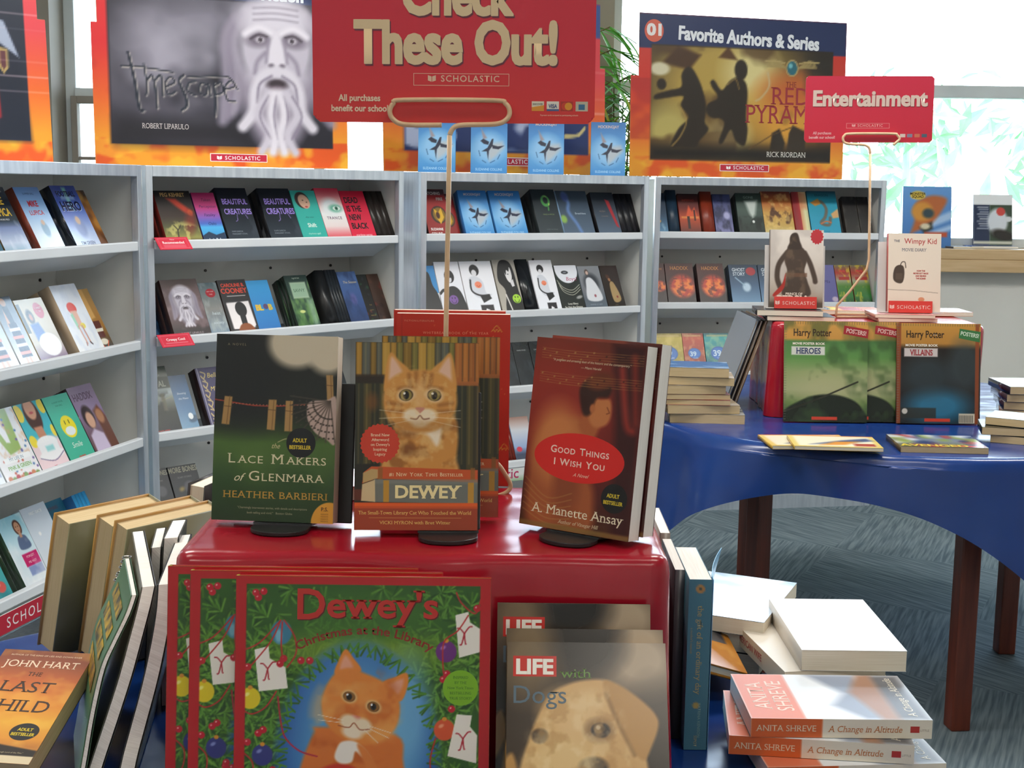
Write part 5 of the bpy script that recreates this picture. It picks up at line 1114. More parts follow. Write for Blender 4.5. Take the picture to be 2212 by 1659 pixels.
def art_good():
    A = Art(0.137, 0.208, 200, '6a1c18', (0, 0, 100, 150)); A.grad([(0, '6e2c1c'), (0.3, '7c2218'), (0.6, '701a16'), (0.85, '4a1812'), (1, '4e2a16')])
    A.el(20, 50, 40, 50, '9a2a1c', 36, 0, 0.7); A.pg([(70, 0), (100, 0), (100, 150), (84, 150), (78, 60)], '3a0e10', 8); A.ln([(80, 20), (88, 60), (94, 66)], 6, '8c2a20', 5, True); A.ln([(90, 10), (96, 60)], 5, '7a2218', 5)
    A.pg([(10, 150), (4, 110), (8, 80), (26, 66), (46, 60), (56, 72), (58, 100), (66, 120), (62, 150)], 'a4562c', 8, True); A.el(28, 82, 22, 30, 'c87a42', 16); A.el(40, 112, 12, 30, '8c4422', 10); A.pg([(46, 66), (56, 50), (66, 58), (60, 76)], 'ac5c30', 4, True)
    A.pg([(54, 40), (62, 44), (72, 44), (74, 56), (70, 64), (60, 66), (54, 58)], 'c47844', 3, True); A.pg([(46, 50), (44, 38), (50, 30), (62, 28), (72, 34), (70, 42), (60, 44), (56, 56), (50, 58)], '35160e', 3, True); A.el(62, 30, 12, 7, '6a2c14', 4, -15); A.el(57, 52, 2.5, 3.5, 'b4683a', 1.5); A.ln([(70, 50), (72.5, 54), (70, 55)], 0.8, '7a3a20', 0.8)
    for y0 in (8, 27):
        for k in range(5): A.ln([(6, y0+k*1.9), (40, y0+1+k*1.9), (98, y0+k*1.9)], 0.35, 'b08848', 0.5, True, 0.7)
        for i in range(16): A.el(8+i*5.7, y0+1+(i*37 % 8), 0.9, 0.7, '3c1a10' if i > 8 else 'b08848', 0.6, -20, 0.8)
    for k in range(6): A.ln([(2, 112+k*5), (24, 126+k*4), (46, 120+k*5)], 0.7, 'b98a4a', 0.8, True, 0.6)
    A.rc(0, 146, 100, 150, '8a6a34', 0.8, 2); A.tx('"A poignant and arresting duet of the historic and the contemporary."', 52, 17.5, 1.9, 'e0c8a8', slant=0.2, cx=0.92).tx('— Miami Herald', 52, 22, 1.9, 'e0c8a8', slant=0.2)
    A.vel(49, 92, 41, 19.5, 'd8221c', 48); A.sc('Good Things', 23, 76, 89.5, 5.6, 4.4, 'f4d8c8', serif=False, bold=0.015).sc('I Wish You', 27, 73, 99, 5.4, 4.4, 'f4d8c8', serif=False, bold=0.015).tx('A Novel', 52, 106.5, 2.8, 'f0c8b0', slant=0.5)
    sticker(A, 84, 119, 11.5); A.tx('A. Manette Ansay', 52, 138.5, 7.6, 'ece0c4', serif=True, fit=84).tx('Author of Vinegar Hill', 54, 144.5, 2.8, 'dcc8a4', serif=True, slant=0.2)
    return A
def art_whitbread():
    A = Art(0.143, 0.218, 120, 'c8301f', (0, 0, 100, 150)); A.grad([(0, 'c2301f'), (1, 'bf2c22')]); A.rc(4.2, 0, 5, 150, 'a82418')
    A.tx('FICTION/LITERATURE', 20, 7, 1.6, 'e09070', sp=1.2).tx('WHITBREAD BOOK OF THE YEAR', 52, 17.5, 2.2, 'e89a78', sp=1.25).tx('A NEW YORK TIMES NOTABLE BOOK', 54, 22.5, 2.2, 'e89a78', sp=1.2)
    for px, py in ((88, 15), (96, 118)):
        for i in (-1, 0, 1): A.ln([(px+i*3-1.5, py), (px+i*3, py-2), (px+i*3+1.5, py)], 0.6, 'd8a040', 0.4, True)
        A.ln([(px-3, py-2), (px, py-5.5), (px+3, py-2)], 0.6, 'd8a040', 0.4, True)
    r = random.Random(3)
    for i in range(26): A.el(r.uniform(6, 96), r.uniform(6, 140), 0.35, 0.35, 'e8a060')
    return A
def pine(A, seed, x0, y0, x1, y1, n, L=60):
    r = random.Random(seed)
    for i in range(n):
        x, y = r.uniform(x0, x1), r.uniform(y0, y1); a = r.uniform(0, 360); cols = ('2c5218', '46751f', '5c9430', '1f4214', '6ea23a')
        for k in range(7):
            b = R_(a+(k-3)*22); A.ln([(x, y), (x+L*math.cos(b), y+L*math.sin(b))], 11, cols[(i+k) % 5], 7, a=0.85)
def art_xmas():
    A = Art(0.250, 0.262, 330, '3a6a22', (500, 215, 1970, 1755)); Y1 = 1755; A.im[:] = hx('2f5a1c')
    pine(A, 5, 560, 270, 1920, 800, 120, 75); pine(A, 6, 530, 600, 820, Y1, 95, 75); pine(A, 8, 1600, 600, 1920, Y1, 90, 75)
    A.el(1240, 640, 470, 110, '7a9a2c', 120, 0, 0.8); A.el(1250, 440, 420, 140, '3f6e22', 100, 0, 0.75)
    A.el(1210, 1290, 470, 680, '2e62a8', 60); A.el(1210, 1250, 330, 560, '5a9ccc', 200); A.el(1500, 1000, 120, 300, '7ab8dc', 120, 0, 0.7)
    r = random.Random(7)
    for i in range(60):
        a = R_(i*6-180); x, y = 1210+480*math.cos(a), 1290+690*math.sin(a)
        for k in range(3): b = a+PI+r.uniform(-0.9, 0.9); A.ln([(x, y), (x+75*math.cos(b), y+75*math.sin(b))], 11, ('2f5c1a', '3c7022', '4c8628')[k], 6)
    # orange cat
    A.pg([(1000, 1080), (960, 1120), (900, 1260), (860, 1420), (820, 1600), (800, 1755), (1640, 1755), (1560, 1560), (1480, 1300), (1430, 1120)], 'd8742c', 22, True); A.nz('b85418', 12, 12, 0.6, 3, 0.5, 0.68, A.mask(lambda: A.pg([(960, 1120), (820, 1600), (800, 1755), (1640, 1755), (1480, 1300)], 'fff', 40)))
    P = 'e08434'
    A.pg([(1080, 780), (1095, 700), (1135, 632), (1180, 680), (1225, 760)], P, 10, True); A.pg([(1350, 830), (1420, 790), (1490, 766), (1496, 840), (1450, 930)], P, 10, True); A.pg([(1105, 750), (1135, 668), (1180, 740)], 'e8a080', 20, True); A.pg([(1370, 850), (1470, 800), (1440, 890)], 'e8a080', 20, True)
    A.pg([(1060, 790), (1150, 740), (1250, 770), (1360, 820), (1440, 900), (1450, 1020), (1400, 1120), (1280, 1180), (1140, 1150), (1030, 1060), (1000, 930)], P, 18, True)
    A.nz('c05c1c', 14, 14, 0.55, 9, 0.5, 0.66, A.mask(lambda: A.el(1230, 920, 220, 200, 'fff', 60))); A.nz('f0b060', 10, 12, 0.5, 12, 0.5, 0.7, A.mask(lambda: A.el(1200, 1000, 260, 260, 'fff', 60)))
    for ex, ey in ((1160, 905), (1300, 962)): A.el(ex, ey, 46, 36, 'e8c080', 16, 22); A.el(ex, ey, 36, 29, '6a3c14', 5, 20); A.el(ex, ey, 30, 26, '8c5c20', 5); A.el(ex, ey, 17, 20, '160e08', 4); A.el(ex-10, ey-12, 6, 6, 'fff', 3)
    A.pg([(1175, 1010), (1230, 1022), (1198, 1052)], 'd87860', 8, True); A.el(1160, 1050, 52, 42, 'ecd6b4', 22, 20); A.el(1240, 1072, 52, 42, 'ecd6b4', 22, 20); A.el(1180, 1110, 60, 36, 'f0dcc0', 22, 15); A.ln([(1100, 1070), (1160, 1082), (1190, 1056), (1225, 1094), (1280, 1090)], 6, '9a4a28', 5, True)
    for q in ((1130, 1040, 980, 1010), (1130, 1056, 985, 1040), (1270, 1070, 1400, 1110), (1270, 1084, 1390, 1140), (1250, 1095, 1330, 1170)): A.ln([q[:2], q[2:]], 3, 'f4e4cc', 3)
    A.el(1110, 1640, 250, 350, 'c83420', 14); A.el(1060, 1420, 160, 90, 'd8452c', 60, 0, 0.8)
    for k in range(5): A.ln([(900, 1480+k*60), (1100, 1380+k*70), (1320, 1480+k*60)], 6, 'a02818', 6, True, 0.6)
    A.pg([(1090, 1210), (1120, 1165), (1190, 1160), (1250, 1200), (1290, 1260), (1240, 1250), (1200, 1220), (1180, 1280), (1120, 1290), (1082, 1260)], 'f0e6da', 14, True); A.pg([(1210, 1180), (1290, 1240), (1420, 1500), (1360, 1560), (1270, 1330)], 'dc7c34', 18, True); A.el(850, 1600, 50, 40, 'f0e0d0', 14)
    A.ln([(750, 910), (770, 1060), (800, 1150), (880, 1220), (980, 1250)], 9, 'b02238', 4, True)
    # ornaments
    for x, y, c, hl in ((590, 920, 'e0c81c', 'f6ee80'), (665, 1245, '34387c', '8088c8'), (1715, 640, '6c2878', 'b070b8'), (1710, 1090, 'd8542a', 'f09a70'), (1750, 1420, 'a8b818', 'd8e060')):
        A.el(x, y, 60, 62, c, 6); A.el(x-18, y-22, 16, 10, hl, 8, -30); A.el(x, y-62, 14, 12, 'd8902c', 4)
    A.el(765, 540, 60, 70, '3a7c98', 10); A.el(750, 560, 20, 40, '7ab4c8', 14)
    for pts in ([(612, 640), (692, 620), (700, 690), (790, 740), (806, 860), (640, 880)], [(1765, 430), (1840, 410), (1850, 470), (1912, 510), (1912, 640), (1790, 675)], [(1780, 1000), (1868, 1006), (1858, 1070), (1900, 1120), (1896, 1280), (1730, 1240)]):
        A.pg(pts, 'f0e8dc', 4); x, y = (pts[0][0]+pts[4][0])/2-20, (pts[0][1]+pts[4][1])/2
        for dx, dy in ((-40, -30), (44, -40), (-24, 66), (10, 60)): A.ln([(x, y), (x+dx*0.6, y+dy*0.9), (x+dx, y+dy)], 8, 'b02230', 4, True)
    for x, y in ((630, 340), (660, 305), (615, 312), (760, 720), (780, 690), (880, 700), (930, 700), (640, 1120), (668, 1100), (578, 1172), (720, 1350), (760, 1360), (725, 1330), (1700, 800), (1720, 768), (1750, 970), (1890, 390), (575, 740)): A.el(x, y, 21, 21, 'c0182c', 4); A.el(x-6, y-6, 5, 5, 'f0a0a0', 3)
    for pts in ([(530, 650), (640, 600), (760, 470)], [(760, 470), (700, 600), (560, 770)], [(780, 470), (840, 560), (850, 660), (800, 740)], [(770, 480), (765, 600), (775, 700)], [(540, 980), (600, 1010), (680, 970), (740, 880)], [(540, 1220), (610, 1290), (600, 1400), (540, 1440)], [(1840, 430), (1780, 520), (1700, 590), (1700, 760)], [(1660, 1140), (1630, 1280), (1660, 1420)], [(1770, 300), (1800, 360), (1880, 420), (1910, 340)]): A.ln(pts, 8, 'b82a28', 4, True)
    for b in ((500, 215, 562, Y1), (1908, 215, 1970, Y1), (500, 215, 1970, 262), (500, Y1-55, 1970, Y1)): A.rc(*b, 'b8141c')
    A.tx('D', 935, 458, 172, 'c02c24', serif=True, fit=160, bold=0.02, sh=(0.004, 0.004, '5a1410')).tx("ewey's", 1345, 448, 150, 'c02c24', serif=True, fit=640, bold=0.02, sh=(0.004, 0.004, '5a1410'))
    A.tx('Christmas at the Library', 1245, 545, 50, '8c2018', fit=800, arc=0.55, bold=0.015)
    A.vel(1800, 848, 102, 102, '7cb41c', 48)
    for i, t in enumerate(('INSPIRED', 'BY THE', 'New York Times', 'BESTSELLING', 'TRUE STORY!')): A.tx(t, 1800, 795+i*30, 15, '3c6a10', serif=True)
    return A
def art_life(glare=True):
    A = Art(0.156, 0.228, 170, '4a3c2e', (105, 350, 760, 1307)); A.grad([(0, 'b8a488'), (0.3, '5a4836'), (0.6, '3c3028'), (1, '2a221c')], axis='x'); A.grad
    A.im[:] = hx('3a2d20'); A.el(650, 420, 150, 130, 'a8947c', 120); A.el(430, 370, 150, 110, '1c1714', 90); A.el(190, 420, 110, 150, '8c7656', 120, 0, 0.7); A.el(690, 900, 110, 300, '30281f', 120)
    A.pg([(150, 1307), (140, 980), (190, 760), (270, 580), (360, 520), (470, 500), (540, 520), (600, 600), (680, 900), (640, 1307)], 'd0a468', 16, True); A.el(380, 640, 130, 100, 'e0ba84', 80, 0, 0.8)
    A.pg([(500, 510), (560, 520), (650, 580), (710, 640), (720, 690), (690, 770), (660, 820), (620, 790), (570, 700), (520, 600)], 'b98a4c', 14, True); A.ln([(510, 560), (560, 680), (620, 800)], 16, '8c6430', 14, True, 0.8); A.pg([(130, 800), (90, 850), (95, 1000), (150, 900)], 'b98a4c', 18, True)
    A.el(480, 705, 60, 48, '8c6a40', 26, 0, 0.9); A.el(485, 705, 38, 30, '241a14', 8); A.el(480, 698, 24, 19, '5a4426', 6); A.el(476, 694, 9, 9, 'd8d0c0', 5); A.el(455, 850, 60, 40, '1c1612', 14); A.el(240, 730, 34, 30, '3a2a1c', 10); A.el(330, 860, 150, 130, 'e4c48c', 70, 0, 0.7)
    A.nz('f0d8a8', 16, 20, 0.35, 3, 0.5, 0.7, A.mask(lambda: A.pg([(180, 760), (270, 580), (540, 540), (640, 1000), (200, 1100)], 'fff', 60))); A.nz('a87a40', 14, 22, 0.4, 7, 0.5, 0.7, A.mask(lambda: A.pg([(180, 760), (270, 580), (540, 540), (640, 1000), (200, 1100)], 'fff', 60)))
    A.vp([(130, 408), (308, 408), (308, 492), (130, 492)], 'c8281e'); A.tx('LIFE', 219, 481, 60, 'f2ece2', bold=0.05, fit=150).tx('with', 386, 496, 38, '5f8a34', serif=True, fit=130).tx('Dogs', 240, 600, 72, '566a78', serif=True, fit=215)
    return A
def art_child():
    A = Art(0.108, 0.176, 150, 'd8782c', (0, 0, 100, 160)); A.grad([(0, '7a3c24'), (0.12, '8c4628'), (0.3, 'c0622a'), (0.5, 'd8862a'), (0.66, 'e0a432'), (0.8, 'd88f2c'), (0.86, 'b8742c')]); A.nz('f0c050', 4, 9, 0.4, 3)
    A.pg([(0, 132), (16, 126), (30, 128), (44, 134), (100, 142), (100, 152), (0, 152)], '241c16', 2); A.rc(0, 150, 100, 160, 'd8c8a8'); A.el(16, 110, 4, 5, '241c16'); A.ln([(18, 114), (22, 124), (16, 130)], 4, '241c16'); A.ln([(20, 118), (28, 118)], 2, '241c16'); A.el(20, 131, 5, 5, '241c16'); A.el(20, 131, 3.5, 3.5, 'c88030'); A.el(36, 132, 5, 5, '241c16'); A.el(36, 132, 3.5, 3.5, 'c88030'); A.ln([(20, 131), (30, 124), (36, 132)], 1.4, '241c16')
    A.tx('AUTHOR OF THE KING OF LIES AND DOWN RIVER', 50, 9, 2.4, 'e8c8a8').tx('JOHN HART', 50, 26, 10.5, 'ecd2b8', serif=True, cx=1.0).tx('THE', 50, 39, 6, '3a2418', serif=True).tx('LAST', 50, 63, 16, '3a2418', serif=True, cx=1.15).tx('CHILD', 50, 91, 17, '3a2418', serif=True, cx=1.05).tx('A NOVEL', 22, 102, 4, '3a2418')
    A.vel(76, 118, 15, 12, '1c1c1a', 40); A.tx('ADULT', 76, 117, 4, 'd8c030', bold=0.03, cx=0.85).tx('BESTSELLER', 76, 123.5, 4, 'd8c030', bold=0.03, cx=0.82); A.tx('"A magnificent creation, Huck Finn channeled through Lord of the Flies."', 50, 147, 1.8, 'b8a888')
    return A
def art_movie(kind):
    A = Art(0.232, 0.279, 150, 'c08a3c', (825, 180, 1300, 750)); A.im[:] = hx('c9944a')
    if kind == 'HEROES':
        A.grad([(0, 'c9944a'), (0.17, 'c08c44'), (0.2, '4f7a44'), (0.36, '5c8a48'), (0.5, '8c9a66'), (0.68, '9aa074'), (0.8, '6a8048'), (1, '2a4424')]); A.el(1080, 560, 190, 90, 'b0ac80', 90, 0, 0.6); A.pg([(825, 690), (900, 640), (1000, 600), (1120, 595), (1230, 630), (1290, 700), (1300, 750), (825, 750)], '1a2218', 12, True); A.nz('38502c', 5, 6, 0.6, 4, 0.5, 0.7)
        A.ln([(830, 690), (1020, 620), (1245, 520)], 9, '2a2a20', 4); A.vp([(1165, 200), (1305, 222), (1300, 272), (1160, 248)], '9a2a30'); A.tx('POSTERS!', 1232, 248, 24, 'd8b0a8', bold=0.03, rot=-9, cx=0.8); c1_, c2_ = '3a4466', 'd8d4d0'
    else:
        A.grad([(0, 'c08c40'), (0.2, 'b07c38'), (0.26, '241f1c'), (0.8, '1c1c1e'), (1, '1a2024')]); A.el(1060, 650, 170, 90, '2a6a88', 80); A.el(1000, 480, 140, 110, '34444a', 90, 0, 0.6); A.el(1210, 420, 90, 150, '3c4a4e', 70, 0, 0.6); A.vp([(1180, 208), (1300, 225), (1295, 285), (1175, 262)], '3a7040'); A.tx('POSTERS!', 1236, 252, 22, 'c8d8c0', bold=0.03, rot=-9, cx=0.8); c1_, c2_ = '9a3038', 'd8ccc8'
        for x in (835, 1280): A.rc(x-10, 180, x+12, 750, '8a4426', 0.9, 4)
        A.rc(850, 660, 1050, 720, '2c2a24', 0.8, 6); A.el(872, 680, 16, 16, 'c0bab0'); A.rc(1180, 690, 1270, 745, 'c8bea8')
        for i in range(9): A.rc(1184+i*9, 700, 1188+i*9, 742, '2a2a2a')
    for i in range(34): A.rc(830+i*14, 180, 834+i*14, 196, '6a6244', 0.8)
    for i in range(38): A.rc(825, 196+i*14.5, 838, 200+i*14.5, '6a6a5c', 0.7)
    A.tx('Harry Potter', 985, 262, 40, '3a2c1e', bold=0.02, cx=0.72).tx('MOVIE POSTER BOOK', 965, 312, 13, 'e8e0d0', bold=0.03); A.rc(866, 322, 1056, 370, c2_, 0.9, 5); A.tx(kind, 962, 362, 32, c1_, serif=True, bold=0.03, cx=0.85 if kind == 'HEROES' else 0.7)
    A.rc(985, 720, 1130, 738, 'c8402e')
    return A
def art_persia():
    A = Art(0.152, 0.222, 120, 'd0c6bc', (1110, 565, 1590, 1160)); A.grad([(0, 'd8cfc6'), (0.35, 'cdc3ba'), (0.62, 'bcb0a6'), (0.85, 'a09284'), (1, '5a4a3c')]); A.nz('b0a6a0', 3, 4, 0.6, 4, 0.5, 0.75)
    K = '463830'; A.pg([(1255, 720), (1300, 690), (1370, 690), (1420, 720), (1440, 800), (1420, 880), (1450, 960), (1470, 1070), (1230, 1070), (1250, 960), (1265, 880), (1240, 800)], K, 12, True); A.el(1325, 640, 42, 56, K, 10); A.pg([(1285, 660), (1300, 600), (1350, 590), (1375, 650), (1390, 710), (1270, 710)], '3a2e28', 12, True)
    A.ln([(1262, 740), (1190, 830), (1175, 930), (1200, 1000)], 46, K, 14, True); A.ln([(1420, 740), (1470, 820), (1510, 920), (1520, 960)], 44, K, 14, True); A.rc(1250, 895, 1445, 925, '6a4a38', 0.8, 8); A.nz('6e5a48', 8, 9, 0.6, 6, 0.5, 0.7, A.mask(lambda: A.pg([(1240, 1060), (1250, 760), (1320, 600), (1390, 780), (1440, 1060)], 'fff', 30)))
    A.pg([(1140, 1060), (1220, 980), (1250, 900), (1240, 1010), (1160, 1075)], 'a02c24', 8, True); A.vp(star(1530, 615, 52, 62, 14), 'b03038'); A.el(1530, 615, 30, 24, 'c87078'); A.tx('PRINCE OF', 1330, 1065, 22, 'd8ccbe', bold=0.02).tx('PERSIA', 1325, 1125, 66, 'd8ccc0', bold=0.05, cx=1.05); A.rc(1080, 1120, 1590, 1165, '4a3c32', 0.7, 20)
    return A
def art_wimpy():
    A = Art(0.152, 0.225, 120, 'd8c8b8', (710, 745, 1320, 1600)); A.im[:] = hx('dccdbd'); A.ln([(690, 1360), (1000, 1368), (1290, 1392)], 4, '5a5048'); A.tx('THE', 808, 840, 26, '5a5e6c', bold=0.02).tx('Wimpy Kid', 1080, 856, 62, 'b03a38', cx=0.92, bold=0.005).tx('MOVIE DIARY', 1010, 940, 36, '4e566c', serif=True, cx=0.9)
    A.pg([(770, 1200), (790, 1120), (840, 1090), (890, 1110), (900, 1200), (880, 1280), (830, 1290), (780, 1260)], '4a3c34', 8, True); A.ln([(850, 1100), (870, 1060), (905, 1060), (915, 1120)], 10, '4a3c34', 4, True); A.rc(800, 1180, 880, 1250, '5c4c40', 0.8, 8)
    for i, t in enumerate(('HOW THE', 'MOVIE GOT MADE', 'AND BEHIND', 'THE SCENES')): A.tx(t, 1090, 1160+i*28, 17, 'b03a38', bold=0.04, cx=0.85)
    A.el(1100, 1465, 36, 26, 'd08a68', 6); A.tx('JEFF KINNEY', 1160, 1545, 16, '8a8480')
    return A
def plain(w, h, c, c2=None, n=24): A = Art(w, h, n, c, (0, 0, 100, 150)); return A.grad([(0, c), (1, c2)]) if c2 else A

def stand2(l, r, lean, z):
    """bottom corners given as photo pixels on the plane z -> pose and width"""
    a, b = on(*l, z), on(*r, z); M = stand((a+b)/2, math.degrees(math.atan2(b.y-a.y, b.x-a.x)), lean); return M, (b-a).length
GR = 'novels standing on the front draped box'
zb = ZR+0.0085
H = {}
H['lace'] = Design(art_lace(), 0.026, '1d2a18', '1c1c1c', mt='satin', pages='pages')
H['dewey'] = Design(art_dewey(), 0.022, '8a6a58', '3a2a1c', mt='satin')
H['good'] = Design(art_good(), 0.024, '5a1c14', '3c1410', mt='satin', pages='white_pages')
H['whit'] = Design(art_whitbread(), 0.03, 'b02c1e', 'b02c1e', mt='satin')
H['xmas'] = Design(art_xmas(), 0.011, 'b8a43a', 'a8141c', hard=True, mt='gloss', pages='white_pages')
H['life'] = Design(art_life(), 0.012, '8c7450', '3a3028', mt='gloss')
M, w_ = stand2((458, 1122), (717, 1132), 9, zb); ML = M
H['lace'].put(M, 'green and black paperback with clothes pegs and lace, on the draped box', GR)
M, w_ = stand2((769, 1145), (1027, 1146), 9, zb); MD = M
H['dewey'].put(M, 'ginger cat paperback standing in front of its twin on the draped box', GR)
MD2 = stand(on(948, 1116, zb), 1, 9); H['dewey'].put(MD2, 'ginger cat paperback standing behind its twin, before the red book', GR)
MW = stand((at(976, 1064, 1.668).x, 1.668, ZR+0.001), 0.5, 3); H['whit'].put(MW, 'tall plain red paperback standing behind the two ginger cat books', GR)
H['whit'].put(MW @ T(-0.006, 0.0315, 0.003), 'second tall red paperback, pressed against the back of the front red one', GR)
M, w_ = stand2((1122, 1130), (1356, 1171), 9, zb); MG = M
H['good'].put(M, 'crimson paperback with red oval title, turned toward the cat books', GR)
H['good'].put(M @ T(0.004, 0.0255, 0.004), 'second crimson paperback tucked behind the one with the red oval', GR)
# black plastic easels whose round feet show under the books
def easel(M, off, label, hgt=0.15, wide=0.075, back=0.026, dx=0.0, peek=0.0):
    r = empty('book_easel', M @ T(dx, 0, 0), label, 'book easel', 'black book easels on the front draped box')
    n = 20; pts = [(-0.032, 0.0), (-0.032, -0.012)]+[(0.032*-math.cos(PI*i/n), -0.012-0.022*math.sin(PI*i/n)) for i in range(1, n)]+[(0.032, -0.012), (0.032, 0.0)]
    Mi = RX(R_(off)); MB().prism(pts, -0.0075, -0.0030, Mi).build('foot', 'black', r, bevel=0.0008)
    MB().box(-0.033, 0.033, 0.0002, back, -0.0030, -0.0008).build('tray', 'black', r)
    MB().box(-wide/2+peek, wide/2+peek, back+0.0005, back+0.003, -0.0015, hgt).build('back_plate', 'black', r, bevel=0.002)
    return r
easel(ML, 9, 'black easel with round foot under the lace book, its plate showing beside it', 0.155, 0.136, 0.0265, 0.012, 0.004)
easel(MD, 9, 'black easel with round foot under the ginger cat book', 0.15, 0.07, 0.0225, 0.035)
easel(MG, 9, 'black easel with round foot under the crimson book', 0.15, 0.07, 0.0505, 0.0)
# hardback at the back edge of the box, pink glare painted on its cover
d = Design(plain(0.15, 0.10, 'e8c4cc'), 0.017, 'b08f78', 'e8dce0', mt='gloss'); q = on(752, 1082, ZR)
d.put(T(q.x+0.0, q.y, ZR+0.001) @ RX(-R_(90)) @ T(0, -0.017, 0), 'flat book with painted pink glare behind the gap between lace and cat books')

# picture books and dog magazines leaning on the front of the box
def leaner(d, px, py, ztop, ytop, lean, label, group, k=0, dz=0.0):
    """top centre of the front cover at photo column px, world depth ytop"""
    p = at(px, py, ytop); h = d.h; a = R_(lean); z0 = ZT+0.0015
    loc = Vector((p.x, ytop-h*math.sin(a), z0)); return d.put(stand(loc, 0.6, lean), label, group)
GX = 'copies of the christmas cat picture book'
d = H['xmas']; cz = math.cos(R_(9)); hx_ = d.h
for i, (x, y, lb) in enumerate(((787, 0.0, 'red-framed christmas cat picture book, the front copy, whole cover showing'), (685, 0.0150, 'red-framed christmas cat picture book, middle copy showing one strip'), (634, 0.0285, 'red-framed christmas cat picture book, rear copy against the draped box'))):
    y0 = RF[0].translation.y-0.165-0.032-0.0395+y*1.02
    p = at(x, 1220, y0); d.put(stand((p.x, y0-d.h*math.sin(R_(9))+0.0, ZT+0.002), 0.6, 9, 0.0), lb, GX)
GL = 'copies of the yellow dog magazine book'
d = H['life']
for i, (x, yt, ln, lb) in enumerate(((1269, 1388, 31, 'yellow dog magazine book leaning lowest, whole head showing'), (1265, 1359, 27, 'yellow dog magazine book, middle copy with only its creased top edge showing'), (1241, 1304, 16, 'yellow dog magazine book, rear copy standing highest against the red cover'))):
    zt = ZT+0.002+d.h*math.cos(R_(ln)); q = on(x, yt, zt); d.put(stand((q.x, q.y-d.h*math.sin(R_(ln)), ZT+0.002), 0.5, ln), lb, GL)

# ---------------------------------------------------------------- wire sign stands and their signs
def rounded(w, h, r, k=6):
    out = []
    for cx, cy, a0 in ((w-r, r, -90), (w-r, h-r, 0), (r, h-r, 90), (r, r, 180)):
        out += [(cx+r*math.cos(R_(a0+90*i/k)), cy+r*math.sin(R_(a0+90*i/k))) for i in range(k+1)]
    return out
def logo(A, x, y, s, c, box=None, t='SCHOLASTIC'):
    if box:
        x0, y0, x1, y1, bw = box
        for q in ((x0, y0, x1, y0+bw), (x0, y1-bw, x1, y1), (x0, y0, x0+bw, y1), (x1-bw, y0, x1, y1)): A.vp([(q[0], q[1]), (q[2], q[1]), (q[2], q[3]), (q[0], q[3])], c)
    A.tx(t, x+s*0.9, y, s, c, sp=1.18, bold=0.01)
    lx = x-s*4.6*1.16; A.vp([(lx-s*0.65, y-s), (lx-s*0.05, y-s*0.8), (lx-s*0.05, y+s*0.05), (lx-s*0.65, y-s*0.15)], c); A.vp([(lx+s*0.65, y-s), (lx+s*0.05, y-s*0.8), (lx+s*0.05, y+s*0.05), (lx+s*0.65, y-s*0.15)], c)
def sign_board(art, M, label, r=0.012):
    rt = empty('hanging_sign', M, label, 'sign')
    art.cut = lambda X, Y: (lambda dx, dy: (dx > 0) & (dy > 0) & (dx*dx+dy*dy > r*r))(np.abs(X-0.5)*art.w-(art.w/2-r), np.abs(Y-0.5)*art.h-(art.h/2-r))
    v, f, c = art.geo(); v[:, 1] -= 0.0002
    o = bpy.data.objects.new('printed_face', mesh_np('printed_face', v, f, c, 'satin')); C.objects.link(o); o.parent = rt
    MB().prism(rounded(art.w, art.h, r), 0, 0.003, RX(R_(90)) @ T(0, 0, -0.003)).build('board', 'red_board', rt)
    return rt
MT['red_board'] = two_tone('red_sign_board', 'c42436', 'b81f30', 4, 0.4)
ys = 1.585
A = Art(0.326, 0.2143, 90, 'c9283c', (135, -353, 1790, 735)); A.grad([(0, 'c62a40'), (0.6, 'cc2a3c'), (1, 'd2332f')])
A.tx('Check', 985, 110, 232, 'd9bf98', bold=0.055, fit=640, sh=(0.004, 0.006, '6a3040')).tx('These Out!', 972, 388, 236, 'd9bf98', bold=0.055, fit=1180, sh=(0.004, 0.006, '6a3040'))
logo(A, 1025, 497, 36, 'dcb89c', (725, 450, 1286, 521, 3)); A.tx('All purchases', 407, 612, 37, 'e6cbb0', bold=0.03, cx=0.86).tx('benefit our school!', 415, 672, 37, 'e6cbb0', bold=0.03, cx=0.86)
for x, c in ((1420, 'd8cdb8'), (1508, 'dcd6c8'), (1590, 'a83028'), (1678, 'b8b09a')): A.vp([(x, 606), (x+72, 606), (x+72, 662), (x, 662)], c)
A.vp([(1420, 640), (1492, 628), (1492, 662), (1420, 662)], 'd89030'); A.vp([(1508, 650), (1580, 650), (1580, 662), (1508, 662)], '4a5a88'); A.vp([(1695, 622), (1732, 622), (1732, 654), (1695, 654)], '3a6a90'); A.vel(1616, 634, 22, 22, 'c8402c'); A.vel(1636, 634, 22, 22, 'd8902c')
A.tx('VISA', 1544, 644, 22, '3a4a80', bold=0.03, cx=0.8).tx('DISCOVER', 1456, 628, 11, '4a4a4a', bold=0.02, cx=0.8).tx('Payment cards accepted at participating schools', 1582, 690, 9, 'e6cbb0', cx=0.9)
bl = at(677, 263, ys); br = at(1266, 268, ys)
Ms = T(bl.x, ys, bl.z) @ RY(-math.atan2(br.z-bl.z, br.x-bl.x))
sign_board(A, Ms, 'large red sign reading check these out, held above the ginger cat books')
def wire_stand(label, pts_loop, post, base, r, mt, group=None, rt_loc=None):
    rt = empty('sign_stand', rt_loc, label, 'sign stand', 'wire sign stands'); inv = rt.matrix_world.inverted()
    L = lambda P: [inv @ Vector(p) for p in P]
    MB().tube(L(pts_loop), r, 8).build('sign_clip', mt, rt, smooth=True); MB().tube(L(post), r, 8).build('post', mt, rt, smooth=True); MB().tube(L(base), r, 8).build('base_loop', mt, rt, smooth=True)
    return rt
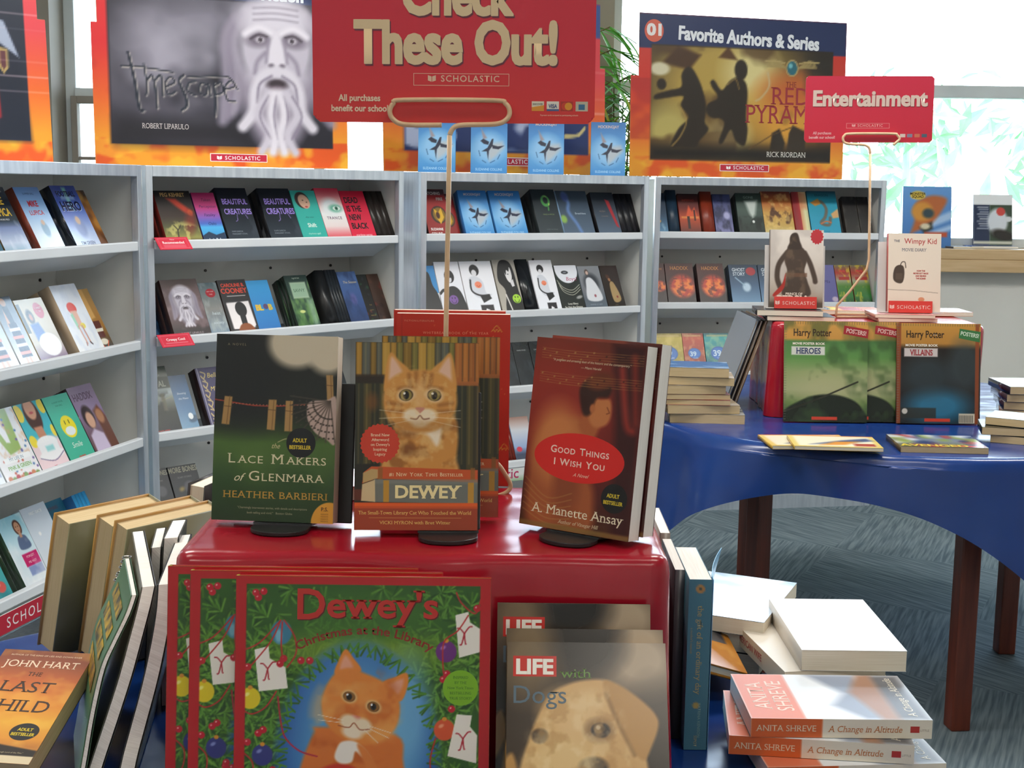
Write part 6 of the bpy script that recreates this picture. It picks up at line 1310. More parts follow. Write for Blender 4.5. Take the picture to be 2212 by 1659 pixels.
def px_path(P, Y, k=6): return smooth_path([at(x, y, Y) for x, y in P], k)
yc = ys-0.006
loop = px_path([(954, 270), (875, 269), (850, 258), (842, 241), (850, 224), (872, 216), (1065, 217), (1092, 224), (1101, 241), (1094, 258), (1070, 268), (1000, 270), (980, 276), (971, 292)], yc)
post = [loop[-1], at(969, 420, yc), at(965, 620, yc), at(962, 800, yc), at(960, 960, yc)]; q = on(960, 1060, ZR+0.004); fz = Vector((at(960, 1000, yc).x, yc, ZR+0.004)); post.append(fz)
base = smooth_path([fz, fz+Vector((0.03, 0.02, 0)), at(1060, 1073, 1.625), at(1090, 1066, 1.632), at(1103, 1050, 1.636), at(1092, 1026, 1.636), at(1072, 1000, 1.632), at(1040, 985, 1.625)], 6)
wire_stand('beige wire stand holding the large check these out sign', loop, post, base, 0.0029, 'wire', rt_loc=fz)
# the second stand and sign on the other box
y3 = y2+0.16
A = Art(at(2017, 235, y3).x-at(1740, 235, y3).x, at(1880, 163, y3).z-at(1880, 307, y3).z, 60, 'bd2a40', (1065, 395, 1740, 748)); A.grad([(0, 'bb2c44'), (1, 'bf2a3c')])
A.tx('Entertainment', 1407, 552, 78, 'c9b4a8', bold=0.05, fit=600, sh=(0.004, 0.005, '7a2a34')); logo(A, 1398, 664, 14, 'd89a98', (1285, 645, 1512, 672, 1.5)); A.tx('All purchases', 1158, 704, 14, 'd8a8a8', bold=0.02, cx=0.9).tx('benefit our school!', 1158, 727, 14, 'd8a8a8', bold=0.02, cx=0.9)
for x, c in ((1570, 'c8b8b0'), (1607, '7a7a8c'), (1646, 'c06a50'), (1684, '4a5a68')): A.vp([(x, 702), (x+28, 702), (x+28, 720), (x, 720)], c)
bl = at(1737, 308, y3); br = at(2013, 308, y3)
sign_board(A, T(bl.x, y3, bl.z) @ RY(-math.atan2(br.z-bl.z, br.x-bl.x)), 'red sign reading entertainment, above the box with the wizard magazines')
yc = y3-0.008
loop = px_path([(1930, 313), (1938, 306), (1943, 300), (1938, 292), (1926, 289), (1838, 289), (1824, 293), (1821, 301), (1826, 309), (1845, 312), (1866, 313), (1877, 319), (1880, 332)], yc)
fz = Vector((at(1806, 680, yc).x, yc, z2+0.004))
post = [loop[-1], at(1879, 420, yc), at(1877, 560, yc), at(1872, 582, yc), at(1835, 630, yc), at(1808, 660, yc), fz+Vector((0, 0, 0.01)), fz]
wire_stand('pale wire stand with a bent post holding the entertainment sign', loop, post, [fz, fz+Vector((0.03, 0.0, 0)), fz+Vector((0.13, 0.01, 0)), fz+Vector((0.14, 0.08, 0)), fz+Vector((0.02, 0.09, 0))], 0.0038, 'wire', rt_loc=fz)
# ---------------------------------------------------------------- promotional poster boards on the bookcase tops
def poster(art, M, label, cut):
    """cut: list of (x0,y0,x1,y1) notches of the outline in 0..1"""
    rt = empty('poster_board', M, label, 'poster', 'cardboard posters on the bookcases')
    art.cut = lambda X, Y: np.any([(X > a) & (X < c) & (Y > b) & (Y < d) for a, b, c, d in cut], axis=0) if cut else (X < -1)
    v, f, c = art.geo(0.0006); v[:, 1] -= 0.0002
    o = bpy.data.objects.new('printed_face', mesh_np('printed_face', v, f, c, 'satin')); C.objects.link(o); o.parent = rt
    w, h = art.w, art.h; L = max([0]+[c[2] for c in cut if c[0] <= 0])*w; Rr = min([1]+[c[0] for c in cut if c[2] >= 1])*w; yk = h*(1-max([0]+[c[3] for c in cut]))
    pts = [(0, 0), (w, 0), (w, yk), (Rr, yk), (Rr, h), (L, h), (L, yk), (0, yk)] if cut else [(0, 0), (w, 0), (w, h), (0, h)]
    MB().prism(pts, -0.004, 0, RX(R_(90))).build('board', 'board', rt)
    # folded strut keeping it upright
    MB().prism([(0.0055, 0.001), (0.05, 0.001), (0.0055, h*0.5)], w*0.5-0.04, w*0.5-0.036, Matrix(((0, 0, 1, 0), (1, 0, 0, 0), (0, 1, 0, 0), (0, 0, 0, 1)))).build('strut', 'board', rt)
    return rt
def flames(A, seed, x0, y0, x1, y1):
    m = A.mask(lambda: A.rc(x0, y0, x1, y1, 'fff')); A.nz('d8401c', 9, 8, 0.75, seed, 0.5, 0.62, m); A.nz('f0b838', 12, 12, 0.6, seed+1, 0.54, 0.66, m)
def base_art(w, h, n, fr, red='d02a30'):
    A = Art(w, h, n, 'e08a24', fr); A.grad([(0, red), (0.45, red), (0.7, 'e0652a'), (0.88, 'e8982c'), (1, 'e89a2a')]); return A
# bearded face poster
XL, XR = at(207, 365, 4.36), at(752, 365, 4.70); wd = (Vector((XR.x-XL.x, XR.y-XL.y))).length; ht = 0.70
A = base_art(wd, ht, 170, (690, -260, 2376, 1155)); flames(A, 3, 690, 980, 2376, 1155); A.nz('a82028', 8, 6, 0.5, 7, 0.52, 0.66, A.mask(lambda: (A.rc(690, 300, 830, 900, 'fff'), A.rc(2270, 300, 2376, 900, 'fff'))))
A.rc(770, -260, 2300, 60, '1c2c58'); A.rc(790, 55, 2270, 1022, '23222c', 1, 8)
mk = A.mask(lambda: A.rc(800, 60, 2265, 1015, 'fff')); A.nz('8a8696', 4, 4, 0.9, 11, 0.3, 0.66, A.mask(lambda: A.el(1450, 480, 700, 460, 'fff', 360))*mk); A.nz('b0acbc', 5, 5, 0.7, 21, 0.42, 0.7, A.mask(lambda: A.el(1400, 450, 560, 320, 'fff', 300))*mk)
A.rc(830, 850, 1700, 1015, '1e1d24', 0.8, 120)
A.im = np.where(mk[..., None] > 0.5, A.im, A.im)
stone_face(A, 1890, 360, 300)
for pts, wdt in (([(870, 520), (1000, 520), (1200, 545)], 9), ([(915, 430), (950, 600), (975, 780), (1000, 800)], 16), ([(1012, 500), (1030, 640), (1020, 700)], 9), ([(1035, 600), (1060, 570), (1080, 640), (1090, 780)], 12), ([(1085, 600), (1120, 570), (1130, 700)], 11), ([(1150, 640), (1205, 610), (1180, 575), (1145, 620), (1165, 690), (1210, 670)], 10), ([(1265, 560), (1235, 600), (1275, 700), (1280, 760), (1245, 790)], 14), ([(1340, 600), (1300, 610), (1290, 660), (1340, 690)], 10), ([(1420, 620), (1375, 610), (1370, 670), (1410, 680), (1425, 610), (1440, 690)], 10), ([(1465, 600), (1470, 720), (1465, 820)], 13), ([(1465, 620), (1510, 600), (1520, 660), (1470, 680)], 10), ([(1540, 640), (1600, 620), (1580, 580), (1535, 630), (1550, 710), (1600, 720)], 10), ([(1290, 570), (1440, 560), (1560, 560), (1620, 640)], 8)):
    A.ln([(p[0]+8, p[1]+8) for p in pts], wdt, 'b8b0a8', 10, True, 0.7); A.ln(pts, wdt, '1e2634', 5, True)
A.tx('Fantasy & Historical Fiction', 1490, 38, 96, 'e8ecf4', bold=0.06, fit=1180, rot=0).tx('ROBERT LIPARULO', 1140, 915, 34, 'c8c0c0', serif=True, fit=300)
A.vp([(1425, 1068), (1810, 1068), (1810, 1122), (1425, 1122)], 'f0ece8'); A.vp([(1430, 1072), (1806, 1072), (1806, 1118), (1430, 1118)], 'c02840'); logo(A, 1620, 1108, 25, 'f4f0f0')
poster(A, T(XL.x, XL.y, ZC+0.0032) @ RZ(math.atan2(XR.y-XL.y, XR.x-XL.x)) @ RX(-R_(3)), 'poster board with a bearded stone face, on the red tag bookcase', [(0, -1, 0.022, 0.36)])
# two runners poster on the window end case
XL, XR = at(1360, 366, 5.86), at(1820, 366, 6.14); wd = Vector((XR.x-XL.x, XR.y-XL.y)).length; ht = 0.69
A = base_art(wd, ht, 170, (145, 45, 1268, 893), 'd0382c'); flames(A, 8, 145, 790, 1268, 893); A.nz('a82828', 6, 6, 0.5, 7, 0.5, 0.64, A.mask(lambda: A.rc(145, 380, 245, 700, 'fff')))
A.rc(145, 45, 1268, 225, '22305c'); A.rc(245, 205, 1200, 805, '2a2018', 1, 3); m = A.mask(lambda: A.rc(248, 208, 1198, 800, 'fff'))
def inside(f):
    keep = A.im.copy(); f(); A.im = keep*(1-m[..., None])+A.im*m[..., None]
def scene_():
    A.el(620, 420, 380, 300, 'b89a4a', 260); A.el(760, 330, 130, 120, 'e0d090', 120); A.el(340, 650, 120, 110, 'b8a860', 100); A.el(980, 560, 220, 160, 'd89a38', 150); A.el(1000, 420, 160, 90, 'c8602c', 100, 0, 0.8); A.el(640, 660, 100, 80, 'd8cc8c', 90)
    A.nz('4a3018', 7, 5, 0.7, 5, 0.5, 0.66); A.rc(245, 730, 1200, 805, '17120e', 0.95, 60); A.rc(1060, 240, 1200, 420, '2a241e', 0.7, 60)
    A.pg([(300, 300), (380, 210), (500, 250), (440, 330)], '4a2f18', 18); A.pg([(590, 260), (640, 200), (690, 270)], '5a3a1c', 12); A.el(290, 330, 50, 30, 'd8d0b0', 14)
    K = '2a2016'
    A.pg([(400, 360), (420, 322), (450, 318), (480, 360), (510, 430), (530, 520), (525, 600), (545, 640), (500, 700), (480, 735), (400, 735), (350, 735), (390, 640), (440, 580), (400, 520), (410, 470), (330, 480), (268, 490), (270, 465), (340, 440), (400, 420)], K, 10, True); A.el(300, 410, 24, 26, K, 8)
    A.ln([(400, 530), (430, 600), (400, 680), (360, 730)], 8, 'b0904a', 6, True, 0.7)
    A.el(708, 320, 34, 48, K, 8); A.pg([(650, 380), (690, 360), (730, 380), (745, 440), (740, 560), (750, 640), (735, 720), (690, 700), (660, 640), (620, 710), (600, 700), (625, 600), (560, 560), (540, 510), (590, 470), (560, 420), (550, 390), (570, 380), (610, 430)], K, 10, True); A.el(575, 535, 45, 40, K, 10); A.ln([(640, 400), (680, 370), (700, 420)], 7, 'b0904a', 6, True, 0.6); A.ln([(850, 330), (858, 400), (820, 460), (790, 480)], 9, 'c8b890', 8, True, 0.8)
    A.pg([(870, 740), (880, 650), (920, 625), (950, 700), (940, 745)], '2c2218', 10); A.pg([(960, 745), (970, 650), (990, 605), (1060, 640), (1060, 745)], '34281c', 8); A.ln([(760, 740), (880, 660), (1000, 610)], 5, '5a4020', 5)
inside(scene_)
for q in (-1, 1):
    for i in range(8): a = R_(12+i*9); A.ln([(978+q*40, 300-i*1), (978+q*(40+95*math.cos(a*0.75)), 310-50*math.sin(a)-6)], 5, 'a8925c', 4, a=0.9)
    A.ln([(978+q*40, 275), (978+q*90, 264), (978+q*142, 268)], 8, 'b8a068', 4, True)
A.el(978, 300, 34, 40, 'b8a068', 4); A.el(978, 300, 27, 33, '2a6a78', 4); A.el(970, 288, 10, 12, '7ac0c8', 6)
A.vel(258, 135, 48, 52, 'd8604a', 40); A.tx('01', 258, 158, 52, 'f0e8e8', bold=0.06, fit=70); A.tx('Favorite Authors & Series', 750, 186, 62, 'eef0f6', bold=0.05, fit=735, rot=-1.8)
A.tx('THE', 975, 402, 26, '8a2c28', serif=True, fit=56).tx('RED', 972, 496, 84, 'a03038', serif=True, fit=205).tx('PYRAMID', 955, 598, 88, 'a03038', serif=True, fit=440).tx('RICK RIORDAN', 958, 778, 25, 'e0dcd4', serif=True, fit=210)
A.vp([(608, 822), (868, 822), (868, 860), (608, 860)], 'f0ece8'); A.vp([(611, 825), (865, 825), (865, 857), (611, 857)], 'c02840'); logo(A, 744, 849, 17, 'f4f0f0')
poster(A, T(XL.x, XL.y, ZC+0.0032) @ RZ(math.atan2(XR.y-XL.y, XR.x-XL.x)) @ RX(-R_(2)), 'poster board with two dark runners, on the window end bookcase', [(-1, -1, 0.035, 0.385)])
# poster behind the big sign
XL, XR = at(829, 365, 5.24), at(1306, 365, 5.74); wd = Vector((XR.x-XL.x, XR.y-XL.y)).length; ht = 0.70
A = base_art(wd, ht, 120, (580, 20, 1890, 1010), 'd8434c'); flames(A, 12, 580, 890, 1890, 1010); A.rc(580, 20, 1890, 215, '3a5490'); A.rc(690, 230, 1790, 895, '243466', 1, 3); A.nz('c8d0e8', 5, 5, 0.8, 5, 0.56, 0.62, A.mask(lambda: A.rc(700, 700, 1500, 880, 'fff'))); A.ln([(1640, 790), (1720, 780), (1760, 740)], 18, 'c8b880', 6, True)
A.vp([(1130, 920), (1422, 920), (1422, 968), (1130, 968)], 'f0ece8'); A.vp([(1134, 924), (1418, 924), (1418, 964), (1134, 964)], 'c02840'); logo(A, 1275, 955, 23, 'f4f0f0')
for i in range(6): A.rc(1790, 410+i*80, 1890, 413+i*80, 'f0b0b0', 0.7, 4)
poster(A, T(XL.x, XL.y, ZC+0.0032) @ RZ(math.atan2(XR.y-XL.y, XR.x-XL.x)) @ RX(-R_(2)), 'poster board with a blue picture, behind the big red sign', [(0.972, -1, 2, 0.37)])
# school jacket poster, cut by the photo edge
XR = at(116, 366, 4.03); az = 46.0; tdir = Vector((math.cos(R_(az)), math.sin(R_(az)), 0)); wd = 0.72; XL = XR-tdir*wd; ht = 0.70
A = base_art(wd, ht, 150, (-273, -141, 117, 366), 'd8434c'); flames(A, 15, -273, 322, 117, 366); A.rc(-273, -141, 117, -45, '3a5490'); A.rc(-238, -25, 82, 322, '1f2636', 1, 1.5)
A.pg([(-238, 322), (-220, 160), (-120, 90), (0, 60), (70, 130), (82, 322)], '1a2030', 14); A.pg([(-50, -25), (10, -25), (14, 66), (0, 110), (-30, 80)], 'c89a84', 12); A.pg([(14, 64), (48, 78), (70, 150), (34, 118)], '9aa4ba', 3); A.pg([(-8, 90), (10, 100), (30, 96), (22, 160), (12, 180), (0, 150)], 'c4c8d4', 3); A.pg([(10, 160), (32, 158), (36, 275), (20, 290), (8, 268)], '8c2430', 3); A.pg([(36, 132), (52, 134), (52, 172), (44, 186), (36, 170)], 'a8905c', 1.5); A.pg([(39, 138), (49, 139), (49, 168), (44, 178), (39, 166)], '5a3038', 1.5); A.pg([(-30, 300), (8, 296), (12, 322), (-30, 322)], 'd8d8dc', 2)
for i in range(6): A.rc(-238, 60+i*32, 117, 61.5+i*32, 'e8c8cc', 0.4, 1)
A.tx('School Stories', -80, -70, 34, 'e8ecf4', bold=0.05)
poster(A, T(XL.x, XL.y, ZC+0.0032) @ RZ(R_(az)) @ RX(-R_(3)), 'poster board with a dark school jacket and tie, on the lettered strip bookcase', [(0.965, -1, 2, 0.41)])

# ---------------------------------------------------------------- the second box and its table
GH = 'wizard poster magazines'
dH = Design(art_movie('HEROES'), 0.010, '6a5a34', '2a3a24', mt='gloss', pages='white_pages'); dV = Design(art_movie('VILLAINS'), 0.010, '6a3420', '2a2a2c', mt='gloss', pages='white_pages')
def lean_on(d, px, py, label, group, lean=9, az=0):
    q = on(px, py, ZT+0.002); return d.put(stand(q, az, lean), label, group)
for dd, px, dy_, lb in ((dH, 1782, 0.088, 'green poster magazine with heroes title, the front one showing whole'), (dH, 1850, 0.074, 'green poster magazine half hidden between the heroes and villains ones'), (dV, 2026, 0.090, 'dark poster magazine with villains title')):
    dd.put(stand((at(px, 918, y2-dy_).x, y2-dy_, ZT+0.004), 0, 9), lb, GH)
def flat(d, px, py, z, az, label, group=None, tilt=0.0):
    """lying face up; px,py: middle of its near edge at height z (top of what carries it)"""
    q = on(px, py, z); return d.put(T(q.x, q.y, z+d.t+0.0006) @ RZ(R_(az)) @ RX(-R_(90)) , label, group)
def fl(w, h, t, c, fn=None, spine='888', hard=False, mt='gloss', pages='pages', n=40, **k):
    A = Art(w, h, n, c, (0, 0, 100, 150)); (fn and fn(A)); return Design(A, t, spine, None, hard, mt, pages, **k)
def yellow_mag(A): A.grad([(0, 'e0c878'), (1, 'd8bc68')]); A.rc(6, 10, 94, 140, 'e8e0c8', 1, 4); A.pg([(20, 120), (60, 60), (90, 30), (96, 60), (60, 100)], '3a4a80', 8); A.pg([(30, 130), (50, 80), (80, 70), (60, 120)], 'd88a38', 8); A.rc(70, 100, 94, 134, 'a83a38'); A.rc(0, 0, 100, 6, 'c84830')
dy = fl(0.215, 0.15, 0.009, 'e0c878', yellow_mag, 'c8a040')
flat(dy, 1760, 971, ZT, 4, 'yellow picture magazine lying under its copy before the heroes magazine', 'yellow picture magazines')
flat(dy, 1812, 974, ZT+0.0105, -4, 'yellow picture magazine lying on top of its copy', 'yellow picture magazines')
def comic(A): A.grad([(0, '5a6a8a'), (0.5, '7a8090'), (1, '6a6a40')]); blobs(A, 4, ['c8ccd8', '2c3c68', 'a83a38', '8a9a40'], 26, 5, 14, 0.9); A.rc(60, 128, 98, 144, 'b83038'); A.tx('AVENGED', 40, 144, 12, 'd8c048', bold=0.04)
flat(fl(0.215, 0.165, 0.016, '6a7080', comic, '5a4a30', pages='tan_pages'), 2040, 980, ZT, -3, 'thick colourful comic magazine lying before the villains magazine')
GP = 'books piled beside the second draped box'
z = ZT
for w, h, t, c, sp, px, py, az, lb, kw in (
    (0.205, 0.135, 0.026, '6a6a62', '8c7a60', 1528, 928, -4, 'wide tan paged paperback at the very bottom of the pile by the box', {}),
    (0.20, 0.13, 0.024, 'b09c80', '7a664c', 1520, 909, 3, 'tan paged paperback second from the bottom of the pile by the box', {}),
    (0.215, 0.15, 0.014, 'b8483c', 'a83c34', 1492, 884, -2, 'glossy red and white magazine in the pile by the box', {}),
    (0.21, 0.15, 0.014, 'a8403a', '7a4034', 1494, 866, 1, 'glossy red magazine above its twin in the pile by the box', {}),
    (0.20, 0.13, 0.024, '8a7a64', '8c7a60', 1488, 848, 2, 'tan paged paperback third from the top of the pile by the box', {}),
    (0.19, 0.13, 0.022, 'b09c80', '7a664c', 1508, 846, -5, 'tan paged paperback just under the blue topped one', {}),
    (0.21, 0.14, 0.026, '3a6a9c', '6a5a48', 1488, 826, -6, 'blue topped paperback crowning the pile by the box', {})):
    d = fl(w, h, t, c, (lambda A: A.nz('e8e8ec', 4, 4, 0.5, 3)), sp, pages='tan_pages')
    q = on(1500, 915, ZT); p = at(px, 900, q.y); d.put(T(p.x, q.y, z+t+0.0004) @ RZ(R_(az)) @ RX(-R_(90)), lb, GP); z += t+0.0008
# tall thin picture books leaning on the side of the second box
for i in range(3):
    q0 = on(1550+i*10, 888, ZT+0.003); q1 = at(1622+i*10, 690, q0.y+0.02); ang = math.atan2(q1.x-q0.x, q1.z-q0.z)
    d = fl(0.21, 0.285, 0.009, ('8a9098', '4a4440', '6a5a48')[i], None, ('7c8894', '3a3430', '8a7258')[i], True)
    M = T(q0.x, q0.y+0.105, ZT+0.004) @ RY(ang) @ RZ(R_(-84)); d.put(M, ('%s tall thin picture book leaning on the side of the second box' % ('grey', 'black', 'brown')[i]), 'picture books leaning on the second box')
# things on top of the second box
Z2 = z2
d = fl(0.19, 0.14, 0.013, '2a2a2e', None, '3a3630'); q = at(1720, 690, y2+0.03)
M = lambda px, Y, zz, az: T(at(px, 690, Y).x, Y, zz) @ RZ(R_(az)) @ RX(-R_(90))
d.put(M(1730, y2+0.03, Z2+0.0145, -3), 'black paperback lying lowest under the warrior book holder')
d2_ = fl(0.185, 0.14, 0.016, '34343a', None, '2c2824'); d2_.put(M(1706, y2+0.03, Z2+0.0315, -4), 'black paperback lying on another one under the warrior book holder')
def holder(px0, px1, ytop, ybot, Y, book_d, bx, btop, label_h, label_b, zbase):
    a, b = at(px0, ybot, Y), at(px1, ybot, Y); w = b.x-a.x; c = (a+b)/2; H_ = at((px0+px1)/2, ytop, Y+0.03).z-zbase
    r = empty('book_holder', T(c.x, Y, zbase+0.0008), label_h, 'book holder', 'pale book holders on the second draped box'); Mi = RX(-R_(8))
    MB().box(-w/2, w/2, 0.032, 0.036, 0.0, H_, Mi).build('back_panel', 'acrylic', r); MB().box(-w/2, w/2, 0.0, 0.0315, 0.0, 0.003, Mi).build('ledge', 'acrylic', r)
    A = Art(w*0.70, 0.034, 40, 'c83a34', (0, 0, 100, 24)); logo(A, 50, 16, 8, 'd8b0a8'); pl = plate('label_lip', A, Mi @ T(-w*0.35-w*0.02, -0.003, 0.0), r, 'satin', 0.0025, 'c83a34')
    q = at(bx, ybot, Y); book_d.put(T(q.x, Y, zbase+0.0008) @ Mi @ T(0, 0.003, 0.0036), label_b)
holder(1655, 1786, 527, 664, y2+0.07, Design(art_persia(), 0.02, '6a5a4c', mt='satin'), 1720, 490, 'pale plastic holder carrying the misty beige paperback', 'misty beige paperback with a dark standing figure, in its holder', Z2+0.0325)
dp = fl(0.17, 0.135, 0.010, 'd8a8a8', lambda A: A.nz('c05a50', 6, 6, 0.5, 2), 'b89080'); dp.put(M(1962, y2+0.05, Z2+0.0115, 2), 'pinkish paperback lying lowest under the diary book holder')
dp.put(M(1955, y2+0.05, Z2+0.0225, -2), 'pinkish paperback lying upper under the diary book holder')
holder(1902, 2037, 520, 664, y2+0.09, Design(art_wimpy(), 0.018, 'a04038', mt='satin'), 1975, 485, 'pale plastic holder carrying the cream diary paperback', 'cream diary paperback with red hand-lettered title, in its holder', Z2+0.0235)
def omag(A): A.grad([(0, 'e0a03c'), (1, 'd86a38')], axis='x'); A.el(30, 70, 14, 20, 'e8d048', 4); A.rc(40, 20, 70, 130, 'b83038', 1, 8); A.el(14, 60, 10, 30, '4a6a9c', 4)
for px, lb in ((1840, 'orange comic magazine lying at the back of the second box, beside the bent wire'), (2030, 'orange comic magazine lying at the back of the second box, behind the diary')):
    d = fl(0.20, 0.14, 0.012, 'e0903c', omag, 'd87a34'); p = at(px, 680, y2+0.245); d.put(T(p.x, p.y, Z2+0.014) @ RX(-R_(90)), lb, 'orange comics at the back of the second box')
# dark books at the table end, glossy ones behind painted white with glare
z = ZT
for i, (px, py, az, lb) in enumerate(((2215, 960, -24, 'black paperback lying lowest at the table end, fanned toward the comic'), (2195, 945, -14, 'black paperback in the middle of the fanned dark pile'), (2200, 938, -30, 'black paperback topmost of the fanned dark pile'))):
    d = fl(0.17, 0.125, 0.020, '1c1e1a', lambda A: A.nz('3a3420', 6, 4, 0.6, 3, 0.55, 0.7), '181a16', mt='gloss', pages='tan_pages'); q = on(2190, 962, ZT); p = at(px, 950, q.y+0.01*i)
    d.put(T(p.x, p.y, z+0.0205) @ RZ(R_(az)) @ RX(-R_(90)), lb, 'dark paperbacks fanned at the table end'); z += 0.0212
z = ZT
for i in range(4):
    d = fl(0.16, 0.19, 0.022, ('e8e8ec', 'dfe3ea', '3a4a5a', 'f0f0f2')[i], None, ('a08468', '2c3440', '4a4a52', '2c3440')[i], mt='foil', pages='tan_pages'); q = on(2240, 905, ZT); d.put(T(q.x-0.02+0.006*i, q.y, z+0.0225) @ RZ(R_(-16+5*i)) @ RX(-R_(90)), ('%s of the glossy glare-painted books stacked by the box corner, at the photo edge' % ('lowest', 'second', 'third', 'topmost')[i]), 'glossy books stacked by the box corner'); z += 0.0232

# ---------------------------------------------------------------- window sill
def goal(A): A.grad([(0, '6a9cd8'), (0.5, '5a88c8'), (1, '4a7ab8')]); A.ln([(60, 90), (100, 70)], 16, 'a8c4e8', 8); A.ln([(50, 120), (100, 100)], 10, 'a8c4e8', 8); A.pg([(20, 60), (30, 36), (60, 22), (90, 30), (80, 60), (60, 90), (40, 104), (16, 118), (8, 140), (24, 84)], 'b8683c', 8, True); A.el(40, 62, 22, 20, 'd09040', 8); A.el(52, 66, 12, 10, '3a4a50', 6); A.pg([(34, 100), (60, 86), (62, 104), (44, 116)], '3a3a34', 6); A.el(46, 98, 10, 6, 'd8ccb0', 4); A.el(30, 22, 16, 9, 'd8b848', 2); A.tx('MONSTER', 30, 21, 5, '3a3420', bold=0.03).tx('SQUAD', 30, 28, 5, '3a3420', bold=0.03); A.rc(44, 112, 92, 124, 'c0583c', 1, 3)
ysl = YW+0.0
xa, xb = at(1950, 530, ysl).x, at(2054, 530, ysl).x; hb = at(2000, 402, ysl).z-SILL
fl(xb-xa, hb, 0.018, '5a8ac8', goal, '3a5a88').put(stand(((xa+xb)/2, ysl+0.0, SILL+0.001), 0, 8), 'blue paperback with an orange creature head, standing on the window sill')
def sport(A): A.rc(0, 0, 100, 30, 'f0f0f4'); A.rc(0, 30, 42, 150, '2a3450'); A.rc(42, 30, 100, 150, '3a4a38'); A.el(62, 80, 26, 34, 'd8dce4', 8); A.el(70, 50, 11, 11, 'd04840', 2); A.el(76, 120, 30, 14, '2a2420', 8, 15); A.el(90, 72, 9, 7, 'd8dce0', 2); A.rc(0, 138, 100, 146, 'd8d4c0'); [A.rc(10+(i % 3)*3, 36+i*7, 38, 38.4+i*7, 'c8ccd8') for i in range(10)]
xa, xb = at(2110, 505, ysl).x, at(2195, 505, ysl).x; zt_ = SILL+0.014
fl(0.23, 0.15, 0.012, '3a5aa0', None, '34508c', mt='gloss', pages='white_pages').put(T((xa+xb)/2-0.01, ysl-0.02, SILL+0.0128) @ RZ(R_(4)) @ RX(-R_(90)), 'blue edged book lying flat on the sill under the sports magazine')
fl(xb-xa, at(2150, 412, ysl).z-SILL-0.03, 0.01, 'e8e8f0', sport, '2a3450', mt='foil').put(stand(((xa+xb)/2, ysl+0.04, SILL+0.0145), 0, 10), 'glossy sports magazine propped up on the sill by a flat blue book')
fl(0.16, 0.12, 0.009, '8a8a90', None, '5a5a64', mt='gloss').put(T(at(2085, 520, ysl).x, ysl-0.055, SILL+0.0098) @ RZ(R_(12)) @ RX(-R_(90)), 'thin grey booklet lying on the sill beside the flat blue book')

# ---------------------------------------------------------------- potted plant behind the middle bookcase
pc = at(1338, 300, 6.215)
r = empty('potted_bamboo', (pc.x, pc.y, 0), 'tall leafy green potted plant behind the bookcases by the pillar', 'plant')
MB().prism([(0.115*math.cos(a*PI/12), 0.115*math.sin(a*PI/12)) for a in range(24)], 0, 0.32).build('pot', 'wood', r, bevel=0.01)
rnd = random.Random(11); sm = MB(); lf = MB(); yl = MB()
def leaf(mb, p, az, pitch, L, wd):
    M = T(p) @ RZ(az) @ RY(pitch); pts = []
    for k in range(6): f = k/5; y = wd*math.sin(PI*min(1, f*0.92+0.06))**0.8; pts.append((L*f, y, -L*0.35*f*f))
    up = [M @ Vector(q) for q in pts]; mid = [M @ Vector((q[0], 0, q[2]-wd*0.25)) for q in pts]; dn = [M @ Vector((q[0], -q[1], q[2])) for q in pts]
    mb.grid([up, mid, dn])
tips = []
for i in range(11):
    a = rnd.uniform(0, 6.28); top = Vector((0.20*math.cos(a), 0.07*math.sin(a), rnd.uniform(1.75, 2.2))); st = Vector((0.06*math.cos(a), 0.04*math.sin(a), 0.30)); P = smooth_path([st, st.lerp(top, 0.5)+Vector((0, 0, 0.12)), top], 5); sm.tube(P, [0.007-0.004*k/(len(P)-1) for k in range(len(P))], 6)
    for k in range(5, len(P)):
        for _ in range(4):
            q = P[k]; az = rnd.choice((0, PI))+rnd.uniform(-0.5, 0.5); ll = rnd.uniform(0.14, 0.24); e = q+Vector((0.07*math.cos(az), 0.07*math.sin(az), 0.03)); sm.tube([q, e], 0.002, 5); leaf(lf if rnd.random() < 0.9 else yl, e, az+rnd.uniform(-0.3, 0.3), rnd.uniform(-0.2, 0.9), ll, 0.017)
sm.build('stem', 'stem', r); o = lf.build('foliage', 'leaf', r, smooth=True); yl.build('yellowed_foliage', 'yleaf', r, smooth=True)['label'] = 'yellowed leaves'
# ---------------------------------------------------------------- books crowded round the front box
# three tan-paged hardcovers leaning toward the box, fore-edges to the front
GT = 'tan hardcovers leaning beside the front box'
for i, (bx, by, lb) in enumerate(((80, 1392, 'tan paged hardcover leaning first in the row, nearest the red lettered strip'), (168, 1408, 'tan paged hardcover leaning in the middle of the three'), (204, 1424, 'tan paged hardcover leaning last, mostly behind the spiral bound book'))):
    A = Art(0.152, (0.20, 0.205, 0.205)[i], 30, '8a8468', (0, 0, 100, 150)); A.rc(0, 0, 40, 150, 'c8752c', 1, 6)
    d = Design(A, 0.038 if i < 2 else 0.03, '8a8468', '77724f', True, 'satin', 'tan_pages', edge='b98a44')
    xd = Vector((math.cos(R_(-128)), math.sin(R_(-128)), 0)); Cn = on(bx, by, ZT+0.012); d.put(stand(Cn-xd*0.076+Vector((0, 0, 0.0)), -128, 15), lb, GT)
